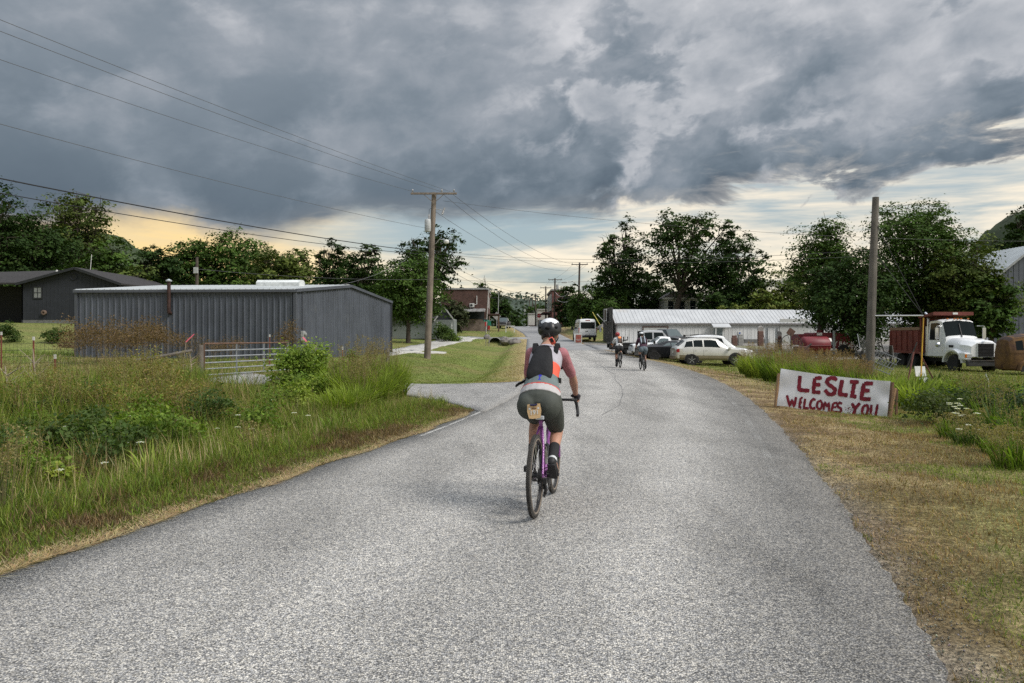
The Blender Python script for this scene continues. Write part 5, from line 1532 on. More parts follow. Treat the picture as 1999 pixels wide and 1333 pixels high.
def ext1(root, dx, H, rad, m):
    z = H - 2.25
    b = MB(); b.lathe([(.0, -.42), (.2, -.42), (.22, -.36), (.22, .3), (.19, .36), (.0, .4)], 16, M=Matrix.Translation((dx - .38, -.02, z + .2))); t = b.build('transformer', mat('transformer_grey', (.42, .44, .45), .5), root, smooth=40)
    MB().lathe([(.04, 0), (.07, .05), (.04, .1), (.07, .15), (.03, .3)], 10, M=Matrix.Translation((dx - .32, -.05, z + .58))).build('bushing', CER, t)
    MB().bar((dx - .2, 0, z + .3), (dx, 0, z + .3), .08).bar((dx - .2, 0, z), (dx, 0, z), .08).build('bracket', STEEL, t)
    MB().tube([(dx - .32, -.05, z + .88), (dx - .3, -.05, z + 1.2), (dx - .1, -.2, z + 1.25)], .012, 5).build('jumper_wire', TRIMD, t)
    b = MB(); b.tube([(dx + .1, -.1, H - 1.05), (dx + .55, -.12, H - 1.12)], .02, 5); b.lathe([(.05, 0), (.07, .04), (.05, .08), (.07, .12), (.05, .16), (.07, .2), (.05, .24), (.05, .45)], 10, M=cyl_M((dx + .52, -.12, H - 1.4), (.35, 0, 1))); b.build('fuse_cutout', CER, root)
    b = MB(); b.tube([(dx + .1, -.1, H - 3.25), (dx + .4, -.5, H - 3.0), (dx + .8, -.8, H - 3.1)], .03, 6); l = b.build('lamp_arm', STEEL, root)
    MB().lathe([(.06, .12), (.14, .08), (.17, 0), (.14, -.1), (.06, -.14)], 14, M=Matrix.Translation((dx + .85, -.85, H - 3.2))).build('lamp_head', TRIMW, l)
P1 = pole('tall wooden utility pole with crossarm and transformer on the lawn', 834, 703, 848, 376, 47, .19, WOOD, (2.9, .1, (-.92, .35, .88)), extras=ext1)
P2 = pole('weathered lone wooden pole without crossarm behind the banner', 1696, 745, 1710, 385, 26, .142, WOODG, None)
def ext2(root, dx, H, rad, m):
    MB().tube([(dx - .1, -.1, H - 3.7), (dx - 1.2, -.6, H - 3.0), (dx - 2.2, -.9, H - 3.2)], .05, 6).build('lamp_arm', STEEL, root)
    MB().box((dx - 2.5, -.95, H - 3.25), (.75, .3, .18)).build('lamp_head', STEEL, root)
P3 = pole('dark utility pole with street lamp behind the white van', 1129, 640, 1132, 512, 117, .17, WOODD, (2.6, .35, (-.9, .0, .9)), 'street poles', extras=ext2)
def ext3(root, dx, H, rad, m):
    MB().lathe([(.0, -.45), (.24, -.42), (.24, .4), (0, .45)], 12, M=Matrix.Translation((dx + .45, -.05, H - 1.6))).build('transformer', STEEL, root)
P4 = pole('dark utility pole with a transformer in front of the red brick building', 1082, 650, 1084, 543, 140, .17, WOODD, (2.6, .3, (-.9, .9)), 'street poles', extras=ext3)
P5 = pole('dark utility pole left of the red brick building corner', 1066, 648, 1066, 559, 160, .17, WOODD, (2.4, .3, (-.9, .9)), 'street poles')
P6 = pole('far thin utility pole with crossarm rising over the tan shop', 1046, 645, 1046, 573, 200, .18, WOODD, (2.4, .3, (-.9, .9)), 'street poles')
P7 = pole('far thin utility pole left of the white shop front', 1040, 645, 1040, 580, 230, .18, WOODD, (2.0, .3, ()), 'street poles')
P8 = pole('farthest thin utility pole, leftmost of the row down the street', 1034, 645, 1034, 585, 260, .18, WOODD, (2.0, .3, ()), 'street poles')
P9 = pole('bare far pole standing alone between the street trees', 1025, 645, 1025, 592, 245, .2, STEEL, None)
P10 = pole('pale leaning flag pole in front of the brick shop', 949, 648, 955, 560, 112, .06, mat('pale_pole', (.5, .49, .47), .6), None, name='light_pole')
P11 = pole('thin grey street lamp beside the brick shop', 972, 645, 974, 572, 135, .07, STEEL, None, name='light_pole', extras=lambda root, dx, H, rad, m: MB().tube([(dx, 0, H), (dx - .2, -.1, H + .4), (dx - 1.0, -.3, H + .55), (dx - 2.4, -.5, H + .5)], .05, 6).build('lamp_arm', STEEL, root))
P12 = pole('short service pole with a grey meter box behind the metal building', 385, 600, 385, 502, 56, .13, WOODD, None, name='service_pole', extras=lambda root, dx, H, rad, m: MB().box((dx, -.2, H - 1.0), (.3, .18, .45)).build('meter_box', STEEL, root))

WIRE = mat('wire_black', (.015, .015, .017), .7, 0)
WIRE2 = mat('wire_grey', (.09, .09, .095), .7, 0)
def wire(label, a, b, sag, rad=.012, group='overhead wires', m=None, n=22):
    a, b = Vector(a), Vector(b)
    root = empty('power_line', tuple((a + b) / 2), 0, label, 'wire', group)
    o = (a + b) / 2
    MB().tube([a.lerp(b, t) - o - Vector((0, 0, sag * 4 * t * (1 - t))) for t in np.linspace(0, 1, n)], rad, 5).build('cable', m or WIRE2, root, fix=False)
def at(px, py, Y): return Vector((PX(px, Y), Y, PZ(py, Y)))
# overhead lines along the left, to a pole behind the camera
E = Vector((-25.0, -4.0, 0))
def left(px, py, z_end, sag, off, lab, rad=.009, m=None): wire(lab, at(px, py, 47), E + Vector((off, 0, z_end)), sag, rad, 'lines over the left bank', m)
left(880, 374, 11.1, .55, 1.1, 'uppermost overhead line from the crossarm across the left sky')
left(862, 374, 11.1, .62, .4, 'second overhead line just below the uppermost one')
left(808, 374, 10.9, .75, -1.2, 'third overhead line from the left tip of the crossarm')
left(842, 447, 8.7, .75, 0, 'single neutral line below the crossarm lines')
left(838, 492, 7.2, .85, 0, 'thick black telephone cable above the treetops', .021, WIRE)
left(838, 497, 6.7, .95, 0, 'thinner black cable under the thick telephone cable', .014, WIRE)
wire('overhead line from the pole to the far right over the trees', at(866, 392, 47), at(2250, 470, 42), .8, .009, 'lines across the road')
wire('upper of two lines crossing the road to the lone pole', at(842, 489, 47), at(1703, 488, 26), .45, .007, 'lines across the road')
wire('lower of two lines crossing the road to the lone pole', at(842, 494, 47), at(1702, 499, 26), .42, .007, 'lines across the road')
for (px, py), (qx, qy), Y2, s, lab in (((880, 376), (1145, 517), 117, 1.3, 'crossarm line running down the street on the right'), ((862, 376), (1118, 517), 117, 1.5, 'second crossarm line running down the street'),
                                      ((846, 410), (1130, 524), 117, 1.6, 'middle line from the pole down the street'), ((843, 497), (1066, 565), 160, 1.6, 'thick cable from the pole to the red brick building', ), ((843, 506), (1066, 575), 160, 1.9, 'lower cable from the pole to the street poles')):
    wire(lab, at(px, py, 47), at(qx, qy, Y2), s, .012, 'lines down the street')
wire('pale drooping service wire beside the red brick building', at(1086, 583, 140), at(1129, 572, 117), 1.0, .03, 'service drops', mat('wire_pale', (.5, .5, .5)))
wire('second pale drooping service wire beside the red brick building', at(1084, 570, 140), at(1112, 570, 125), .8, .03, 'service drops', mat('wire_pale', (.5, .5, .5)))
for i, (a_, b_) in enumerate((((1118, 517, 117), (1073, 547, 140)), ((1145, 517, 117), (1095, 547, 140)), ((1073, 547, 140), (1057, 562, 160)), ((1095, 547, 140), (1076, 562, 160)), ((1057, 562, 160), (1038, 576, 200)))):
    wire('thin line linking the street poles', at(*a_), at(*b_), .4, .012, 'lines between the street poles')
wire('line crossing the street from the brick shop', at(890, 578, 130), at(1240, 575, 125), .5, .02, 'lines across the street')
wire('higher line crossing the street above the shops', at(880, 545, 120), at(1235, 545, 118), .5, .02, 'lines across the street')
wire('service drop from the trees to the metal building gable', at(795, 505, 60), at(583, 566, 38.2), .5, .014, 'service drops')
wire('thin service line through the trees behind the metal building', at(385, 525, 56), at(860, 545, 70), .3, .012, 'service drops')
# sidewalk guy on the lone pole
gx, gzr = PX(1803, 25.5), PZ(616, 25.5)
root = empty('guy_strut', (PX(1707, 26), 26, 0), 0, 'pale horizontal strut with guy wires and a yellow guard on the lone pole', 'guy wire')
oo = Vector(root.location)
MB().tube([Vector((PX(1703, 26), 25.9, PZ(616.5, 26))) - oo, Vector((gx, 25.5, gzr)) - oo], .026, 8).build('strut', STEEL, root)
MB().tube([Vector((PX(1709, 26), 25.9, PZ(440, 26))) - oo, Vector((gx, 25.5, gzr)) - oo], .012, 5).tube([Vector((PX(1708, 26), 25.9, PZ(497, 26))) - oo, Vector((gx, 25.5, gzr)) - oo], .012, 5).build('guy_wire', WIRE, root)
gb = Vector((PX(1797, 25), 25, gzf(PX(1797, 25), 25)))
MB().tube([Vector((gx, 25.5, gzr)) - oo, gb - oo], .01, 5).build('guy_wire', WIRE, root)
MB().tube([Vector((gx, 25.5, gzr - .08)) - oo, (Vector((gx, 25.5, gzr)) * .1 + gb * .9) - oo], .024, 8).build('guard', mat('guard_yellow', (.50, .29, .025), .5), root)
for (a_, b_, col, lab) in (((1157, 609), (1179, 633), (.5, .42, .08), 'slanting yellow guy guard left of the white building'), ((1166, 613), (1189, 637), (.7, .7, .68), 'slanting pale pipe leaning on the white building corner'), ((1135, 619), (1136, 633), (.55, .5, .15), 'upright yellow stake behind the white van')):
    Y = 92 if 'building' in lab and 'pale' not in lab else (83 if 'pale' in lab else 96)
    a3, b3 = at(*a_, Y), at(*b_, Y)
    b3.z = min(b3.z, gzf(b3.x, Y) + .6) if 'pale' not in lab else b3.z
    rt = empty('guy_guard', tuple(b3), 0, lab, 'guy guard')
    gd_ = b3 + (b3 - a3) * .8; gd_ = gd_ if 'pale' not in lab else b3
    MB().tube([a3 - b3, gd_ - b3], .05, 6).build('tube', mat('guard_%d' % a_[0], col, .5), rt)
# ------------------------------------------------------------------ gate, fences, small yard things
GALV = mat('gate_galvanised', (.30, .32, .34), .45, .15, 5, metal=.3)
GRUST = mat('gate_rust', (.13, .075, .05), .8, .3, 8)
ga, gb_ = Vector((-11.02, 26.6, 0)), Vector((-9.35, 31.0, 0))
root = empty('farm_gate', (ga.x, ga.y, gzf(ga.x, ga.y)), 0, 'galvanised tube farm gate with rusty top rail before the metal building', 'gate')
o = Vector(root.location); d_ = (gb_ - ga); zb = .02
def gp(t, z): 
    p = ga + d_ * t
    return Vector((p.x, p.y, o.z + z)) - o
for i, z in enumerate((.12, .34, .56, .78, 1.0)):
    MB().tube([gp(.0, z), gp(1, z)], .024, 8).build('bar', GALV, root, smooth=40)
MB().tube([gp(0, 1.25), gp(1, 1.25)], .028, 8).build('top_rail', GRUST, root, smooth=40)
for t in (0.0, .35, .68, 1.0):
    b = MB(); b.bar(gp(t, .08), gp(t, 1.25), .05, .025); b.build('upright', GALV if t else GRUST, root)
def post(label, x, y, h, rad, m, lean=0, name='fence_post', group=None, parts=None):
    rt = empty(name, (x, y, gzf(x, y)), 0, label, 'post', group)
    MB().tube([(0, 0, -.2), (lean * .5, 0, h * .5), (lean, 0, h)], [rad * 1.05, rad, rad * .95], 10).build('shaft', m, rt, smooth=45)
    if parts: parts(rt)
    return rt
POSTW = mat('old_post', (.13, .115, .10), .95, .3, 4, .5, 30)
post('thick grey wooden post the gate hangs from', ga.x - .12, ga.y - .02, 1.2, .11, POSTW)
post('grey wooden post behind the tall bush at the gate end', PX(615, 31.6), 31.6, 1.15, .10, POSTW)
rt = empty('rail_brace', (ga.x - .3, ga.y - .3, gzf(ga.x, ga.y)), 0, 'fallen weathered rail leaning left of the gate post', 'rail')
MB().tube([(0, 0, 1.0), (-.9, -.2, .82), (-1.9, -.4, .65)], .06, 8).build('shaft', POSTW, rt)
TP = mat('tpost_rust', (.16, .05, .035), .8, .3); TPW = mat('tpost_tip', (.5, .5, .48), .6)
def tpost(label, px, Y, h):
    x = PX(px, Y); rt = empty('fence_stake', (x, Y, gzf(x, Y)), 0, label, 'stake')
    MB().bar((0, 0, -.1), (0, 0, h), .04, .035).build('shaft', TP, rt)
    MB().bar((0, 0, h), (0, 0, h + .12), .055, .045).build('tip', TPW, rt)
tpost('rusty steel fence stake with pale tip left of the weeds', 108, 21, .9)
tpost('rusty steel fence stake among dead twigs at the left', 66, 24, 1.4)
tpost('rusty steel fence stake seen through the gate', 527, 34, 1.3)
tpost('short rusty stake beside the grey gable wall', 669, 30, 1.0)
tpost('dark fence stake at the left edge', 3, 27, 1.5)
# wire mesh fence between the stakes
rt = empty('wire_fence', (PX(66, 29), 29, gzf(PX(66, 29), 29)), 0, 'sagging wire mesh fence in front of the left lawn', 'fence')
o = Vector(rt.location)
def wf(t, z): 
    x = -22 + 11.3 * t; y = 29 - 1.5 * t
    return Vector((x, y, gzf(x, y) + z)) - o
wm = mat('fence_wire', (.05, .045, .04), .8, 0)
for z in (.15, .4, .65, .9, 1.15):
    MB().tube([wf(t, z + .02 * math.sin(t * 20)) for t in np.linspace(0, 1, 12)], .006, 4).build('line_wire', wm, rt, fix=False)
b = MB()
for t in np.linspace(0, 1, 70): b.tube([wf(t, .1), wf(t, 1.16)], .004, 3, cap=False)
b.build('stay_wires', wm, rt, fix=False)
# low timber rail before the gable
rt = empty('timber_rail', (PX(718, 33), 33, gzf(PX(718, 33), 33)), 0, 'short two post timber rail beside the gable wall', 'rail')
w = PX(752, 33) - PX(713, 33)
for x in (0, w): MB().tube([(x, 0, -.1), (x, 0, 1.0)], .09, 8).build('post', POSTW, rt)
MB().bar((-.05, -.1, .82), (w + .05, -.1, .86), .09, .14).build('rail', POSTW, rt)
# survey ribbons and dead twigs
PINK = mat('pink_ribbon', (.75, .16, .24), .6)
def ribbon(label, px, py, Y, pts):
    p = at(px, py, Y); rt = empty('ribbon', tuple(p), 0, label, 'ribbon')
    b = MB()
    for i in range(len(pts) - 1):
        a, c = pts[i], pts[i + 1]; wv = .022
        b.add([(a[0] - wv, a[1], a[2]), (a[0] + wv, a[1] + .01, a[2]), (c[0] + wv, c[1] + .01, c[2]), (c[0] - wv, c[1], c[2])], [(0, 1, 2, 3)])
    b.build('strip', PINK, rt, fix=False)
    q = gzf(p.x, p.y) - p.z
    MB().tube([(pts[-1][0], .01, pts[-1][2]), (pts[-1][0] - .1, .02, q * .6), (pts[-1][0] - .05, 0, q)], .008, 4).build('twig', mat('dead_twig', (.30, .25, .20), .9), rt)
ribbon('pink and white ribbon tied to dead twigs left of the gate', 378, 652, 24, [(0.02, 0, 0), (-.06, 0, -.08), (-.16, 0, -.17), (-.24, 0, -.26)])
ribbon('pink ribbon on top of the tall bush near the meter', 592, 658, 20, [(0, 0, 0), (.05, 0, -.06), (.1, 0, -.13)])
def twigs(label, px, Y, h, seed):
    r_ = random.Random(seed); x = PX(px, Y); rt = empty('dead_branch', (x, Y, gzf(x, Y)), 0, label, 'branch'); b = MB()
    b.tube([(0, 0, -.1), (.03, 0, h * .5), (-.02, 0, h)], [.03, .022, .008], 6)
    for i in range(7):
        z = h * r_.uniform(.25, .8); dx = r_.choice((-1, 1)) * r_.uniform(.15, .45) * h
        b.tube([(.02, 0, z), (dx * .5, r_.uniform(-.1, .1), z + h * .13), (dx, r_.uniform(-.2, .2), z + h * r_.uniform(.2, .4))], [.014, .01, .004], 4)
    b.build('limb', mat('dead_twig', (.30, .25, .20)), rt)
twigs('bare pale dead branch standing left of the dead weeds', 66, 19, 1.2, 1)
twigs('bare dead branch at the far left edge of the bank', 12, 16.5, .9, 2)
twigs('bare dead twigs left of the gate post', 372, 25, 1.0, 3)
# brick stack by the house
rt = empty('brick_stack', (PX(140, 45), 45, gzf(PX(140, 45), 45)), 0, 'small stack of hollow blocks on the lawn by the metal building', 'blocks')
BL_ = mat('hollow_block', (.20, .135, .10), .9, .25)
for i in range(4):
    for j in range(5 - i):
        b = MB(); x = -.55 + j * .32 + i * .32
        b.box((x, 0, .09 + i * .18), (.30, .28, .035)).box((x, 0, .215 + i * .18 - .035), (.30, .28, .03)).box((x - .13, 0, .14 + i * .18), (.04, .28, .14)).box((x + .13, 0, .14 + i * .18), (.04, .28, .14)); b.build('block', BL_, rt)
# boulder, culvert and its rocks
STONE = mat('boulder', (.22, .20, .185), .9, .35, 2.5, .7, 12)
def rock(label, p, s, seed, name='boulder'):
    r_ = np.random.default_rng(seed); rt = empty(name, (p[0], p[1], gzf(p[0], p[1])), seed, label, 'rock')
    b = MB(); b.sphere((0, 0, s[2] * .35), s, 14, 9)
    b.v = [tuple(np.array(v) * (1 + .10 * math.sin(v[0] * 3 / s[0] + seed) + .07 * math.sin(v[1] * 5 / s[1] + v[2] * 4 / s[2] + seed * 2) + r_.normal(0, .035))) for v in b.v]
    b.build('stone', STONE, rt, smooth=25)
q = G(856, 653); rock('rounded grey boulder at the lawn corner of the cross street', (q.x, q.y), (1.6, 1.0, 1.0), 3)
for i, (px, py, s, lab) in enumerate(((986, 671, (1.1, .7, .6), 'left rock at the culvert mouth'), (1005, 671, (.8, .6, .5), 'right rock at the culvert mouth'), (951, 662, (.5, .4, .4), 'small pale rock under the street name sign'), (1177, 643, (1.0, .7, .5), 'pale rock on the slope left of the white building'))):
    q = G(px, py); rock('grey ' + lab, (q.x, q.y), s, 5 + i, 'rock')
q = Vector((PX(967, 91.0), 91.0, 0)); q.z = gzf(q.x, 90.4) - .05; rt = empty('culvert_pipe', (q.x, q.y, q.z), R(-6), 'corrugated culvert pipe opening beside the cross street', 'culvert')
b = MB(); n = 24
b.loft([[(.78 * math.cos(2 * math.pi * k / n), y, .45 + .62 * math.sin(2 * math.pi * k / n)) for k in range(n)] for y in (0, 5)], cap=False); b.loft([[(.70 * math.cos(2 * math.pi * k / n), y, .45 + .54 * math.sin(2 * math.pi * k / n)) for k in range(n)] for y in (0, 5)], cap=False)
b.build('pipe', mat('culvert_dark', (.05, .05, .05), .8), rt, fix=False)
MB().tube([(.74 * math.cos(a), -.01, .45 + .58 * math.sin(a)) for a in np.linspace(0, 2 * math.pi, 24, endpoint=False)], .06, 6, close=True).build('rim', mat('culvert_rim', (.34, .34, .33), .6), rt)

# ------------------------------------------------------------------ signs
SW = mat('sign_white', (.60, .60, .58), .6, .12); SR = mat('sign_red', (.42, .035, .035), .55, .1); SG_ = mat('sign_green', (.02, .18, .12), .5, .1)
def signpost(name, label, px, pyb, pyt, Y, plates):
    x = PX(px, Y); zb = gzf(x, Y); rt = empty(name, (x, Y, zb), 0, label, 'sign')
    MB().bar((0, 0, -.1), (0, 0, PZ(pyt, Y) - zb), .07, .05).build('post', mat('sign_post', (.18, .18, .18), .6), rt)
    for (dx, py, w, h, m, nm, rz_) in plates:
        MB().box((dx, -.06, PZ(py, Y) - zb), (w, .02, h), rot=Matrix.Rotation(rz_, 3, 'Z')).build(nm, m, rt)
    return rt
s1 = signpost('street_sign', 'street name sign post with small red marker at the corner', 949, 664, 623, 90, [(.1, 626, .7, .18, SG_, 'name_plate', .3), (-.1, 624.5, .6, .18, mat('sign_blue_d', (.02, .05, .09)), 'name_plate', -.6), (-.02, 632.5, .2, .5, SR, 'marker', 0)])
s2 = signpost('street_sign', 'green sign above a red and white marker at the corner', 955, 664, 626, 88, [(.05, 631, .40, .52, SG_, 'green_plate', 0), (0, 639.5, .26, .42, SR, 'marker', 0), (0, 638.5, .2, .06, SW, 'marker_bar', 0), (0, 641, .2, .05, SW, 'marker_bar', 0)])
x = PX(1053, 160); zb = gzf(x, 160)
rt = empty('stop_sign', (x, 160, zb), 0, 'red octagonal stop sign down the street', 'sign')
MB().bar((0, 0, -.1), (0, 0, PZ(612, 160) - zb), .08, .06).build('post', SW, rt)
b = MB(); zc = PZ(616, 160) - zb
b.prism([(.48 * math.cos(R(22.5 + 45 * k)), -.08, zc + .48 * math.sin(R(22.5 + 45 * k))) for k in range(8)], (0, 0, 0), (0, .03, 0)); b.build('plate', SR, rt)
text_mesh('lettering', 'STOP', .36, SW, rt, Matrix.Translation((0, -.095, zc)) @ Matrix.Rotation(R(90), 4, 'X'))
# A-board by the van
AY = 81.0; x = PX(1129, AY); rt = empty('sandwich_board', (x, AY, gzf(x, AY)), R(4), 'white framed sandwich board with red panel behind the white van', 'sign')
for s in (-1, 1):
    rot = Matrix.Rotation(R(-10) * s, 3, 'X')
    MB().box((0, .22 * s, .52), (.78, .04, 1.08), rot=rot).build('board', SW, rt, bevel=.01)
MB().box((0, -.255, .52), (.58, .012, .84), rot=Matrix.Rotation(R(10), 3, 'X')).build('panel', mat('sign_brick', (.34, .10, .075), .6), rt)
b = MB()
for i, (z, n, w) in enumerate(((.78, 3, .12), (.62, 4, .09), (.44, 5, .08), (.32, 4, .07))):
    for k in range(n): b.box(((k - (n - 1) / 2) * w * 1.35, -.27 + (z - .52) * .176, z), (w * .75, .008, .09 if i < 2 else .05), rot=Matrix.Rotation(R(10), 3, 'X'))
b.build('worn_lettering', SW, rt)
q = Vector((PX(937, 112), 112, 0)); rt = empty('small_cart', (q.x, q.y, gzf(q.x, q.y)), 0, 'pale bench and barrels outside the brick shop', 'bench')
MB().box((4.6, -6, .9), (1.4, .6, .1)).build('top', SW, rt)
for x in (4.0, 5.2): MB().box((x, -6, .45), (.12, .5, .9)).build('leg', SW, rt)
x = PX(970, 130); rt = empty('warning_sign', (x, 130, gzf(x, 130)), 0, 'back of a grey diamond sign near the parked pickup', 'sign')
MB().bar((0, 0, 0), (0, 0, 2.6), .08, .06).build('post', STEEL, rt)
MB().prism([(0, -.06, 1.5), (.75, -.06, 2.25), (0, -.06, 3.0), (-.75, -.06, 2.25)], (0, 0, 0), (0, .03, 0)).build('plate', STEEL, rt)
x = PX(1019, 250); rt = empty('warning_sign', (x, 250, gzf(x, 250)), 0, 'tiny yellow diamond sign at the end of the street', 'sign')
MB().bar((0, 0, 0), (0, 0, 1.4), .08, .06).build('post', STEEL, rt)
MB().prism([(0, -.06, .9), (.6, -.06, 1.5), (0, -.06, 2.1), (-.6, -.06, 1.5)], (0, 0, 0), (0, .03, 0)).build('plate', mat('sign_yellow', (.6, .36, .03), .5), rt)

# ------------------------------------------------------------------ the welcome banner
TLp, TRp, BLp, BRp = at(1525, 719, 16.2), at(1739, 744, 15.2), at(1517, 792, 16.2), at(1732, 817, 15.2)
rt = empty('welcome_banner', (BLp.x, BLp.y, gzf(BLp.x, BLp.y)), 0, 'white cloth banner with hand painted dark red welcome lettering by the road', 'banner')
o = Vector(rt.location)
nb = (TRp - TLp).cross(TLp - BLp).normalized()
if nb.y > 0: nb = -nb
def BP(u, v, off=0.0):
    p = (BLp * (1 - u) + BRp * u) * (1 - v) + (TLp * (1 - u) + TRp * u) * v
    w = .006 * math.sin(u * 9 + v * 5) * v * (1 - .3 * v) + .003 * math.sin(u * 23 - v * 9 + 1) * (1 - abs(2 * v - 1)) + .012 * math.exp(-((u - .02) / .06) ** 2) * math.sin(v * 9) + .010 * math.exp(-((u - .97) / .05) ** 2) * math.sin(v * 7 + 1)
    w += .010 * math.sin((u * 1.0 - v * .35) * 16) * math.exp(-(u / .22) ** 2) + .010 * math.sin((u + v * .5) * 18) * math.exp(-((1 - u) / .15) ** 2)
    sag = -.030 * math.sin(math.pi * u) ** .8 * v + .010 * math.sin(u * 21) * (1 - v)
    return p + nb * (w + off) + Vector((0, 0, sag)) - o
b = MB(); nu, nv = 64, 22
for off, rev in ((0, 0), (-.004, 1)):
    vs = [BP(i / nu, j / nv, off) for j in range(nv + 1) for i in range(nu + 1)]
    fs = [(j * (nu + 1) + i, j * (nu + 1) + i + 1, (j + 1) * (nu + 1) + i + 1, (j + 1) * (nu + 1) + i) for j in range(nv) for i in range(nu)]
    b.add(vs, [tuple(reversed(f)) if rev else f for f in fs])
CLOTH = mat('banner_cloth', (.80, .81, .84), .75, .04, 3)
b.build('cloth', CLOTH, rt, smooth=60, fix=False)
MARO = mat('maroon_paint', (.20, .012, .028), .6, .25, 9)
c4 = [np.array(p, float) for p in ((148, 882), (975, 985), (993, 714), (178, 612))]     # crop corners BL BR TR TL
def uv(p):
    p = np.array(p, float); u = v = .5
    for _ in range(12):
        f = c4[0] * (1 - u) * (1 - v) + c4[1] * u * (1 - v) + c4[2] * u * v + c4[3] * (1 - u) * v - p
        du = (c4[1] - c4[0]) * (1 - v) + (c4[2] - c4[3]) * v; dv = (c4[3] - c4[0]) * (1 - u) + (c4[2] - c4[1]) * u
        s = np.linalg.solve(np.stack([du, dv], 1), -f); u += s[0]; v += s[1]
    return u, v
STROKES = [  # (letter, width, polylines)
    ('L', 25, [[(328, 662), (323, 715), (320, 764), (402, 773)]]),
    ('E', 24, [[(442, 680), (436, 730), (432, 784), (486, 788)], [(442, 680), (496, 677)], [(438, 730), (486, 729)]]),
    ('S', 25, [[(608, 694), (590, 680), (565, 676), (541, 688), (532, 706), (546, 726), (575, 744), (597, 765), (592, 788), (570, 801), (545, 797), (519, 766)]]),
    ('L', 26, [[(647, 692), (638, 745), (628, 798), (690, 811)]]),
    ('I', 25, [[(703, 707), (768, 712)], [(737, 712), (729, 765), (722, 816)], [(706, 815), (754, 822)]]),
    ('E', 25, [[(806, 722), (796, 780), (789, 836), (856, 839)], [(806, 722), (870, 724)], [(799, 774), (848, 776)]]),
    ('W', 17, [[(228, 808), (240, 850), (250, 886), (268, 842), (286, 888), (300, 818)]]),
    ('E', 15, [[(336, 824), (330, 858), (325, 892), (342, 894)], [(336, 824), (352, 822)], [(331, 857), (346, 856)]]),
    ('L', 16, [[(370, 830), (365, 866), (361, 898), (398, 905)]]),
    ('C', 17, [[(450, 846), (434, 836), (417, 850), (408, 878), (412, 900), (428, 910), (450, 904)]]),
    ('O', 15, [[(482, 850), (466, 862), (460, 888), (468, 910), (484, 914), (498, 896), (500, 868), (488, 850), (482, 850)]]),
    ('M', 14, [[(512, 918), (520, 858), (536, 892), (553, 862), (552, 926)]]),
    ('E', 15, [[(584, 864), (577, 896), (571, 926), (612, 931)], [(584, 864), (614, 862)], [(579, 894), (606, 894)]]),
    ('S', 16, [[(650, 872), (632, 862), (614, 874), (618, 893), (640, 906), (645, 924), (628, 936), (602, 928)]]),
    ('Y', 19, [[(722, 870), (733, 892), (747, 910)], [(780, 868), (760, 892), (747, 910), (741, 935), (736, 956)]]),
    ('O', 17, [[(822, 880), (803, 896), (796, 930), (802, 958), (818, 964), (832, 944), (840, 908), (834, 884), (822, 880)]]),
    ('U', 16, [[(862, 880), (860, 925), (856, 970)], [(906, 880), (899, 930), (891, 976)]])]
k = 0
for let, wpx, lines in STROKES:
    b = MB()
    for ln in lines:
        P_ = [np.array(p, float) for p in ln]
        Q = []
        for a, c in zip(P_, P_[1:]):
            m_ = max(2, int(np.linalg.norm(c - a) / 10)); Q += [a + (c - a) * i / m_ for i in range(m_)]
        Q.append(P_[-1])
        L_, R_ = [], []
        for i, q in enumerate(Q):
            t = Q[min(i + 1, len(Q) - 1)] - Q[max(i - 1, 0)]; t /= np.linalg.norm(t) + 1e-9
            n_ = np.array([-t[1], t[0]]); ww = wpx * 1.18 / 2 * (1 + .10 * math.sin(i * 1.9 + k) + .06 * math.sin(i * 4.7))
            if i in (0, len(Q) - 1): ww *= .86
            L_.append(q + n_ * ww); R_.append(q - n_ * ww)
        off = .005 + .0012 * (k % 7); k += 1
        vs = [BP(*uv(p), off) for pr in zip(L_, R_) for p in pr]
        b.add(vs, [(2 * i, 2 * i + 1, 2 * i + 3, 2 * i + 2) for i in range(len(Q) - 1)])
    b.build('lettering', MARO, rt, fix=False)
b = MB(); r_ = random.Random(3)
for i in range(46):
    c = (r_.gauss(700, 14), r_.gauss(918, 14)) if i < 30 else (r_.uniform(640, 915), r_.uniform(930, 975)); s = r_.uniform(1.2, 3.0)
    if c[1] > 985: continue
    b.add([BP(*uv((c[0] + s * math.cos(a), c[1] + s * 1.6 * math.sin(a))), .0035) for a in np.linspace(0, 6.28, 6, endpoint=False)], [tuple(range(6))])
b.build('paint_spatter', MARO, rt, fix=False)
PINE = mat('pine_plank', (.36, .22, .115), .8, .2, 2.5, .3, 40); PINED = mat('brown_plank', (.17, .10, .06), .85, .2, 2.5)
def plank(a, c, w, th, m): 
    a, c = Vector(a) - o, Vector(c) - o
    d = (c - a); MB().box((a + c) / 2, (w, th, d.length), rot=d.to_track_quat('Z', 'Y').to_matrix()).build('stake', m, rt)
plank(at(1513, 794, 16.25) - Vector((0, 0, .1)), at(1521, 729, 16.25), .10, .035, PINE)
plank(at(1520, 792, 16.4) - Vector((0, 0, .1)), at(1524, 728, 16.4), .05, .03, PINED)
plank(at(1735, 817, 15.26) - Vector((0, 0, .1)), at(1742, 746, 15.26), .11, .035, PINED)
plank(at(1736, 819, 15.0) - Vector((0, 0, .1)), at(1748, 757, 15.0), .07, .035, PINE)
plank(at(1750, 814, 15.5) - Vector((0, 0, .1)), at(1751, 760, 15.5), .06, .035, PINED)

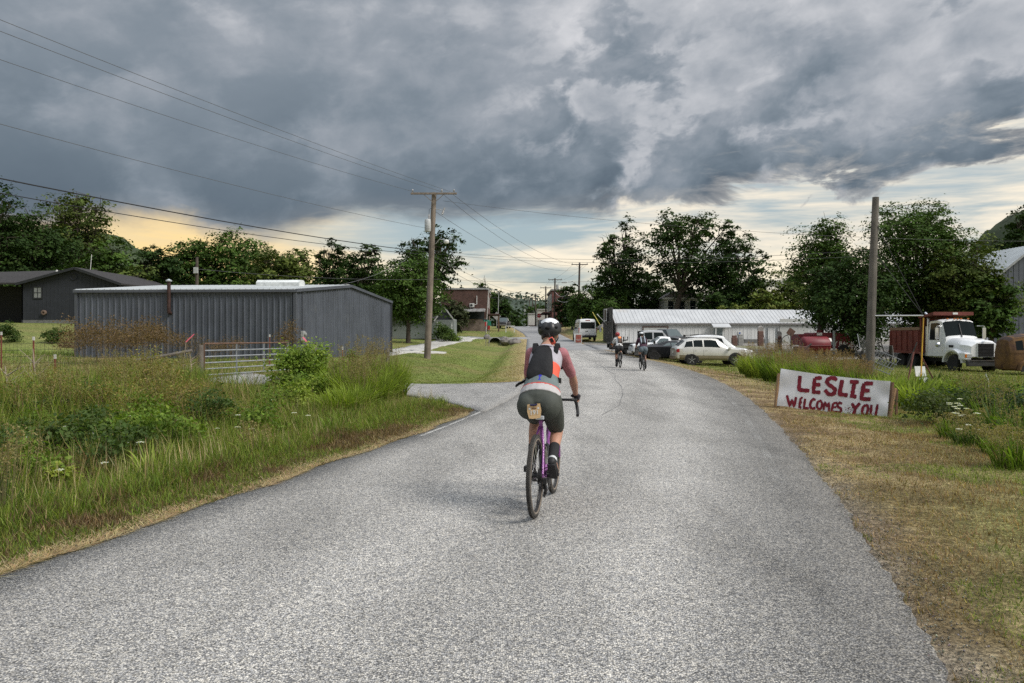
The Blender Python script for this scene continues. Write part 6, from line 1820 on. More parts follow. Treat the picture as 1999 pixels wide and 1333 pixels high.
# ------------------------------------------------------------------ vehicles
RUB = mat('tyre_rubber', (.018, .018, .018), .9, .3, 8)
ALLOY = mat('alloy_wheel', (.50, .51, .52), .35, .1, metal=.5)
CHROME = mat('chrome', (.55, .56, .57), .2, .05, metal=.9)
BLACKP = mat('black_plastic', (.02, .02, .021), .6)
def carglass(name='car_glass'): return glass_mat(name, (.012, .016, .017), .05, .07)
CG = carglass(); CGL = glass_mat('car_glass_sheen', (.10, .125, .13), .08, .1)  # paler tinted panes: bright sky reflection painted into the glass colour
def paint(name, col, metal=.15): return mat(name, col, .32, .05, 1.5, metal=metal, coat=.5)
REDL = mat('tail_light', (.30, .015, .015), .25); CLRL = mat('head_light', (.42, .43, .42), .15); AMBL = mat('amber_light', (.55, .16, .02), .3)
_wheels = {}
def wheel(root, x, y, z, r, w, style='alloy', side=1, rimm=None):
    key = (round(r, 3), round(w, 3), style, side)
    if key not in _wheels:
        b = MB(); b.lathe([(r * .62, -w * .42), (r * .80, -w / 2), (r * .95, -w * .48), (r, -w * .3), (r, w * .3), (r * .95, w * .48), (r * .80, w / 2), (r * .62, w * .42)], 24, M=Matrix.Rotation(R(90), 4, 'X'))
        t = b.build('tyre', RUB, None, smooth=35)
        b = MB(); n = {'alloy': 5, 'spoke8': 9, 'steel': 0, 'dark': 5}.get(style, 0)
        Mx = Matrix.Rotation(R(90), 4, 'X')
        f = -1 if side > 0 else 1          # outer face direction in y
        b.lathe([(r * .55, w * .35), (r * .64, w * .42), (r * .64, w * .3), (r * .55, w * .2)], 24, M=Matrix.Rotation(R(90) * (-1 if side > 0 else 1), 4, 'X'))
        M2 = Matrix.Rotation(R(90) * (-1 if side > 0 else 1), 4, 'X')
        if n:
            b.lathe([(.0, w * .38), (r * .14, w * .38), (r * .16, w * .2)], 12, M=M2)
            for i in range(n):
                a = 2 * math.pi * i / n + .3
                d = Vector((math.cos(a), 0, math.sin(a)))
                p = Vector((0, side * w * .34, 0))
                b.bar(p + d * r * .1, p + d * r * .6, r * (.17 if n == 5 else .10), w * .1)
        else:
            b.lathe([(.0, w * .3), (r * .2, w * .32), (r * .22, w * .18), (r * .5, w * .12), (r * .56, w * .3)], 16, M=M2)
        b.lathe([(0, .0), (r * .56, .0), (r * .56, .01), (0, .01)], 16, 1, M=Matrix.Translation((0, side * w * .1, 0)) @ M2)
        rm = b.build('rim', [rimm or (ALLOY if style != 'dark' else mat('dark_alloy', (.06, .06, .065), .4, metal=.4)), BLACKP], None, smooth=35)
        _wheels[key] = (t, rm)
        wr = empty('wheel_proto')
        t.parent = wr; rm.parent = wr
        w_ = wr
        w_.name = 'wheel'
        w_.parent = root; w_.location = (x, y, z)
        return w_
    t, rm = _wheels[key]
    w_ = empty('wheel'); w_.parent = root; w_.location = (x, y, z)
    t2 = t.copy(); COL.objects.link(t2); t2.parent = w_
    r2 = rm.copy(); COL.objects.link(r2); r2.parent = w_
    return w_

class Body:
    """lofted vehicle shell; stations (x, zb, belt, top, wl, wb, wt), rear to front"""
    def __init__(self, st, crown=.03):
        self.st = [np.array(s, float) for s in st]; self.cr = crown
    def ring(self, s):
        i = min(int(s), len(self.st) - 2); f = s - i
        x, zb, be, to, wl, wb, wt = self.st[i] * (1 - f) + self.st[i + 1] * f
        return [(x, 0, zb), (x, wl * .88, zb), (x, wl, zb + .08), (x, wb * 1.01, zb * .45 + be * .55), (x, wb * .985, be), (x, wt, to - min(.07, max(.02, (to - be) * .3))), (x, wt * .84, to), (x, 0, to + self.cr)]
    def S(self, s, k, side):
        r = self.ring(s); i = min(int(k), 6); f = k - i
        p = Vector(r[i]) * (1 - f) + Vector(r[i + 1]) * f
        p.y *= side
        return p
    def shell(self, m, root, name='body', smooth=32):
        b = MB(); rings = []
        for s in np.linspace(0, len(self.st) - 1, (len(self.st) - 1) * 3 + 1):
            h = [Vector(p) for p in self.ring(s)]
            rings.append(h + [Vector((p.x, -p.y, p.z)) for p in reversed(h[1:-1])])
        return b.loft(rings).build(name, m, root, smooth=smooth)
    def patch(self, name, m, root, s0, s1, k0, k1, side, off=.006, ns=5, nk=3, s0t=None, s1t=None):
        """s0t, s1t: station range at the upper edge (slanted ends)"""
        s0t = s0 if s0t is None else s0t; s1t = s1 if s1t is None else s1t
        g = [[self.S((s0 + (s0t - s0) * j / nk) * (1 - i / ns) + (s1 + (s1t - s1) * j / nk) * i / ns, k0 + (k1 - k0) * j / nk, side) for i in range(ns + 1)] for j in range(nk + 1)]
        return self._emit(name, m, root, g, off, Vector((0, side, .2)))
    def across(self, name, m, root, s0, s1, k, off=.006, ns=3, nq=8):
        g = [[self.S(s0 + (s1 - s0) * i / ns, 7 - abs(-1 + 2 * j / nq) * (7 - k), 1 if j >= nq / 2 else -1) for i in range(ns + 1)] for j in range(nq + 1)]
        return self._emit(name, m, root, g, off, Vector((0, 0, 1)))
    def _emit(self, name, m, root, g, off, hint):
        nj, ni = len(g), len(g[0])
        c = [[None] * ni for _ in range(nj)]
        for j in range(nj):
            for i in range(ni):
                a = g[j][min(i + 1, ni - 1)] - g[j][max(i - 1, 0)]; b_ = g[min(j + 1, nj - 1)][i] - g[max(j - 1, 0)][i]
                n = a.cross(b_)
                if n.length < 1e-9: n = hint.copy()
                n.normalize()
                if n.dot(hint) < 0: n = -n
                c[j][i] = g[j][i] + n * off
        b = MB(); b.add([p for r in c for p in r], [(j * ni + i, j * ni + i + 1, (j + 1) * ni + i + 1, (j + 1) * ni + i) for j in range(nj - 1) for i in range(ni - 1)])
        return b.build(name, m, root, smooth=60, fix=False)
def arch(root, x, y, z, r, m=None):
    b = MB(); s = 1 if y > 0 else -1
    pts = [(x + r * math.cos(a), y, z + r * math.sin(a)) for a in np.linspace(R(-12), R(192), 16)]
    b.prism(pts, (0, 0, 0), (0, s * .012, 0)); b.build('wheel_arch', m or BLACKP, root)

def suv(name, label, x, y, rz, P, lower=None, roof=None, L=4.58, hs=1.0, wheelst='alloy', group=None, cat='car', dark=False, z=None):
    root = empty(name, (x, y, gzf(x, y) if z is None else z), rz, label, cat, group)
    k = L / 4.58
    st = [(-2.29, .45, .95, 1.02, .78, .80, .66), (-2.20, .36, 1.02, 1.12, .86, .88, .70), (-1.62, .30, 1.05, 1.56 * hs, .9, .91, .62), (-1.0, .28, 1.05, 1.66 * hs, .9, .915, .63), (-.1, .28, 1.03, 1.68 * hs, .9, .915, .64), (.36, .28, 1.01, 1.60 * hs, .9, .91, .64), (1.12, .28, 1.0, 1.07, .9, .90, .78), (1.75, .30, .93, 1.00, .88, .88, .74), (2.12, .34, .84, .90, .83, .83, .66), (2.27, .42, .70, .76, .72, .72, .56), (2.29, .46, .62, .66, .66, .66, .5)]
    lift = .05
    B = Body([(s[0] * k, s[1] + lift, s[2] + lift, s[3] + lift + .02, *s[4:]) for s in st])
    B.shell(P, root)
    for sd in (1, -1):
        B.patch('window', CG, root, 1.72, 2.62, 4.16, 4.86, sd, s0t=2.02)
        B.patch('window', CG, root, 2.72, 3.42, 4.14, 4.88, sd)
        B.patch('window', CG, root, 3.52, 5.15, 4.14, 4.88, sd, s1t=4.72)
        if lower: B.patch('lower_cladding', lower, root, .6, 9.4, 1.6, 2.7, sd, .004, 14)
        B.patch('door_seam', BLACKP, root, 2.67, 2.685, 2.6, 4.1, sd, .003, 1, 4)
        B.patch('door_seam', BLACKP, root, 3.46, 3.475, 2.4, 4.1, sd, .003, 1, 4)
        B.patch('door_handle', P, root, 2.85, 3.0, 3.6, 3.72, sd, .03, 2, 1)
        B.patch('door_handle', P, root, 3.6, 3.75, 3.6, 3.72, sd, .03, 2, 1)
        B.patch('tail_light', REDL, root, .35, 1.22, 3.25, 3.95, sd, .01)
        B.patch('head_light', CLRL, root, 7.7, 9.1, 3.4, 4.3, sd, .012)
        b = MB(); b.box((1.0 * k, sd * 1.0, 1.08), (.14, .2, .16)); b.build('mirror', P, root, bevel=.04)
        for wx_ in (-1.32 * k, 1.40 * k):
            arch(root, wx_, sd * .905, .38, .45)
            wheel(root, wx_, sd * .84, .375, .375, .23, wheelst, sd)
        b = MB(); b.tube([(-1.7 * k, sd * .60, 1.72 * hs), (-1.0 * k, sd * .62, 1.78 * hs), (.2 * k, sd * .60, 1.74 * hs)], .02, 6); b.build('roof_rail', BLACKP, root)
    B.across('windscreen', CG, root, 5.1, 5.92, 5.25)
    B.across('rear_window', CG, root, 1.12, 1.85, 5.25)
    B.across('grille', BLACKP, root, 9.2, 9.8, 5.0, .004)
    b = MB(); b.box((-2.30 * k, 0, .52), (.12, 1.5, .22)); b.build('bumper', lower or P, root, bevel=.04)
    b = MB(); b.box((2.27 * k, 0, .46), (.14, 1.35, .22)); b.build('bumper', lower or P, root, bevel=.04)
    MB().box((-2.31 * k, 0, .85), (.02, .32, .16)).build('number_plate', SW, root)
    return root
BEIGE = paint('beige_paint', (.56, .55, .51), .3); GOLDL = paint('gold_cladding', (.23, .195, .135)); WHITEP = paint('white_paint', (.78, .79, .79), 0); SILV = paint('silver_paint', (.36, .365, .37)); BLKP = mat('black_paint', (.006, .0065, .008), .3, .05, spec=.3); DGREY = paint('dark_grey_paint', (.05, .052, .055))
suv('parked_suv', 'cream and gold two tone parked SUV nearest the road', PX(1385, 47), 47, 0, BEIGE, GOLDL)
suv('parked_suv', 'white SUV parked close behind the cream one', PX(1397, 49.6), 49.6, R(-1), WHITEP, None, L=4.95, hs=1.14)
# black coupe
x, y = PX(1312, 51), 51.0
root = empty('parked_coupe', (x, y, gzf(x, y)), R(2), 'black coupe parked left of the cream SUV', 'car')
B = Body([(-2.4, .45, .85, .92, .8, .82, .7), (-2.3, .35, .93, 1.0, .9, .92, .76), (-1.7, .26, .98, 1.05, .94, .95, .78), (-1.15, .22, .98, 1.12, .95, .955, .72), (-.35, .2, .96, 1.36, .95, .95, .62), (.25, .2, .95, 1.35, .95, .95, .63), (1.0, .2, .94, 1.0, .95, .95, .8), (2.0, .24, .86, .92, .92, .92, .76), (2.35, .34, .74, .8, .84, .84, .66), (2.4, .4, .6, .64, .8, .8, .6)])
B.shell(BLKP, root)
for sd in (1, -1):
    B.patch('window', CGL if sd < 0 else CG, root, 3.35, 4.1, 4.3, 4.9, sd, s0t=3.8); B.patch('window', CGL if sd < 0 else CG, root, 4.2, 5.7, 4.2, 4.9, sd, s1t=5.2)
    B.patch('tail_light', REDL, root, .3, .95, 3.4, 3.9, sd, .012)
    for wx_ in (-1.42, 1.45): arch(root, wx_, sd * .945, .36, .43); wheel(root, wx_, sd * .88, .35, .35, .24, 'dark', sd)
B.across('windscreen', CG, root, 5.1, 5.9, 5.2); B.across('rear_window', CG, root, 3.05, 3.9, 5.2)
b = MB(); b.box((-2.38, 0, .5), (.12, 1.6, .25)); b.build('bumper', BLKP, root, bevel=.04)
# pickups
def pickup(name, label, x, y, rz, P, crew=True, bed='box', glass=CG, L=5.6, z=None, wheelst='alloy', hs=1.0):
    root = empty(name, (x, y, gzf(x, y) if z is None else z), rz, label, 'truck')
    cabx0 = -.75 if crew else .0
    st = [(cabx0 - .02, .5, 1.15, 1.72 * hs, .92, .93, .68), (cabx0 + .05, .45, 1.18, 1.86 * hs, .95, .96, .70), (cabx0 + .5, .42, 1.18, 1.90 * hs, .96, .97, .71), (.75, .42, 1.17, 1.88 * hs, .96, .97, .71), (1.35, .42, 1.13, 1.20, .96, .96, .84), (2.3, .45, 1.08, 1.15, .95, .95, .82), (2.72, .5, 1.0, 1.07, .9, .9, .74), (2.8, .55, .85, .9, .85, .85, .66)]
    B = Body(st); B.shell(P, root, 'cab')
    for sd in (1, -1):
        if crew:
            B.patch('window', glass, root, 1.15, 2.2, 4.15, 4.88, sd); B.patch('window', glass, root, 2.32, 3.62, 4.15, 4.88, sd, s1t=3.1)
        else: B.patch('window', glass, root, 1.3, 3.62, 4.15, 4.88, sd, s1t=3.1)
        B.patch('head_light', CLRL, root, 6.0, 6.8, 3.2, 4.2, sd, .012)
        B.patch('door_seam', BLACKP, root, 2.26, 2.275, 2.4, 4.1, sd, .003, 1, 4)
        MB().box((1.25, sd * 1.08, 1.25), (.14, .2, .24)).build('mirror', BLACKP, root, bevel=.04)
        for wx_ in (-1.75, 1.95): arch(root, wx_, sd * .965, .42, .48); wheel(root, wx_, sd * .88, .40, .40, .26, wheelst, sd)
    B.across('windscreen', glass, root, 3.05, 3.95, 5.2)
    B.across('grille', BLACKP, root, 6.3, 6.9, 5.0, .004)
    MB().box((2.82, 0, .55), (.16, 1.8, .25)).build('bumper', CHROME, root, bevel=.04)
    if bed == 'box':
        x0, x1 = -2.8, cabx0 - .06
        for sd in (1, -1): MB().box(((x0 + x1) / 2, sd * .92, .85), (x1 - x0, .1, .72)).build('bed_side', P, root, bevel=.03)
        MB().box((x0 + .03, 0, .85), (.08, 1.76, .7)).build('tailgate', P, root, bevel=.02)
        MB().box(((x0 + x1) / 2, 0, .55), (x1 - x0 - .02, 1.74, .1)).build('bed_floor', BLACKP, root)
        for sd in (1, -1): MB().box((x0 - .02, sd * .86, .95), (.06, .14, .4)).build('tail_light', REDL, root)
        MB().box((x0 - .1, 0, .5), (.14, 1.7, .2)).build('bumper', CHROME, root, bevel=.03)
    else:
        x0, x1 = -3.3, cabx0 - .1
        MB().box(((x0 + x1) / 2, 0, .98), (x1 - x0, 2.1, .12)).build('flatbed', BLACKP, root, bevel=.02)
        MB().box(((x0 + x1) / 2, -1.0, .78), (x1 - x0, .06, .3)).build('bed_skirt', BLACKP, root)
        MB().box(((x0 + x1) / 2, 1.0, .78), (x1 - x0, .06, .3)).build('bed_skirt', BLACKP, root)
        b = MB()
        for y_ in np.linspace(-.9, .9, 5): b.bar((x1 - .05, y_, 1.0), (x1 - .05, y_, 1.9), .06)
        b.bar((x1 - .05, -.95, 1.9), (x1 - .05, .95, 1.9), .07); b.build('headache_rack', BLACKP, root)
        MB().tube([(x0 + .2, .1, 1.08), (x0 + 1.5, .1, 1.25), (x0 + 1.5, .1, 1.5)], .05, 6).tube([(x0 + 1.2, .1, 1.1), (x0 + 1.2, .1, 1.5)], .05, 6).build('boom', BLACKP, root)
        MB().box(((x0 + x1) / 2, 0, .65), (x1 - x0 - .2, .8, .25)).build('chassis', BLACKP, root)
        MB().box((x0 + .2, -1.04, .95), (.2, .02, .06)).build('marker_light', AMBL, root)
    return root
pickup('flatbed_truck', 'silver crew cab truck with black flatbed behind the cyclists', PX(1272, 57), 57.0, R(-2), SILV, True, 'flat', hs=1.04)
pickup('parked_pickup', 'small white pickup parked behind the black coupe', PX(1306, 54), 54.0, R(180), WHITEP, False, 'box', CGL, hs=.86)
pickup('parked_pickup', 'dark grey pickup facing the road in front of the garage door', PX(1302, 70), 70.0, R(-62), DGREY, True, 'box', CGL)
pickup('parked_pickup', 'dark pickup parked in front of the brick shop down the street', PX(984, 135), 135.0, R(-97), DGREY, True, 'box', CGL)
suv('parked_car', 'white car parked far down the street by the shops', PX(1032, 205), 205, R(80), WHITEP, None, hs=.95)
suv('parked_car', 'dark car parked beside the stop sign down the street', PX(1060, 170), 170, R(85), DGREY, None, hs=.95)

# white van with its back to us
x, y = PX(1141, 87.5), 87.5
root = empty('white_van', (x, y, gzf(x, y)), R(93), 'white high roof passenger van parked with its back to the road', 'van')
B = Body([(-2.75, .5, 1.25, 2.28, .98, .98, .86), (-2.7, .42, 1.28, 2.42, 1.02, 1.02, .86), (-2.3, .38, 1.3, 2.5, 1.03, 1.03, .86), (1.0, .38, 1.3, 2.48, 1.03, 1.03, .86), (1.55, .38, 1.28, 2.3, 1.03, 1.02, .82), (2.3, .4, 1.22, 1.32, 1.0, .98, .82), (2.7, .45, 1.05, 1.12, .94, .92, .72), (2.78, .5, .85, .9, .88, .86, .6)], .04)
B.shell(WHITEP, root)
for sd in (1, -1):
    B.patch('window', CG, root, 2.08, 2.45, 4.1, 4.75, sd); B.patch('window', CG, root, 2.5, 2.95, 4.1, 4.75, sd); B.patch('window', CG, root, 3.1, 4.7, 4.1, 4.75, sd, s1t=4.2)
    MB().box((-2.70, sd * 1.0, 1.2), (.1, .1, .6)).build('tail_light', REDL, root, bevel=.02)
    MB().box((1.6, sd * 1.2, 1.5), (.14, .26, .36)).build('mirror', BLACKP, root, bevel=.05)
    for wx_ in (-1.6, 1.75): arch(root, wx_, sd * 1.03, .38, .44); wheel(root, wx_, sd * .95, .37, .37, .24, 'alloy', sd)
MB().box((-2.775, 0, 1.78), (.03, 1.6, .72)).build('rear_window', CG, root, bevel=.012)
MB().box((-2.80, 0, 1.78), (.012, .03, .74)).build('door_seam', BLACKP, root)
MB().box((-2.85, 0, .52), (.26, 1.95, .24)).build('bumper', BLACKP, root, bevel=.05)
MB().box((-2.79, 0, .78), (.02, .5, .14)).build('number_plate', SW, root)
MB().box((-2.74, 0, 2.36), (.06, .5, .07)).build('brake_light', REDL, root)
MB().box((-2.77, .1, 1.12), (.03, .3, .06)).build('door_handle', BLACKP, root)

# dump truck facing the camera
TX, TY = 28.75, 45.0
tz = PZ(728, 46.2)
root = empty('dump_truck', (TX, TY, tz), R(-90), 'white cabbed dump truck with red dump bed under the big maple', 'truck', scale=1.07)
TW = WHITEP; REDB = mat('dump_bed_red', (.155, .038, .028), .65, .2, 1.5, col2=(.10, .045, .03), c2lo=.55, c2hi=.75)
# local x forward (towards the camera), y left; the front bumper at x = 0
H_ = Body([(-2.35, 1.05, 1.75, 2.05, .98, .98, .80), (-1.2, 1.05, 1.68, 1.98, .96, .96, .72), (-.25, 1.0, 1.6, 1.86, .86, .86, .58), (-.10, .98, 1.55, 1.78, .82, .80, .54)], .05)
H_.shell(TW, root, 'hood', 40)
C_ = Body([(-4.15, .95, 1.75, 3.02, 1.02, 1.02, .90), (-4.05, .85, 1.75, 3.12, 1.05, 1.05, .92), (-3.3, .85, 1.75, 3.16, 1.05, 1.05, .92), (-2.75, .85, 1.75, 3.08, 1.05, 1.05, .92), (-2.30, .9, 1.75, 2.0, 1.03, 1.02, .94)], .06)
C_.shell(TW, root, 'cab', 32)
for sd in (1, -1):
    C_.patch('window', CG, root, 1.15, 2.72, 4.12, 4.9, sd, s1t=2.6)
    C_.patch('door_seam', BLACKP, root, .98, 1.0, 1.5, 4.9, sd, .004, 1, 6)
    # flared wing over the front wheel
    b = MB(); rg = []
    for a in np.linspace(R(2), R(178), 14):
        ca, sa = math.cos(a), math.sin(a)
        rg.append([Vector((-1.35 + .74 * ca * 1.15, sd * .78, .58 + .70 * sa)), Vector((-1.35 + .74 * ca * 1.15, sd * 1.17, .58 + .68 * sa)), Vector((-1.35 + .86 * ca * 1.12, sd * 1.19, .58 + .78 * sa)), Vector((-1.35 + .86 * ca * 1.12, sd * .78, .62 + .86 * sa))])
    b.loft(rg); wng = b.build('fender', TW, root, smooth=45)
    b = MB(); b.box((-.42, sd * .98, 1.0), (.62, .40, .42)); b.build('fender_nose', TW, wng, bevel=.07)
    MB().box((-.105, sd * .90, 1.02), (.03, .30, .20)).build('headlight', CLRL, root, bevel=.012)
    MB().box((-.12, sd * 1.10, 1.02), (.05, .12, .20)).build('turn_signal', AMBL, root, bevel=.012)
    wheel(root, -1.35, sd * 1.0, .52, .52, .30, 'steel', sd, mat('truck_rim', (.48, .47, .44), .5, col2=(.2, .12, .08)))
    for wx_ in (-5.75, -7.1): wheel(root, wx_, sd * .92, .52, .52, .52, 'steel', sd)
    b = MB(); b.tube([(-2.55, sd * 1.05, 2.75), (-2.45, sd * 1.42, 2.75), (-2.45, sd * 1.42, 1.75), (-2.55, sd * 1.05, 1.7)], .022, 6); mr = b.build('mirror_arm', CHROME, root)
    MB().box((-2.45, sd * 1.42, 2.3), (.06, .20, .7)).build('mirror', CHROME, mr, bevel=.02)
    MB().lathe([(0, .0), (.14, .03), (.15, .1), (.06, .16)], 14, M=cyl_M((-2.45, sd * 1.38, 1.62), (1, 0, 0))).build('round_mirror', CHROME, mr)
    MB().box((-1.75, sd * .975, 1.55), (.45, .02, .14)).build('hood_vent', BLACKP, root)
C_.across('windscreen', CG, root, 3.06, 3.86, 5.05, .012)
MB().box((-2.45, 0, 2.5), (.05, .05, .85), rot=Matrix.Rotation(R(-22), 3, 'Y')).build('screen_divider', BLACKP, root)
MB().box((-.075, 0, 1.35), (.05, .96, .80)).build('grille_frame', TW, root, bevel=.02)
for i in range(9): MB().box((-.04, 0, 1.03 + i * .08), (.03, .88, .045)).build('grille_bar', BLACKP, root)
MB().box((-.055, 0, 1.35), (.02, .9, .74)).build('grille_back', mat('grille_dark', (.008, .008, .008), .7), root)
MB().box((.0, 0, .60), (.22, 2.25, .34)).build('bumper', mat('bumper_black', (.05, .05, .05), .5), root, bevel=.04)
MB().box((.12, 0, .76), (.03, 1.9, .07)).build('bumper_strip', CHROME, root)
MB().box((-.02, 0, 1.98), (.2, .06, .12), rot=Matrix.Rotation(R(-15), 3, 'Y')).build('hood_ornament', CHROME, root)
for y_ in (-.62, -.2, 0, .2, .62): MB().sphere((-2.72, y_, 3.18), (.09, .05, .045), 8, 6).build('marker_lamp', AMBL, root)
MB().tube([(-4.45, -.82, .9), (-4.45, -.82, 1.2)], .17, 12).tube([(-4.45, -.82, 1.2), (-4.45, -.82, 2.75)], .17, 14).tube([(-4.45, -.82, 2.75), (-4.45, -.82, 3.2), (-4.5, -.82, 3.45), (-4.75, -.82, 3.6)], .075, 10).build('exhaust_stack', CHROME, root, smooth=45)
MB().box((-4.3, 0, .72), (7.6, .85, .28)).build('chassis', BLACKP, root)
# dump bed: floor, ribbed sides, tailgate, cab shield
bx0_, bx1_ = -8.4, -4.75
for sd in (1, -1):
    side_ = MB().box(((bx0_ + bx1_) / 2, sd * 1.16, 1.84), (bx1_ - bx0_, .07, 1.40)).build('bed_side', REDB, root)
    for i in range(6): MB().box((bx0_ + .12 + i * (bx1_ - bx0_ - .24) / 5, sd * 1.225, 1.82), (.13, .07, 1.30)).build('rib', REDB, side_)
    MB().box(((bx0_ + bx1_) / 2, sd * 1.23, 1.12), (bx1_ - bx0_ + .1, .09, .16)).build('lower_rail', REDB, side_)
    MB().box(((bx0_ + bx1_) / 2, sd * 1.17, 2.62), (bx1_ - bx0_, .10, .18)).build('top_board', mat('top_board_tan', (.22, .14, .09), .8), side_)
MB().box(((bx0_ + bx1_) / 2, 0, 1.14), (bx1_ - bx0_ - .02, 2.2, .1)).build('bed_floor', REDB, root)
MB().box((bx0_ - .02, 0, 1.65), (.08, 2.34, 1.2), rot=Matrix.Rotation(R(6), 3, 'Y')).build('tailgate', REDB, root)
MB().box((bx1_ - .05, 0, 2.2), (.09, 2.24, 2.1)).build('bed_front', REDB, root)
MB().add([(bx1_ - .1, -1.22, 3.28), (bx1_ - .1, 1.22, 3.28), (-3.15, 1.22, 3.42), (-3.15, -1.22, 3.42), (bx1_ - .1, -1.22, 3.36), (bx1_ - .1, 1.22, 3.36), (-3.15, 1.22, 3.62), (-3.15, -1.22, 3.62)], [(0, 1, 2, 3), (4, 7, 6, 5), (0, 3, 7, 4), (1, 5, 6, 2), (2, 6, 7, 3), (0, 4, 5, 1)]).build('cab_shield', REDB, root)
MB().box((-3.13, .1, 3.52), (.02, .3, .12)).build('shield_plate', SW, root)

# rusted panel van at the right edge
x, y = PX(1947, 41.5) + 3.2, 42.5
RUST = mat('rusted_body', (.13, .068, .02), .75, .3, 1.2, .25, 20, col2=(.075, .035, .018), c2lo=.42, c2hi=.66, c2scale=1.6); RUSTD = mat('rusted_roof', (.05, .032, .026), .85, .3, 1.5)
root = empty('rusted_panel_van', (x, y, PZ(736, 42)), R(-4), 'old rust brown panel van without wheels cut by the right edge', 'van')
B = Body([(-2.2, .55, 1.35, 1.75, .62, .66, .48), (-2.15, .42, 1.4, 2.05, .74, .78, .58), (-1.9, .36, 1.42, 2.26, .82, .86, .64), (-1.2, .34, 1.45, 2.38, .86, .9, .66), (.4, .34, 1.45, 2.40, .86, .9, .66), (1.0, .36, 1.42, 2.22, .86, .88, .64), (1.45, .4, 1.35, 1.45, .8, .78, .6), (2.2, .45, 1.25, 1.35, .6, .58, .45), (2.45, .5, 1.0, 1.05, .5, .48, .4)], .07)
B.shell(RUST, root, smooth=40)
for sd in (1, -1):
    B.patch('roof_panel', RUSTD, root, 1.1, 5.3, 4.95, 7, sd, .008, 12, 4)
    B.patch('window', CG, root, 2.08, 2.62, 4.12, 4.78, sd); B.patch('window', CG, root, 2.8, 3.5, 4.12, 4.78, sd); B.patch('window', CG, root, 4.05, 4.9, 4.12, 4.78, sd)
    B.patch('belt_moulding', RUST, root, .6, 6, 3.86, 3.94, sd, .03, 16, 1)
    b = MB(); rg = []
    for a in np.linspace(R(0), R(180), 12):
        rg.append([Vector((-1.2 + rr * math.cos(a) * 1.05, sd * yy, .40 + rr * math.sin(a))) for rr, yy in ((.46, .86), (.46, 1.0), (.56, 1.02), (.64, .88))])
    b.loft(rg); fd = b.build('fender', RUST, root, smooth=45)
    MB().prism([(-1.2 + .46 * math.cos(a), sd * .90, .38 + .46 * math.sin(a)) for a in np.linspace(R(-10), R(190), 14)], (0, 0, 0), (0, sd * .03, 0)).build('wheel_well', BLACKP, fd)

# red tanker parts in the yard
TRED = mat('tanker_red', (.15, .014, .02), .5, .2, 1.2, col2=(.15, .05, .045), c2lo=.56, c2hi=.72); TLIT = mat('tanker_lettering', (.62, .60, .56), .6)
Y = 57.0; x0, x1 = PX(1568, Y), PX(1615, Y); zg = gzf(x0, Y)
root = empty('red_tank', (x0, Y, zg), 0, 'dark red horizontal tank lying in the tall grass', 'tank')
b = MB(); n = 22; zc = PZ(674, Y) - zg; rr = .68
rg = []
for x_, k_ in ((-.18, .55), (-.05, .9), (.06, 1.0), (x1 - x0 - .06, 1.0), (x1 - x0 + .05, .9), (x1 - x0 + .12, .55)):
    rg.append([Vector((x_, rr * k_ * math.cos(2 * math.pi * k / n), zc + rr * k_ * math.sin(2 * math.pi * k / n))) for k in range(n)])
b.loft(rg).build('tank_shell', TRED, root, smooth=40)
MB().box((x1 - x0 + .02, -.45, zc + .42), (.28, .02, .3), rot=Matrix.Rotation(R(-35), 3, 'X')).build('tank_label', TLIT, root)
MB().tube([(0, -rr - .01, zc), (x1 - x0, -rr - .01, zc)], .03, 5).build('seam_rail', TRED, root)
for x_ in (.3, x1 - x0 - .4): MB().box((x_, 0, (zc - rr * .8) / 2), (.15, 1.0, zc - rr * .8)).build('cradle', BLACKP, root)
Y = 60.0; x0, x1 = PX(1588, Y), PX(1664, Y); zg = gzf(x0, Y)
root = empty('tanker_truck', (x0, Y, zg), 0, 'red tanker truck rear with white STAY BACK lettering behind the tank', 'truck')
h = PZ(649, Y) - zg; w = x1 - x0
b = MB(); b.prism([(0, 0, .6), (w + .1, 0, .6), (w + .1, 0, h * .55), (w - .25, 0, h - .22), (w - .8, 0, h), (.2, 0, h), (0, 0, h - .2)], (0, 0, 0), (0, 2.3, 0)); b.build('tank_body', TRED, root, bevel=.04)
xl_ = PX(1637, Y) - x0
text_mesh('lettering', 'STAY BACK', .48, TLIT, root, Matrix.Translation((xl_ + .05, -.012, PZ(671, Y) - zg)) @ Matrix.Rotation(R(90), 4, 'X'), bold=.012)
text_mesh('lettering', '500 FT', .44, TLIT, root, Matrix.Translation((xl_ + .6, -.012, PZ(680, Y) - zg)) @ Matrix.Rotation(R(90), 4, 'X'), bold=.012)
MB().box((PX(1600, Y) - x0, -.03, PZ(652, Y) - zg), (.42, .02, .22)).build('number_plate', TLIT, root)
MB().tube([(PX(1627, Y) - x0, -.15, .4), (PX(1627, Y) - x0, -.15, h + .15)], .1, 10).build('standpipe', mat('standpipe_grey', (.3, .33, .32), .5), root)
MB().tube([(w * .3, 1, h), (w * .3, 1, h + .2)], .25, 14).build('hatch', TRED, root)
MB().box((PX(1575, Y) - x0 + .2, 1, h * .7), (1.6, 1.8, .9)).build('cab', TRED, root, bevel=.06)
for x_ in (.8, w - .7): wheel(root, x_, .1, .48, .48, .28, 'steel', -1)
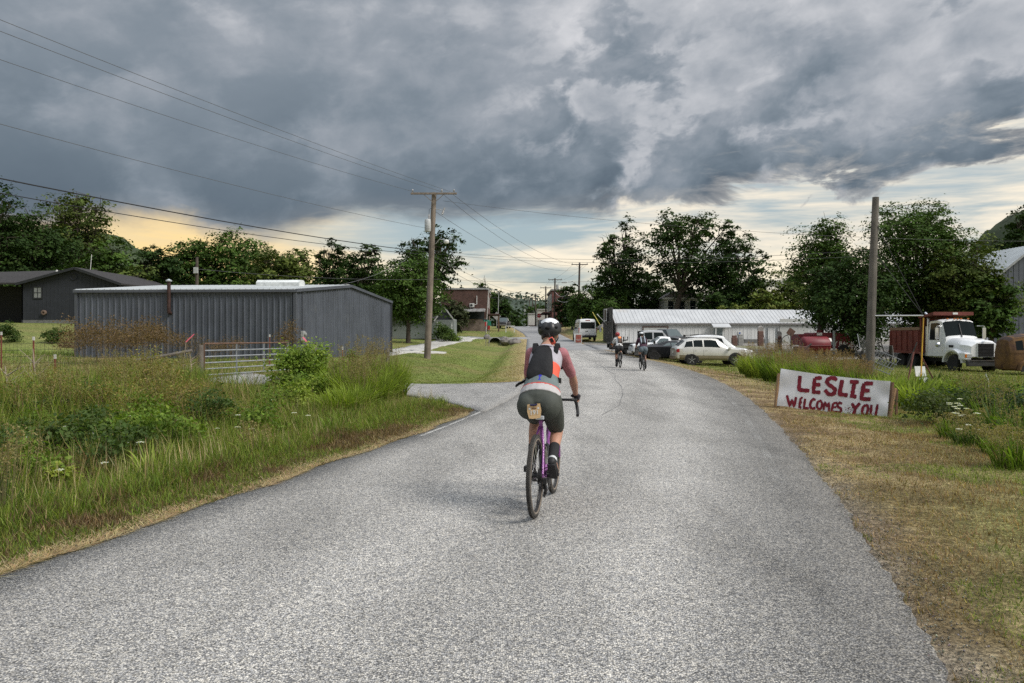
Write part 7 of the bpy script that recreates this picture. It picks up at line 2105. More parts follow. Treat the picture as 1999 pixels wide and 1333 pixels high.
# scrap frame and ladders around the pole
IRON = mat('scrap_iron', (.05, .045, .042), .8, .3); ALU = mat('ladder_aluminium_shaded', (.20, .205, .21), .5)  # aluminium darkened so its colour carries the shade around the ladders
Y = 55.0; x = PX(1545, Y); root = empty('hay_rake', (x, Y, gzf(x, Y)), 0, 'rusty old farm machine with spoked wheel left of the red tank', 'machine')
b = MB(); b.tube([(.0 + .85 * math.cos(a), 0, 1.15 + .85 * math.sin(a)) for a in np.linspace(0, 6.28, 26, endpoint=False)], .03, 5, close=True)
for a in np.linspace(0, 6.28, 10, endpoint=False): b.tube([(0, 0, 1.15), (.85 * math.cos(a), 0, 1.15 + .85 * math.sin(a))], .015, 4)
b.build('spoked_wheel', IRON, root)
MB().box((-.1, -.2, 2.15), (.5, .05, .5), rot=Matrix.Rotation(R(35), 3, 'Y')).build('plate', mat('rust_plate', (.11, .06, .045), .8), root)
MB().tube([(-.5, 0, .4), (.6, 0, .5), (1.5, 0, 1.3)], .06, 6).tube([(-.1, -.2, 1.0), (-.1, -.2, 2.1)], .04, 5).build('frame', IRON, root)
MB().box((.9, .4, .8), (.9, .9, .6)).build('engine', mat('rust_plate', (.11, .06, .045)), root, bevel=.05)
def ladder(label, a, c, w, n, m=ALU):
    a, c = Vector(a), Vector(c); rt = empty('ladder', tuple(a), 0, label, 'ladder')
    d = c - a; sv = d.cross(Vector((0, 1, 0))).normalized() * w / 2
    for s in (-1, 1): MB().tube([sv * s, d + sv * s], .018, 6).build('rail', m, rt)
    for i in range(n): MB().tube([d * ((i + .5) / n) - sv, d * ((i + .5) / n) + sv], .011, 5).build('rung', m, rt)
ladder('aluminium ladder leaning into the scrap right of the lone pole', at(1706, 693, 34), at(1752, 712, 33), .55, 9)
ladder('second aluminium ladder lying low behind the weeds', at(1700, 704, 33), at(1745, 722, 32), .5, 8)
ladder('ladder standing left of the lone pole among the scrap', at(1690, 690, 44), at(1684, 660, 46), .8, 8)
x = PX(1722, 48); rt = empty('scrap_pile', (x, 48, gzf(x, 48)), 0, 'dark scrap timber and iron heap behind the lone pole', 'scrap')
r_ = random.Random(8)
for i in range(16):
    a = Vector((r_.uniform(-1.6, 1.4), r_.uniform(-.8, .8), r_.uniform(.0, .5))); c = a + Vector((r_.uniform(-1, 1), r_.uniform(-.5, .5), r_.uniform(.4, 1.9)))
    MB().bar(a, c, r_.uniform(.05, .16), .05).build('beam', r_.choice((IRON, WEATH, IRON)), rt)
# leaning framed board on a red easel
x = PX(1797, 30); rt = empty('board_easel', (x, 30, gzf(x, 30)), 0, 'white board on a rusty red easel in front of the dump truck', 'easel')
EZ = mat('easel_red', (.16, .06, .05), .8)
for s in (-.35, .4): MB().bar((s * 1.6, -.05, 0), (s * .3, .3, 1.35), .05).build('leg', EZ, rt)
MB().box((0, 0, .58), (.42, .03, .42), rot=Matrix.Rotation(R(-15), 3, 'X')).build('board', SW, rt)
MB().box((.12, -.06, .22), (.36, .03, .24), rot=Matrix.Rotation(R(-15), 3, 'X')).build('board', SW, rt)
x = PX(1930, 24); rt = empty('hooked_stake', (x, 24, gzf(x, 24) + .05), 0, scale=.62, label= 'pale hooked plastic stake standing before the truck bumper', cat='stake')
MB().tube([(0, 0, 0), (.0, 0, .75), (-.05, 0, .95), (-.13, 0, 1.05), (-.1, 0, 1.16)], .03, 7).build('shaft', mat('pale_plastic', (.5, .53, .5), .5), rt)
# old petrol pumps against the white building
def pump(label, px, Y, h, top, m):
    x = PX(px, Y); rt = empty('petrol_pump', (x, Y, gzf(x, Y)), 0, label, 'petrol pump')
    MB().box((0, 0, h * .38), (.55, .4, h * .76)).build('cabinet', m, rt, bevel=.06)
    if top: MB().lathe([(.02, -.1), (.3, -.1), (.34, 0), (.3, .1), (.02, .1)], 18, M=cyl_M((0, 0, h * .86), (0, 1, 0))).build('dial', mat('pump_dial', (.35, .33, .31), .5), rt, smooth=40)
    else: MB().box((0, 0, h * .85), (.45, .3, h * .22)).build('head', m, rt, bevel=.05)
    MB().tube([(.3, 0, h * .6), (.42, -.1, h * .3), (.3, -.1, h * .5)], .02, 5).build('hose', BLACKP, rt)
PR = mat('pump_rust', (.15, .085, .07), .8, .3); PG = mat('pump_grey', (.32, .32, .31), .7, .2)
pump('old round dial petrol pump against the white wall', 1485, 76, 2.0, True, PR)
pump('second old petrol pump beside the red tank', 1520, 70, 1.7, True, PR)
pump('low rusty pump body near the porch', 1434, 76, 1.1, False, PR)
pump('low grey pump body next to the rusty one', 1446, 76.5, 1.2, False, PG)
for px, lab in ((1497, 'left white bollard pipe in front of the white building'), (1516, 'right white bollard pipe in front of the white building')):
    x = PX(px, 68); post(lab, x, 68, 2.1, .13, SW, name='bollard')
# ------------------------------------------------------------------ bicycles and riders
def remesh(b, voxel, it=6, fac=.5):
    me = bpy.data.meshes.new('tmp'); me.from_pydata(b.v, [], b.f); me.update()
    bm = bmesh.new(); bm.from_mesh(me); bmesh.ops.recalc_face_normals(bm, faces=bm.faces); bm.to_mesh(me); bm.free()
    ob = bpy.data.objects.new('tmp', me); COL.objects.link(ob)
    m = ob.modifiers.new('r', 'REMESH'); m.mode = 'VOXEL'; m.voxel_size = voxel; m.adaptivity = 0
    s = ob.modifiers.new('s', 'SMOOTH'); s.iterations = it; s.factor = fac
    dg = bpy.context.evaluated_depsgraph_get()
    out = bpy.data.meshes.new_from_object(ob.evaluated_get(dg))
    bpy.data.objects.remove(ob)
    out.polygons.foreach_set('use_smooth', [True] * len(out.polygons))
    return out
def limb(b, pts, rs, g=0.0, n=14):
    pts = [Vector(p) for p in pts]
    # resample smoothly
    P, Rr = [], []
    for i in range(len(pts) - 1):
        for k in range(4):
            t = k / 4; P.append(pts[i].lerp(pts[i + 1], t)); Rr.append((rs[i] * (1 - t) + rs[i + 1] * t) + g)
    P.append(pts[-1]); Rr.append(rs[-1] + g)
    b.tube(P, Rr, n)
    b.sphere(pts[0], rs[0] + g, 12, 8); b.sphere(pts[-1], rs[-1] + g, 12, 8)
def spine(b, rings, g=0.0, n=20):
    out = []
    for i, (x, z, a, d) in enumerate(rings):
        x0, z0 = rings[max(i - 1, 0)][:2]; x1, z1 = rings[min(i + 1, len(rings) - 1)][:2]
        t = Vector((x1 - x0, 0, z1 - z0)).normalized(); nrm = Vector((-t.z, 0, t.x))
        out.append([Vector((x, 0, z)) + Vector((0, 1, 0)) * (a + g) * math.cos(2 * math.pi * k / n) + nrm * (d + g) * math.sin(2 * math.pi * k / n) for k in range(n)])
    b.loft(out)
SKIN = mat('skin', (.40, .215, .15), .5, .14, 14, .15, 30); SKIN2 = mat('skin_tan', (.36, .19, .13), .55, .08, 20)
SOCK = mat('black_sock', (.018, .018, .02), .9); SHOEB = mat('shoe_black', (.02, .02, .022), .6); SHOEW = mat('shoe_white', (.5, .52, .53), .6)
TYRE2 = mat('gravel_tyre', (.075, .070, .064), .9, .3, 30, .8, 140); TYREW = mat('tan_sidewall', (.22, .185, .15), .85, .2)
BB = Vector((.43, 0, .275)); HOOD = Vector((1.07, .215, .93))
def pedals(th):
    d = Vector((math.cos(R(th)), 0, math.sin(R(th)))) * .17
    return BB + d + Vector((0, -.13, 0)), BB - d + Vector((0, .13, 0))

def bicycle(label, loc, yaw, th, frame, far=False, plate=None, bottle=True, name='gravel_bicycle', tyre=None, steer=0.0):
    root = empty(name, loc, R(90) - R(yaw), label, 'bicycle')
    FR = frame; WB = 1.03; RW = .35
    n = 8 if far else 12
    b = MB(); st, ht, hb = Vector((.272, 0, .80)), Vector((.895, 0, .865)), Vector((.94, 0, .725))
    b.tube([BB, st], [.02, .017], n).tube([st - Vector((0, 0, .02)), ht - Vector((-.01, 0, .03))], [.017, .019], n).tube([BB, hb], [.026, .026], n).tube([hb, ht], .024, n)
    b.tube([BB + Vector((0, .03, 0)), BB - Vector((0, .03, 0))], .026, n)
    for s in (1, -1):
        b.tube([BB + Vector((-.02, s * .025, 0)), (.22, s * .045, .30), (0, s * .062, RW)], [.014, .012, .01], 8)
        b.tube([st + Vector((.005, s * .012, -.06)), (.15, s * .045, .585), (0, s * .064, RW + .015)], [.011, .009, .009], 8)
    fr = b.build('frame', FR, root, smooth=45)
    b = MB()
    for s in (1, -1): b.tube([hb + Vector((0, s * .035, -.01)), (.985, s * .055, .60), (WB, s * .056, RW)], [.017, .015, .011], 8)
    b.tube([hb, hb + Vector((.005, 0, -.03))], .03, 8); b.box(hb + Vector((.01, 0, -.01)), (.05, .1, .03)); b.build('fork', FR, root, smooth=45)
    T = tyre or TYRE2
    for x in (0, WB):
        w = empty('wheel'); w.parent = root; w.location = (x, 0, RW)
        if x: w.rotation_euler = (0, 0, R(steer))
        m = 28 if far else 44
        circ = lambda r, y=0: [(r * math.cos(a), y, r * math.sin(a)) for a in np.linspace(0, 2 * math.pi, m, endpoint=False)]
        b = MB(); b.tube(circ(RW - .021), .021, 8 if far else 12, close=True)
        if not far:
            for i in range(m * 3):                              # tread knobs
                a = 2 * math.pi * i / (m * 3)
                for s in (-.011, 0, .011):
                    q = Vector((RW * math.cos(a + s * 2), s, RW * math.sin(a + s * 2))) * 1.0
                    b.box(q - Vector((0, 0, 0)), (.007, .007, .007), rot=Matrix.Rotation(-a, 3, 'Y'))
        ty = b.build('tyre', T, w, smooth=40, fix=False)
        b = MB()
        for s in (1, -1): b.tube(circ(RW - .036, s * .0135), .0085, 6, close=True)
        b.build('sidewall', TYREW if not far else T, w, smooth=40, fix=False)
        b = MB(); b.loft([[Vector((r * math.cos(a), y, r * math.sin(a))) for a in np.linspace(0, 2 * math.pi, m, endpoint=False)] for r, y in ((RW - .042, .013), (RW - .062, .009), (RW - .066, 0), (RW - .062, -.009), (RW - .042, -.013))], cap=False); b.build('rim', SHOEB, w, smooth=40, fix=False)
        b = MB(); k = 14 if far else 24
        for i in range(k):
            a = 2 * math.pi * i / k; s = 1 if i % 2 else -1; a2 = a + .35 * (1 if (i // 2) % 2 else -1)
            b.tube([(.02 * math.cos(a2), s * .03, .02 * math.sin(a2)), ((RW - .06) * math.cos(a), 0, (RW - .06) * math.sin(a))], .0014 if not far else .002, 4, cap=False)
        b.build('spokes', CHROME, w, fix=False)
        b = MB(); b.lathe([(.0, -.06), (.013, -.06), (.024, -.034), (.016, -.02), (.016, .02), (.024, .034), (.013, .06), (0, .06)], 10, M=Matrix.Rotation(R(90), 4, 'X')); b.build('hub', BLACKP, w, smooth=40)
        b = MB(); b.lathe([(.05, .042), (.08, .042), (.08, .045), (.05, .045)], 20, M=Matrix.Rotation(R(-90), 4, 'X')); b.build('brake_disc', CHROME, w, fix=False)
    b = MB()
    for i, rr in enumerate((.068, .062, .055, .048, .041, .035, .03)): b.lathe([(.012, 0), (rr, 0), (rr, .003), (.012, .003)], 18, M=Matrix.Translation((0, -.028 - i * .0045, RW)) @ Matrix.Rotation(R(90), 4, 'X'))
    b.build('cassette', BLACKP, root)
    MB().box((.0, .085, RW + .06), (.06, .025, .05)).build('brake_caliper', BLACKP, root, bevel=.006)
    b = MB(); b.tube([(-.01, -.075, RW - .03), (.02, -.085, RW - .09), (.05, -.08, RW - .16)], .014, 6); b.lathe([(.004, -.006), (.026, -.006), (.026, .006), (.004, .006)], 12, M=cyl_M((.05, -.07, RW - .165), (0, 1, 0))); b.lathe([(.004, -.006), (.026, -.006), (.026, .006), (.004, .006)], 12, M=cyl_M((.02, -.07, RW - .09), (0, 1, 0))); b.box((.0, -.085, RW - .04), (.05, .03, .045)); b.build('derailleur', BLACKP, root)
    b = MB(); b.tube([(.0, -.06, RW + .06), BB + Vector((0, -.055, .085))], .005, 4); b.tube([(.05, -.07, RW - .19), BB + Vector((0, -.055, -.085))], .005, 4); b.build('chain', IRON, root)
    b = MB(); b.lathe([(.06, -.002), (.088, -.002), (.088, .002), (.06, .002)], 24, M=cyl_M(BB + Vector((0, -.055, 0)), (0, 1, 0))); b.build('chainring', BLACKP, root, fix=False)
    pr, pl = pedals(th)
    b = MB(); b.tube([BB + Vector((0, -.07, 0)), Vector((pr.x, -.085, pr.z))], [.016, .011], 8).tube([BB + Vector((0, .07, 0)), Vector((pl.x, .085, pl.z))], [.016, .011], 8).tube([BB + Vector((0, .07, 0)), BB - Vector((0, .07, 0))], .012, 8); b.build('crank', BLACKP, root)
    for p in (pr, pl): MB().box(p, (.075, .075, .018)).build('pedal', BLACKP, root, bevel=.005)
    sp = Vector((.238, 0, .915)); MB().tube([st, sp], .0135, 8).build('seatpost', BLACKP, root)
    b = MB(); b.loft([[Vector((x, w_ * math.cos(a), .945 + .022 * math.sin(a) + dz)) for a in np.linspace(0, 2 * math.pi, 12, endpoint=False)] for x, w_, dz in ((.105, .035, .012), (.13, .066, .01), (.19, .07, .002), (.25, .045, -.002), (.33, .022, 0), (.385, .017, -.004), (.395, .006, -.006))]); b.build('saddle', BLACKP, root, smooth=50)
    b = MB(); b.tube([ht, ht + Vector((-.01, 0, .045))], .018, 8); b.tube([ht + Vector((-.01, 0, .045)), (.965, 0, .925)], .016, 8); b.build('stem', BLACKP, root)
    b = MB()
    b.tube([(.965, -.19, .925), (.965, .19, .925)], .013, 8)
    for s in (1, -1): b.tube([(.965, s * .18, .925), (.985, s * .205, .925), (1.03, s * .213, .915), (1.065, s * .222, .88), (1.06, s * .234, .82), (1.02, s * .242, .785), (.945, s * .248, .775)], .0155, 8)
    b.build('handlebar', BLACKP, root, smooth=50)
    for s in (1, -1):
        b = MB(); b.tube([(1.0, s * .210, .925), (1.05, s * .217, .925), (1.085, s * .217, .935), (1.10, s * .217, .975)], [.017, .019, .02, .013], 8); b.tube([(1.09, s * .222, .94), (1.12, s * .226, .88), (1.10, s * .23, .81)], [.007, .006, .005], 6); b.build('brake_hood', BLACKP, root, smooth=50)
    if bottle:
        d = (st - BB).normalized(); p = BB + d * .1 + Vector((.055, 0, .015))
        MB().lathe([(.0, 0), (.036, 0), (.036, .12), (.030, .13), (.036, .14), (.034, .16), (.014, .18), (.012, .205), (0, .205)], 14, M=cyl_M(p, d)).build('bottle', mat('steel_bottle', (.42, .42, .41), .3, metal=.6), root, smooth=40)
        d2 = (hb - BB).normalized(); p = BB + d2 * .12 + Vector((-.01, 0, .058))
        MB().lathe([(.0, 0), (.036, 0), (.036, .14), (.034, .16), (.014, .18), (0, .2)], 14, M=cyl_M(p, d2)).build('bottle', mat('dark_bottle', (.03, .03, .03), .3), root, smooth=40)
    if plate:
        CARD = mat('plate_card', (.56, .38, .20), .6, .05); b = MB()
        Mp = Matrix.Translation((.012, .012, .905)) @ Matrix.Rotation(R(-6), 4, 'X') @ Matrix.Rotation(R(8), 4, 'Y')
        poly = [(-.055, .062), (-.062, .0), (-.050, -.060), (-.006, -.066), (.0, -.060), (.006, -.066), (.050, -.060), (.062, .0), (.055, .062), (.03, .062), (.028, .048), (-.028, .048), (-.03, .062)]
        b.prism([Mp @ Vector((0, -p[0], p[1])) for p in poly], (0, 0, 0), Mp.to_3x3() @ Vector((.004, 0, 0)))
        pl_ = b.build('number_plate', CARD, root)
        Mt = Mp @ Matrix.Translation((-.003, 0, -.012)) @ Matrix.Rotation(R(-90), 4, 'Z') @ Matrix.Rotation(R(90), 4, 'X')
        text_mesh('number', plate, .052, SW, pl_, Mt, .001, 1.05, .0012)
        b = MB()
        for y_ in (-.038, .038): b.add([Mp @ Vector((-.002, y_ + a, c)) for a, c in ((-.008, .015), (.008, .015), (.008, .031), (-.008, .031))], [(0, 1, 2, 3)])
        b.build('corner_marks', SW, pl_, fix=False)
        MB().add([Mp @ Vector((-.002, a, c)) for a, c in ((-.02, .017), (.02, .017), (.02, .029), (-.02, .029))], [(0, 1, 2, 3)]).build('printed_strip', mat('plate_brown', (.16, .09, .05), .6), pl_, fix=False)
        MB().tube([Mp @ Vector((-.004, -.03, .056)), Mp @ Vector((-.008, 0, .05)), Mp @ Vector((-.004, .03, .056))], .008, 6).build('strap', mat('strap_navy', (.02, .02, .07), .7), pl_)
        MB().box((.05, -.03, .845), (.03, .075, .035)).build('rear_light', mat('light_grey_plastic', (.40, .42, .45), .4), root, bevel=.008)
    return root

def rider(label, loc, yaw, th, pal, voxel=.008, th_lean=0, name='person', pattern=None, pack='vest', pony=True):
    root = empty(name, loc, R(90) - R(yaw), label, 'person')
    pr, pl = pedals(th)
    hips = {-1: Vector((.235, -.095, .965)), 1: Vector((.235, .095, .965))}
    def leg(s, ped):
        ball = ped + Vector((.012, 0, .045))
        ank = ball + Vector((-.115, 0, .105 if s < 0 and 90 < th < 200 else .075)); ank.y *= .95
        h = hips[s]; v = ank - h; L = v.length; a = .435
        hh = math.sqrt(max(a * a - (L / 2) ** 2, 0.0004))
        f = Vector((v.z, 0, -v.x)); f = -f if f.x < 0 else f
        k = (h + ank) / 2 + f.normalized() * hh; k.y = s * .105
        return h, k, ank, ball
    legs = {-1: leg(-1, pr), 1: leg(1, pl)}
    SH = {s: Vector((.615, s * .142, 1.380)) for s in (1, -1)}
    ELB = {s: Vector((.80, s * .218, 1.160)) for s in (1, -1)}
    WR = {s: Vector((.995, s * .222, .985)) for s in (1, -1)}
    rings = [(.16, .875, .07, .05), (.18, .905, .165, .125), (.215, .97, .187, .142), (.265, 1.045, .172, .130), (.335, 1.125, .142, .108), (.425, 1.215, .134, .108), (.525, 1.305, .146, .112), (.595, 1.375, .144, .095), (.645, 1.425, .085, .068), (.695, 1.475, .056, .058), (.735, 1.535, .054, .058)]
    # one continuous body: trunk, neck, head, arms, hands with fingers, legs
    b = MB(); spine(b, rings)
    for s in (1, -1): b.sphere((.165, s * .088, .935), (.115, .10, .115), 14, 10)
    hc = Vector((.790, 0, 1.575))
    b.sphere(hc, (.098, .076, .112), 16, 12)
    b.sphere(hc + Vector((.045, 0, -.055)), (.055, .052, .06), 12, 8)          # jaw
    b.sphere(hc + Vector((.100, 0, -.015)), (.022, .014, .024), 8, 6)          # nose
    b.sphere(hc + Vector((.088, 0, -.062)), (.016, .024, .010), 8, 6)          # mouth
    for s in (1, -1): b.sphere(hc + Vector((-.005, s * .076, -.015)), (.018, .010, .030), 8, 6)   # ears
    for s in (1, -1):
        limb(b, [SH[s], SH[s].lerp(ELB[s], .45), ELB[s], ELB[s].lerp(WR[s], .35), WR[s]], [.056, .046, .037, .042, .026])
        h, k, an, ball = legs[s]
        limb(b, [h, h.lerp(k, .5), k, k.lerp(an, .28) - Vector((.018, 0, 0)), k.lerp(an, .65), an], [.100, .085, .058, .056, .041, .034])
        limb(b, [an, ball], [.034, .032])
    fing = []
    for s in (1, -1):
        palm = HOOD * 1.0; palm = Vector((1.035, s * .217, .962))
        M_ = Matrix.Rotation(R(12), 3, 'Y')
        b.sphere(palm, (.048, .036, .022), 12, 8, M=M_)
        limb(b, [WR[s], palm], [.026, .024])
        for i in range(4):
            a = palm + Vector((.036 - .006 * i, s * .022 - s * .003 * i, .004 - .010 * i)); L = (.040, .045, .043, .034)[i]
            p1 = a + Vector((L * .75, s * .012, -.012)); p2 = p1 + Vector((L * .05, -s * .006, -L * .8)); p3 = p2 + Vector((-L * .5, -s * .016, -.008))
            fing.append((s, [a, p1, p2, p3], [.0095, .009, .0085, .0075]))
        a = palm + Vector((.0, -s * .026, .0)); fing.append((s, [a, a + Vector((.028, -s * .016, -.006)), a + Vector((.052, -s * .010, -.022))], [.011, .010, .0085]))
    for s, pts, rs in fing: limb(b, pts, rs, 0, 8)
    me = remesh(b, .02 if voxel > .01 else .0085, 4)
    body = link_mesh('body', me, pal['skin'], root)
    # shorts
    b = MB(); g = .008; spine(b, rings[:4], g)
    for s in (1, -1):
        b.sphere((.165, s * .088, .935), (.115 + g, .10 + g, .115 + g), 14, 10)
        h, k, an, ball = legs[s]; limb(b, [h, h.lerp(k, .5), h.lerp(k, pal.get('hem', .80))], [.100, .088, .073], g)
    me = remesh(b, max(voxel, .011), 5); sh = link_mesh('shorts', me, pal['shorts'], root)
    # jersey with painted panels decided by where a face sits on the back
    b = MB(); g = .010; spine(b, [(.225, .995, .178, .136)] + rings[3:9], g)
    me = remesh(b, max(voxel * .9, .009), 4)
    ms = pal['jersey']
    for p in me.polygons:
        c = p.center; t = (c.x - .24) * .70 + (c.z - 1.0) * .72           # along the back
        p.material_index = pattern(c, t) if pattern else 0
    link_mesh('jersey', me, ms, root)
    for s in (1, -1):
        b = MB(); e = pal.get('sleeve', 1.0)
        if e >= 1: limb(b, [SH[s], SH[s].lerp(ELB[s], .45), SH[s].lerp(ELB[s], .84)], [.057, .047, .041], .008)
        else: limb(b, [SH[s], SH[s].lerp(ELB[s], e)], [.066, .056], .012)
        link_mesh('sleeve', remesh(b, max(voxel, .008), 4), pal['sleeve_mat'], root)
        h, k, an, ball = legs[s]
        b = MB(); limb(b, [k.lerp(an, .56), k.lerp(an, .8), an], [.045, .038, .036], .005); link_mesh('sock', remesh(b, max(voxel, .008), 3), pal['sock'], root)
        b = MB()
        d = (ball - an); d.y = 0; d.normalize(); dn = Vector((-d.z, 0, d.x)); dn = -dn if dn.z > 0 else dn      # sole direction
        heel = an + dn * .035 - d * .035
        b.loft([[p + Vector((0, 1, 0)) * w * math.cos(a) + dn * (-hgt * math.sin(a)) for a in np.linspace(0, 2 * math.pi, 14, endpoint=False)] for p, w, hgt in ((heel - d * .03, .016, .02), (heel - d * .018, .033, .044), (heel + d * .03, .036, .050), (heel + d * .10, .040, .040), (heel + d * .17, .046, .030), (heel + d * .225, .036, .022), (heel + d * .245, .012, .010))])
        limb(b, [an, an + dn * .02], [.043, .042])
        so = link_mesh('shoe', remesh(b, max(voxel, .007), 3), [pal['shoe'], pal.get('shoe2', pal['shoe'])], root)
        for p in so.data.polygons:
            if (p.center - an).dot(dn) < .012 and p.center.z > 0: p.material_index = 1
        MB().box(heel + d * .10 + dn * .045, (.22, .07, .016), rot=Matrix((d, Vector((0, 1, 0)), dn)).transposed()).build('sole', SHOEB, so, bevel=.006)
        # half-finger glove
        b = MB(); palm = Vector((1.035, s * .217, .962)); b.sphere(palm, (.052, .040, .026), 12, 8, M=Matrix.Rotation(R(12), 3, 'Y')); limb(b, [WR[s].lerp(palm, .25), palm], [.029, .028])
        for q, pts, rs in fing:
            if q == s: limb(b, pts[:2], [r_ + .003 for r_ in rs[:2]], 0, 8)
        link_mesh('glove', remesh(b, max(voxel * .8, .006), 2), pal['glove'], root)
        MB().sphere(hc + Vector((.082, s * .030, .012)), (.010, .012, .008), 8, 6).build('eye', GLASSD, root)
    # helmet: vented shell
    HM = Matrix.Translation(hc + Vector((-.010, 0, .040))) @ Matrix.Rotation(R(-8), 4, 'Y')
    b = MB(); na, nb_ = 36, 18; rg = []
    for j in range(nb_ + 1):
        ph = R(-14) + (R(90) - R(-14)) * j / nb_; ring = []
        for i in range(na):
            a = 2 * math.pi * i / na
            back = max(0, -math.cos(a))
            el = ph - (.30 * back * (1 - j / nb_))
            vent = 0
            if .12 < j / nb_ < .82: vent = .5 + .5 * math.cos(a * 6 + .0)
            vent = max(0, vent - .45) / .55 * math.sin(math.pi * min(1, max(0, (j / nb_ - .12) / .7)))
            k = 1 - .115 * vent
            ring.append(HM @ Vector((.146 * k * math.cos(el) * math.cos(a), .113 * k * math.cos(el) * math.sin(a), .108 * k * math.sin(el))))
        rg.append(ring)
    inner = [[HM @ ((HM.inverted() @ p) * .90) for p in r] for r in rg]
    b.loft(rg, cap=False)
    b.loft(inner, cap=False)
    n0 = 0; o2 = (nb_ + 1) * na
    b.f += [[i, (i + 1) % na, o2 + (i + 1) % na, o2 + i] for i in range(na)]; b.mi += [0] * na
    he = b.build('helmet', pal['helmet'], root, smooth=38, fix=False)
    hi_ = HM.inverted()
    if len(pal['helmet']) > 1:
        for p in he.data.polygons:
            c = hi_ @ p.center
            p.material_index = 1 if pal.get('hw', lambda c: False)(c) else 0
    # vent openings and retention
    for a in (R(180), R(180 - 46), R(180 + 46), R(180 - 95), R(180 + 95)):
        b = MB(); ax = Vector((math.cos(a), math.sin(a), 0)); q = Vector((.132 * math.cos(a), .102 * math.sin(a), .030))
        b.sphere((0, 0, 0), 1, 10, 6, M=Matrix.Identity(3)); sc = Vector((.016, .024, .014))
        rotz = Matrix.Rotation(a, 3, 'Z')
        b.v = [tuple(HM @ (q + rotz @ Vector((v[0] * sc.x, v[1] * sc.y, v[2] * sc.z)))) for v in b.v]
        b.build('vent', mat('helmet_vent', (.004, .004, .004), .9), he, smooth=60)
    b = MB()
    for s in (1, -1): b.tube([hc + Vector((-.03, s * .078, .03)), hc + Vector((.01, s * .078, -.05)), hc + Vector((.04, s * .03, -.115))], .006, 4)
    b.tube([hc + Vector((-.095, -.05, -.035)), hc + Vector((-.112, 0, -.045)), hc + Vector((-.095, .05, -.035))], .011, 6); b.build('strap', BLACKP, he)
    # hair
    b = MB(); b.sphere(hc + Vector((-.018, 0, .0)), (.092, .079, .105), 14, 10)
    if pony: limb(b, [hc + Vector((-.095, 0, -.045)), hc + Vector((-.125, .02, -.075)), hc + Vector((-.14, .055, -.12)), hc + Vector((-.15, .085, -.145))], [.020, .024, .019, .008])
    hb = MB(); hb.v = b.v; hb.f = b.f; hb.mi = b.mi
    hr = link_mesh('hair', remesh(hb, max(voxel, .007), 2), pal['hair'], root)
    # pack on the back
    ax = Vector((.70, 0, .71)).normalized(); nb2 = Vector((-.71, 0, .70))
    if pack == 'vest':
        b = MB(); rg = []
        for t, w, dpt in ((.135, .085, .008), (.15, .110, .018), (.20, .120, .030), (.28, .114, .040), (.37, .100, .040), (.46, .085, .034), (.51, .070, .022), (.54, .05, .012)):
            c = Vector((.22, 0, .98)) + ax * t * 1.08 + nb2 * (.100 + .018 * math.sin(t * 7)) + Vector((0, .014, 0))
            rg.append([c + Vector((0, 1, 0)) * w * math.copysign(abs(math.cos(a)) ** .7, math.cos(a)) + nb2 * dpt * math.copysign(abs(math.sin(a)) ** .8, math.sin(a)) * (1 + .10 * math.sin(a * 3 + t * 30)) for a in np.linspace(0, 2 * math.pi, 22, endpoint=False)])
        b.loft(rg); pk = b.build('vest_pack', pal['pack'], root, smooth=60)
        b = MB()
        for s in (1, -1):
            b.loft([[Vector(p) + Vector((0, s * dy, dz)) for dy, dz in ((-.022, 0), (.022, -.006), (.022, .008), (-.022, .010))] for p in ((.49, s * .10, 1.395), (.58, s * .105, 1.475), (.66, s * .10, 1.44), (.70, s * .10, 1.34), (.66, s * .12, 1.24))])
            b.loft([[Vector(p) + Vector((0, 0, dz)) + nb2 * dn_ for dz, dn_ in ((-.02, 0), (.02, 0), (.02, .012), (-.02, .012))] for p in ((.33, s * .118, 1.17), (.36, s * .155, 1.145), (.42, s * .165, 1.14), (.47, s * .15, 1.13))])
        b.loft([[Vector(p) + Vector((0, dy, dz)) for dy, dz in ((0, -.012), (.0, .012), (.006, .012), (.006, -.012))] for p in ((.34, .135, 1.15), (.30, .20, 1.12), (.27, .225, 1.10))])
        b.build('strap', pal['pack'], pk, smooth=50)
        dv = Vector((.53, -.062, 1.505))
        MB().box(dv, (.03, .042, .07), rot=Matrix.Rotation(R(-25), 3, 'X') @ Matrix.Rotation(R(-30), 3, 'Y')).build('tracker', mat('tracker_orange', (.62, .09, .06), .5), pk, bevel=.008)
        MB().box(dv + Vector((-.018, 0, .008)), (.01, .028, .04), rot=Matrix.Rotation(R(-25), 3, 'X') @ Matrix.Rotation(R(-30), 3, 'Y')).build('tracker_screen', BLACKP, pk)
        MB().tube([dv + Vector((0, .02, .03)), dv + Vector((.0, .035, .075))], .008, 6).build('antenna', BLACKP, pk)
    elif pack:
        b = MB(); c = Vector((.22, 0, .98)) + ax * .36 + nb2 * .16
        rot = Matrix((ax, Vector((0, 1, 0)), nb2)).transposed()
        off = pal.get('pack_y', 0)
        MB().box(c + Vector((0, off, 0)), (.36, .20, .10), rot=rot).build('backpack', pal['pack'], root, bevel=.03)
        MB().box(c + Vector((0, off, 0)) + ax * .11 + nb2 * .012, (.13, .16, .10), rot=rot).build('backpack_top', pal['pack2'], root, bevel=.02)
        for s in (1, -1): MB().box(c + Vector((0, off + s * .085, 0)) + nb2 * .01, (.38, .03, .10), rot=rot).build('strap', pal.get('strap', BLACKP), root)
    return root

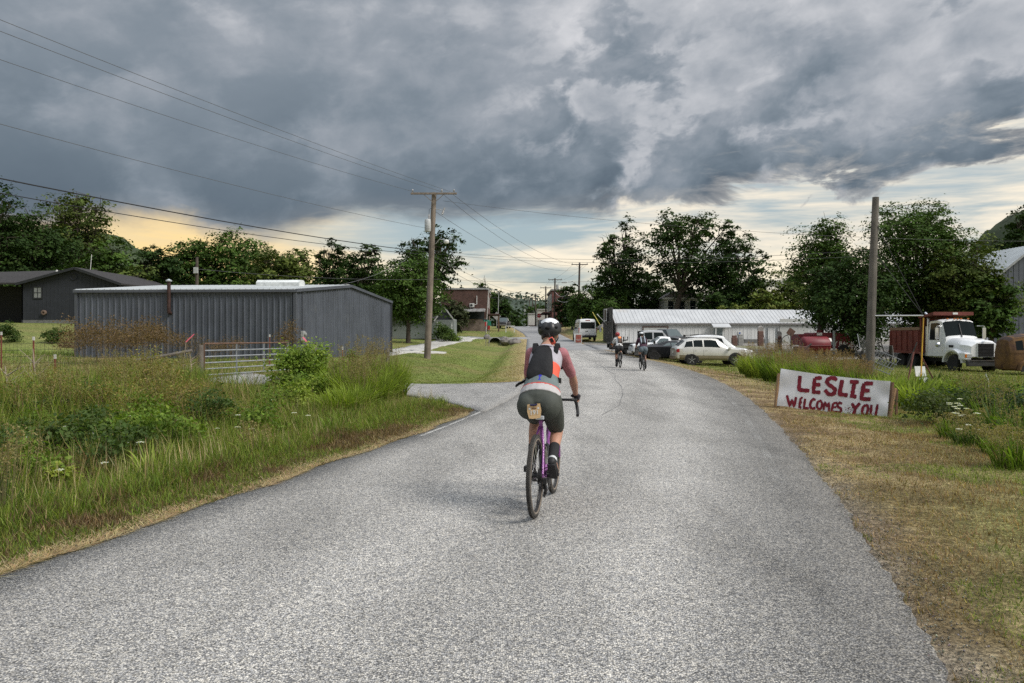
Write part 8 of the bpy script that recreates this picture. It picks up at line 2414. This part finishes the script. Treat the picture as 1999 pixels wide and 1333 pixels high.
YAW = 12.0
loc = Vector((.20, 6.37, 0)); loc.z = gzf(loc.x, loc.y) + .006
PURP = mat('purple_frame', (.27, .075, .30), .35, .1, 3, coat=.4)
bicycle('purple gravel bicycle with number plate ridden in the middle of the road', loc, YAW, 165, PURP, plate='191')
LIL = mat('jersey_lilac', (.38, .36, .40), .85, .10, 12, .6, 13); TEAL = mat('jersey_grey_green', (.13, .165, .165), .85, .12, 8, .5, 14); ORNG = mat('jersey_orange', (.72, .11, .065), .8, .06); HEMR = mat('jersey_red_hem', (.50, .075, .06), .8); HEMW = mat('jersey_white_hem', (.50, .48, .48), .8); BLUE = mat('jersey_blue', (.02, .02, .38), .8)
def pat(c, t):
    if t < .045: return 4
    if t < .060: return 3
    if t < .20:
        return 5 if abs(c.y) < .009 and t > .085 and c.x < .5 else 1
    if c.y < -.05 and .20 < t < .345: return 2
    return 0
palM = dict(skin=SKIN, shorts=mat('olive_shorts', (.054, .060, .051), .8, .10, 9, .35, 9), jersey=[LIL, TEAL, ORNG, HEMR, HEMW, BLUE], sleeve_mat=mat('sleeve_pink', (.36, .145, .165), .85, .12, 16, .5, 16), sock=SOCK, shoe=SHOEB, shoe2=SHOEW, glove=mat('glove_black', (.022, .018, .025), .85),
            helmet=[mat('helmet_black', (.018, .018, .020), .35), mat('helmet_white', (.66, .67, .69), .35)], hw=lambda c: c.z > .066 and c.x > -.085, hair=mat('ash_hair', (.17, .125, .085), .8, .3, 40), pack=mat('vest_black', (.010, .010, .011), .7, .3, 10, .8, 7, spec=.25), hem=.80)
rider('cyclist in dark shorts, black vest pack and black and white helmet riding away', loc, YAW, 165, palM, .008, pattern=pat)

def far_loc(px, py):
    q = G(px, py); return Vector((q.x, q.y, q.z + .006))
l2 = far_loc(1211, 718.5)
bicycle('dark bicycle of the cyclist in the patterned white shirt', l2, -1, 95, mat('frame_dark', (.03, .03, .032), .4), True, None, False, tyre=RUB)
SHW = mat('shirt_white', (.60, .60, .60), .85); SHB = mat('shirt_black', (.02, .02, .022), .85)
def pat2(c, t):
    v = math.sin(c.y * 42 + 1.0) + math.sin(t * 40 + c.y * 14) + .6 * math.sin(c.x * 60)
    return 1 if v > .75 else 0
pal2 = dict(skin=SKIN2, shorts=SHB, jersey=[SHW, SHB], sleeve_mat=SHW, sleeve=.75, sock=SOCK, shoe=SHOEB, glove=SHB, helmet=[mat('helmet_red', (.26, .022, .025), .4)], hair=mat('dark_hair', (.03, .022, .018), .8), pack=mat('pack_brown', (.085, .05, .038), .8), pack2=mat('pack_orange', (.72, .22, .06), .7), pack_y=-.05, hem=.72)
rider('cyclist in red helmet and patterned white shirt with an orange backpack', l2, -1, 95, pal2, .014, pattern=pat2, pack='box', pony=False)
l3 = far_loc(1258, 724)
bicycle('dark bicycle of the cyclist in the plum jersey', l3, 1, -80, mat('frame_dark', (.03, .03, .032)), True, None, True, tyre=RUB)
PLUM = mat('jersey_plum', (.055, .022, .04), .85, .2, 12); PALEB = mat('strap_pale_blue', (.36, .42, .48), .8)
pal3 = dict(skin=SKIN, shorts=mat('slate_shorts', (.105, .135, .155), .8), jersey=[PLUM], sleeve_mat=PLUM, sleeve=.9, sock=SOCK, shoe=SHOEB, glove=SHB, helmet=[mat('helmet_white2', (.60, .62, .64), .4), mat('helmet_black', (.018, .018, .020))], hw=lambda c: c.z < .055 and c.x < -.03, hair=mat('dark_hair', (.03, .022, .018)), pack=mat('pack_dark', (.03, .03, .035), .8), pack2=mat('pack_dark', (.03, .03, .035)), strap=PALEB, hem=.62)
rider('cyclist in white helmet, plum jersey and slate shorts', l3, 1, -80, pal3, .014, pack='box', pony=False)
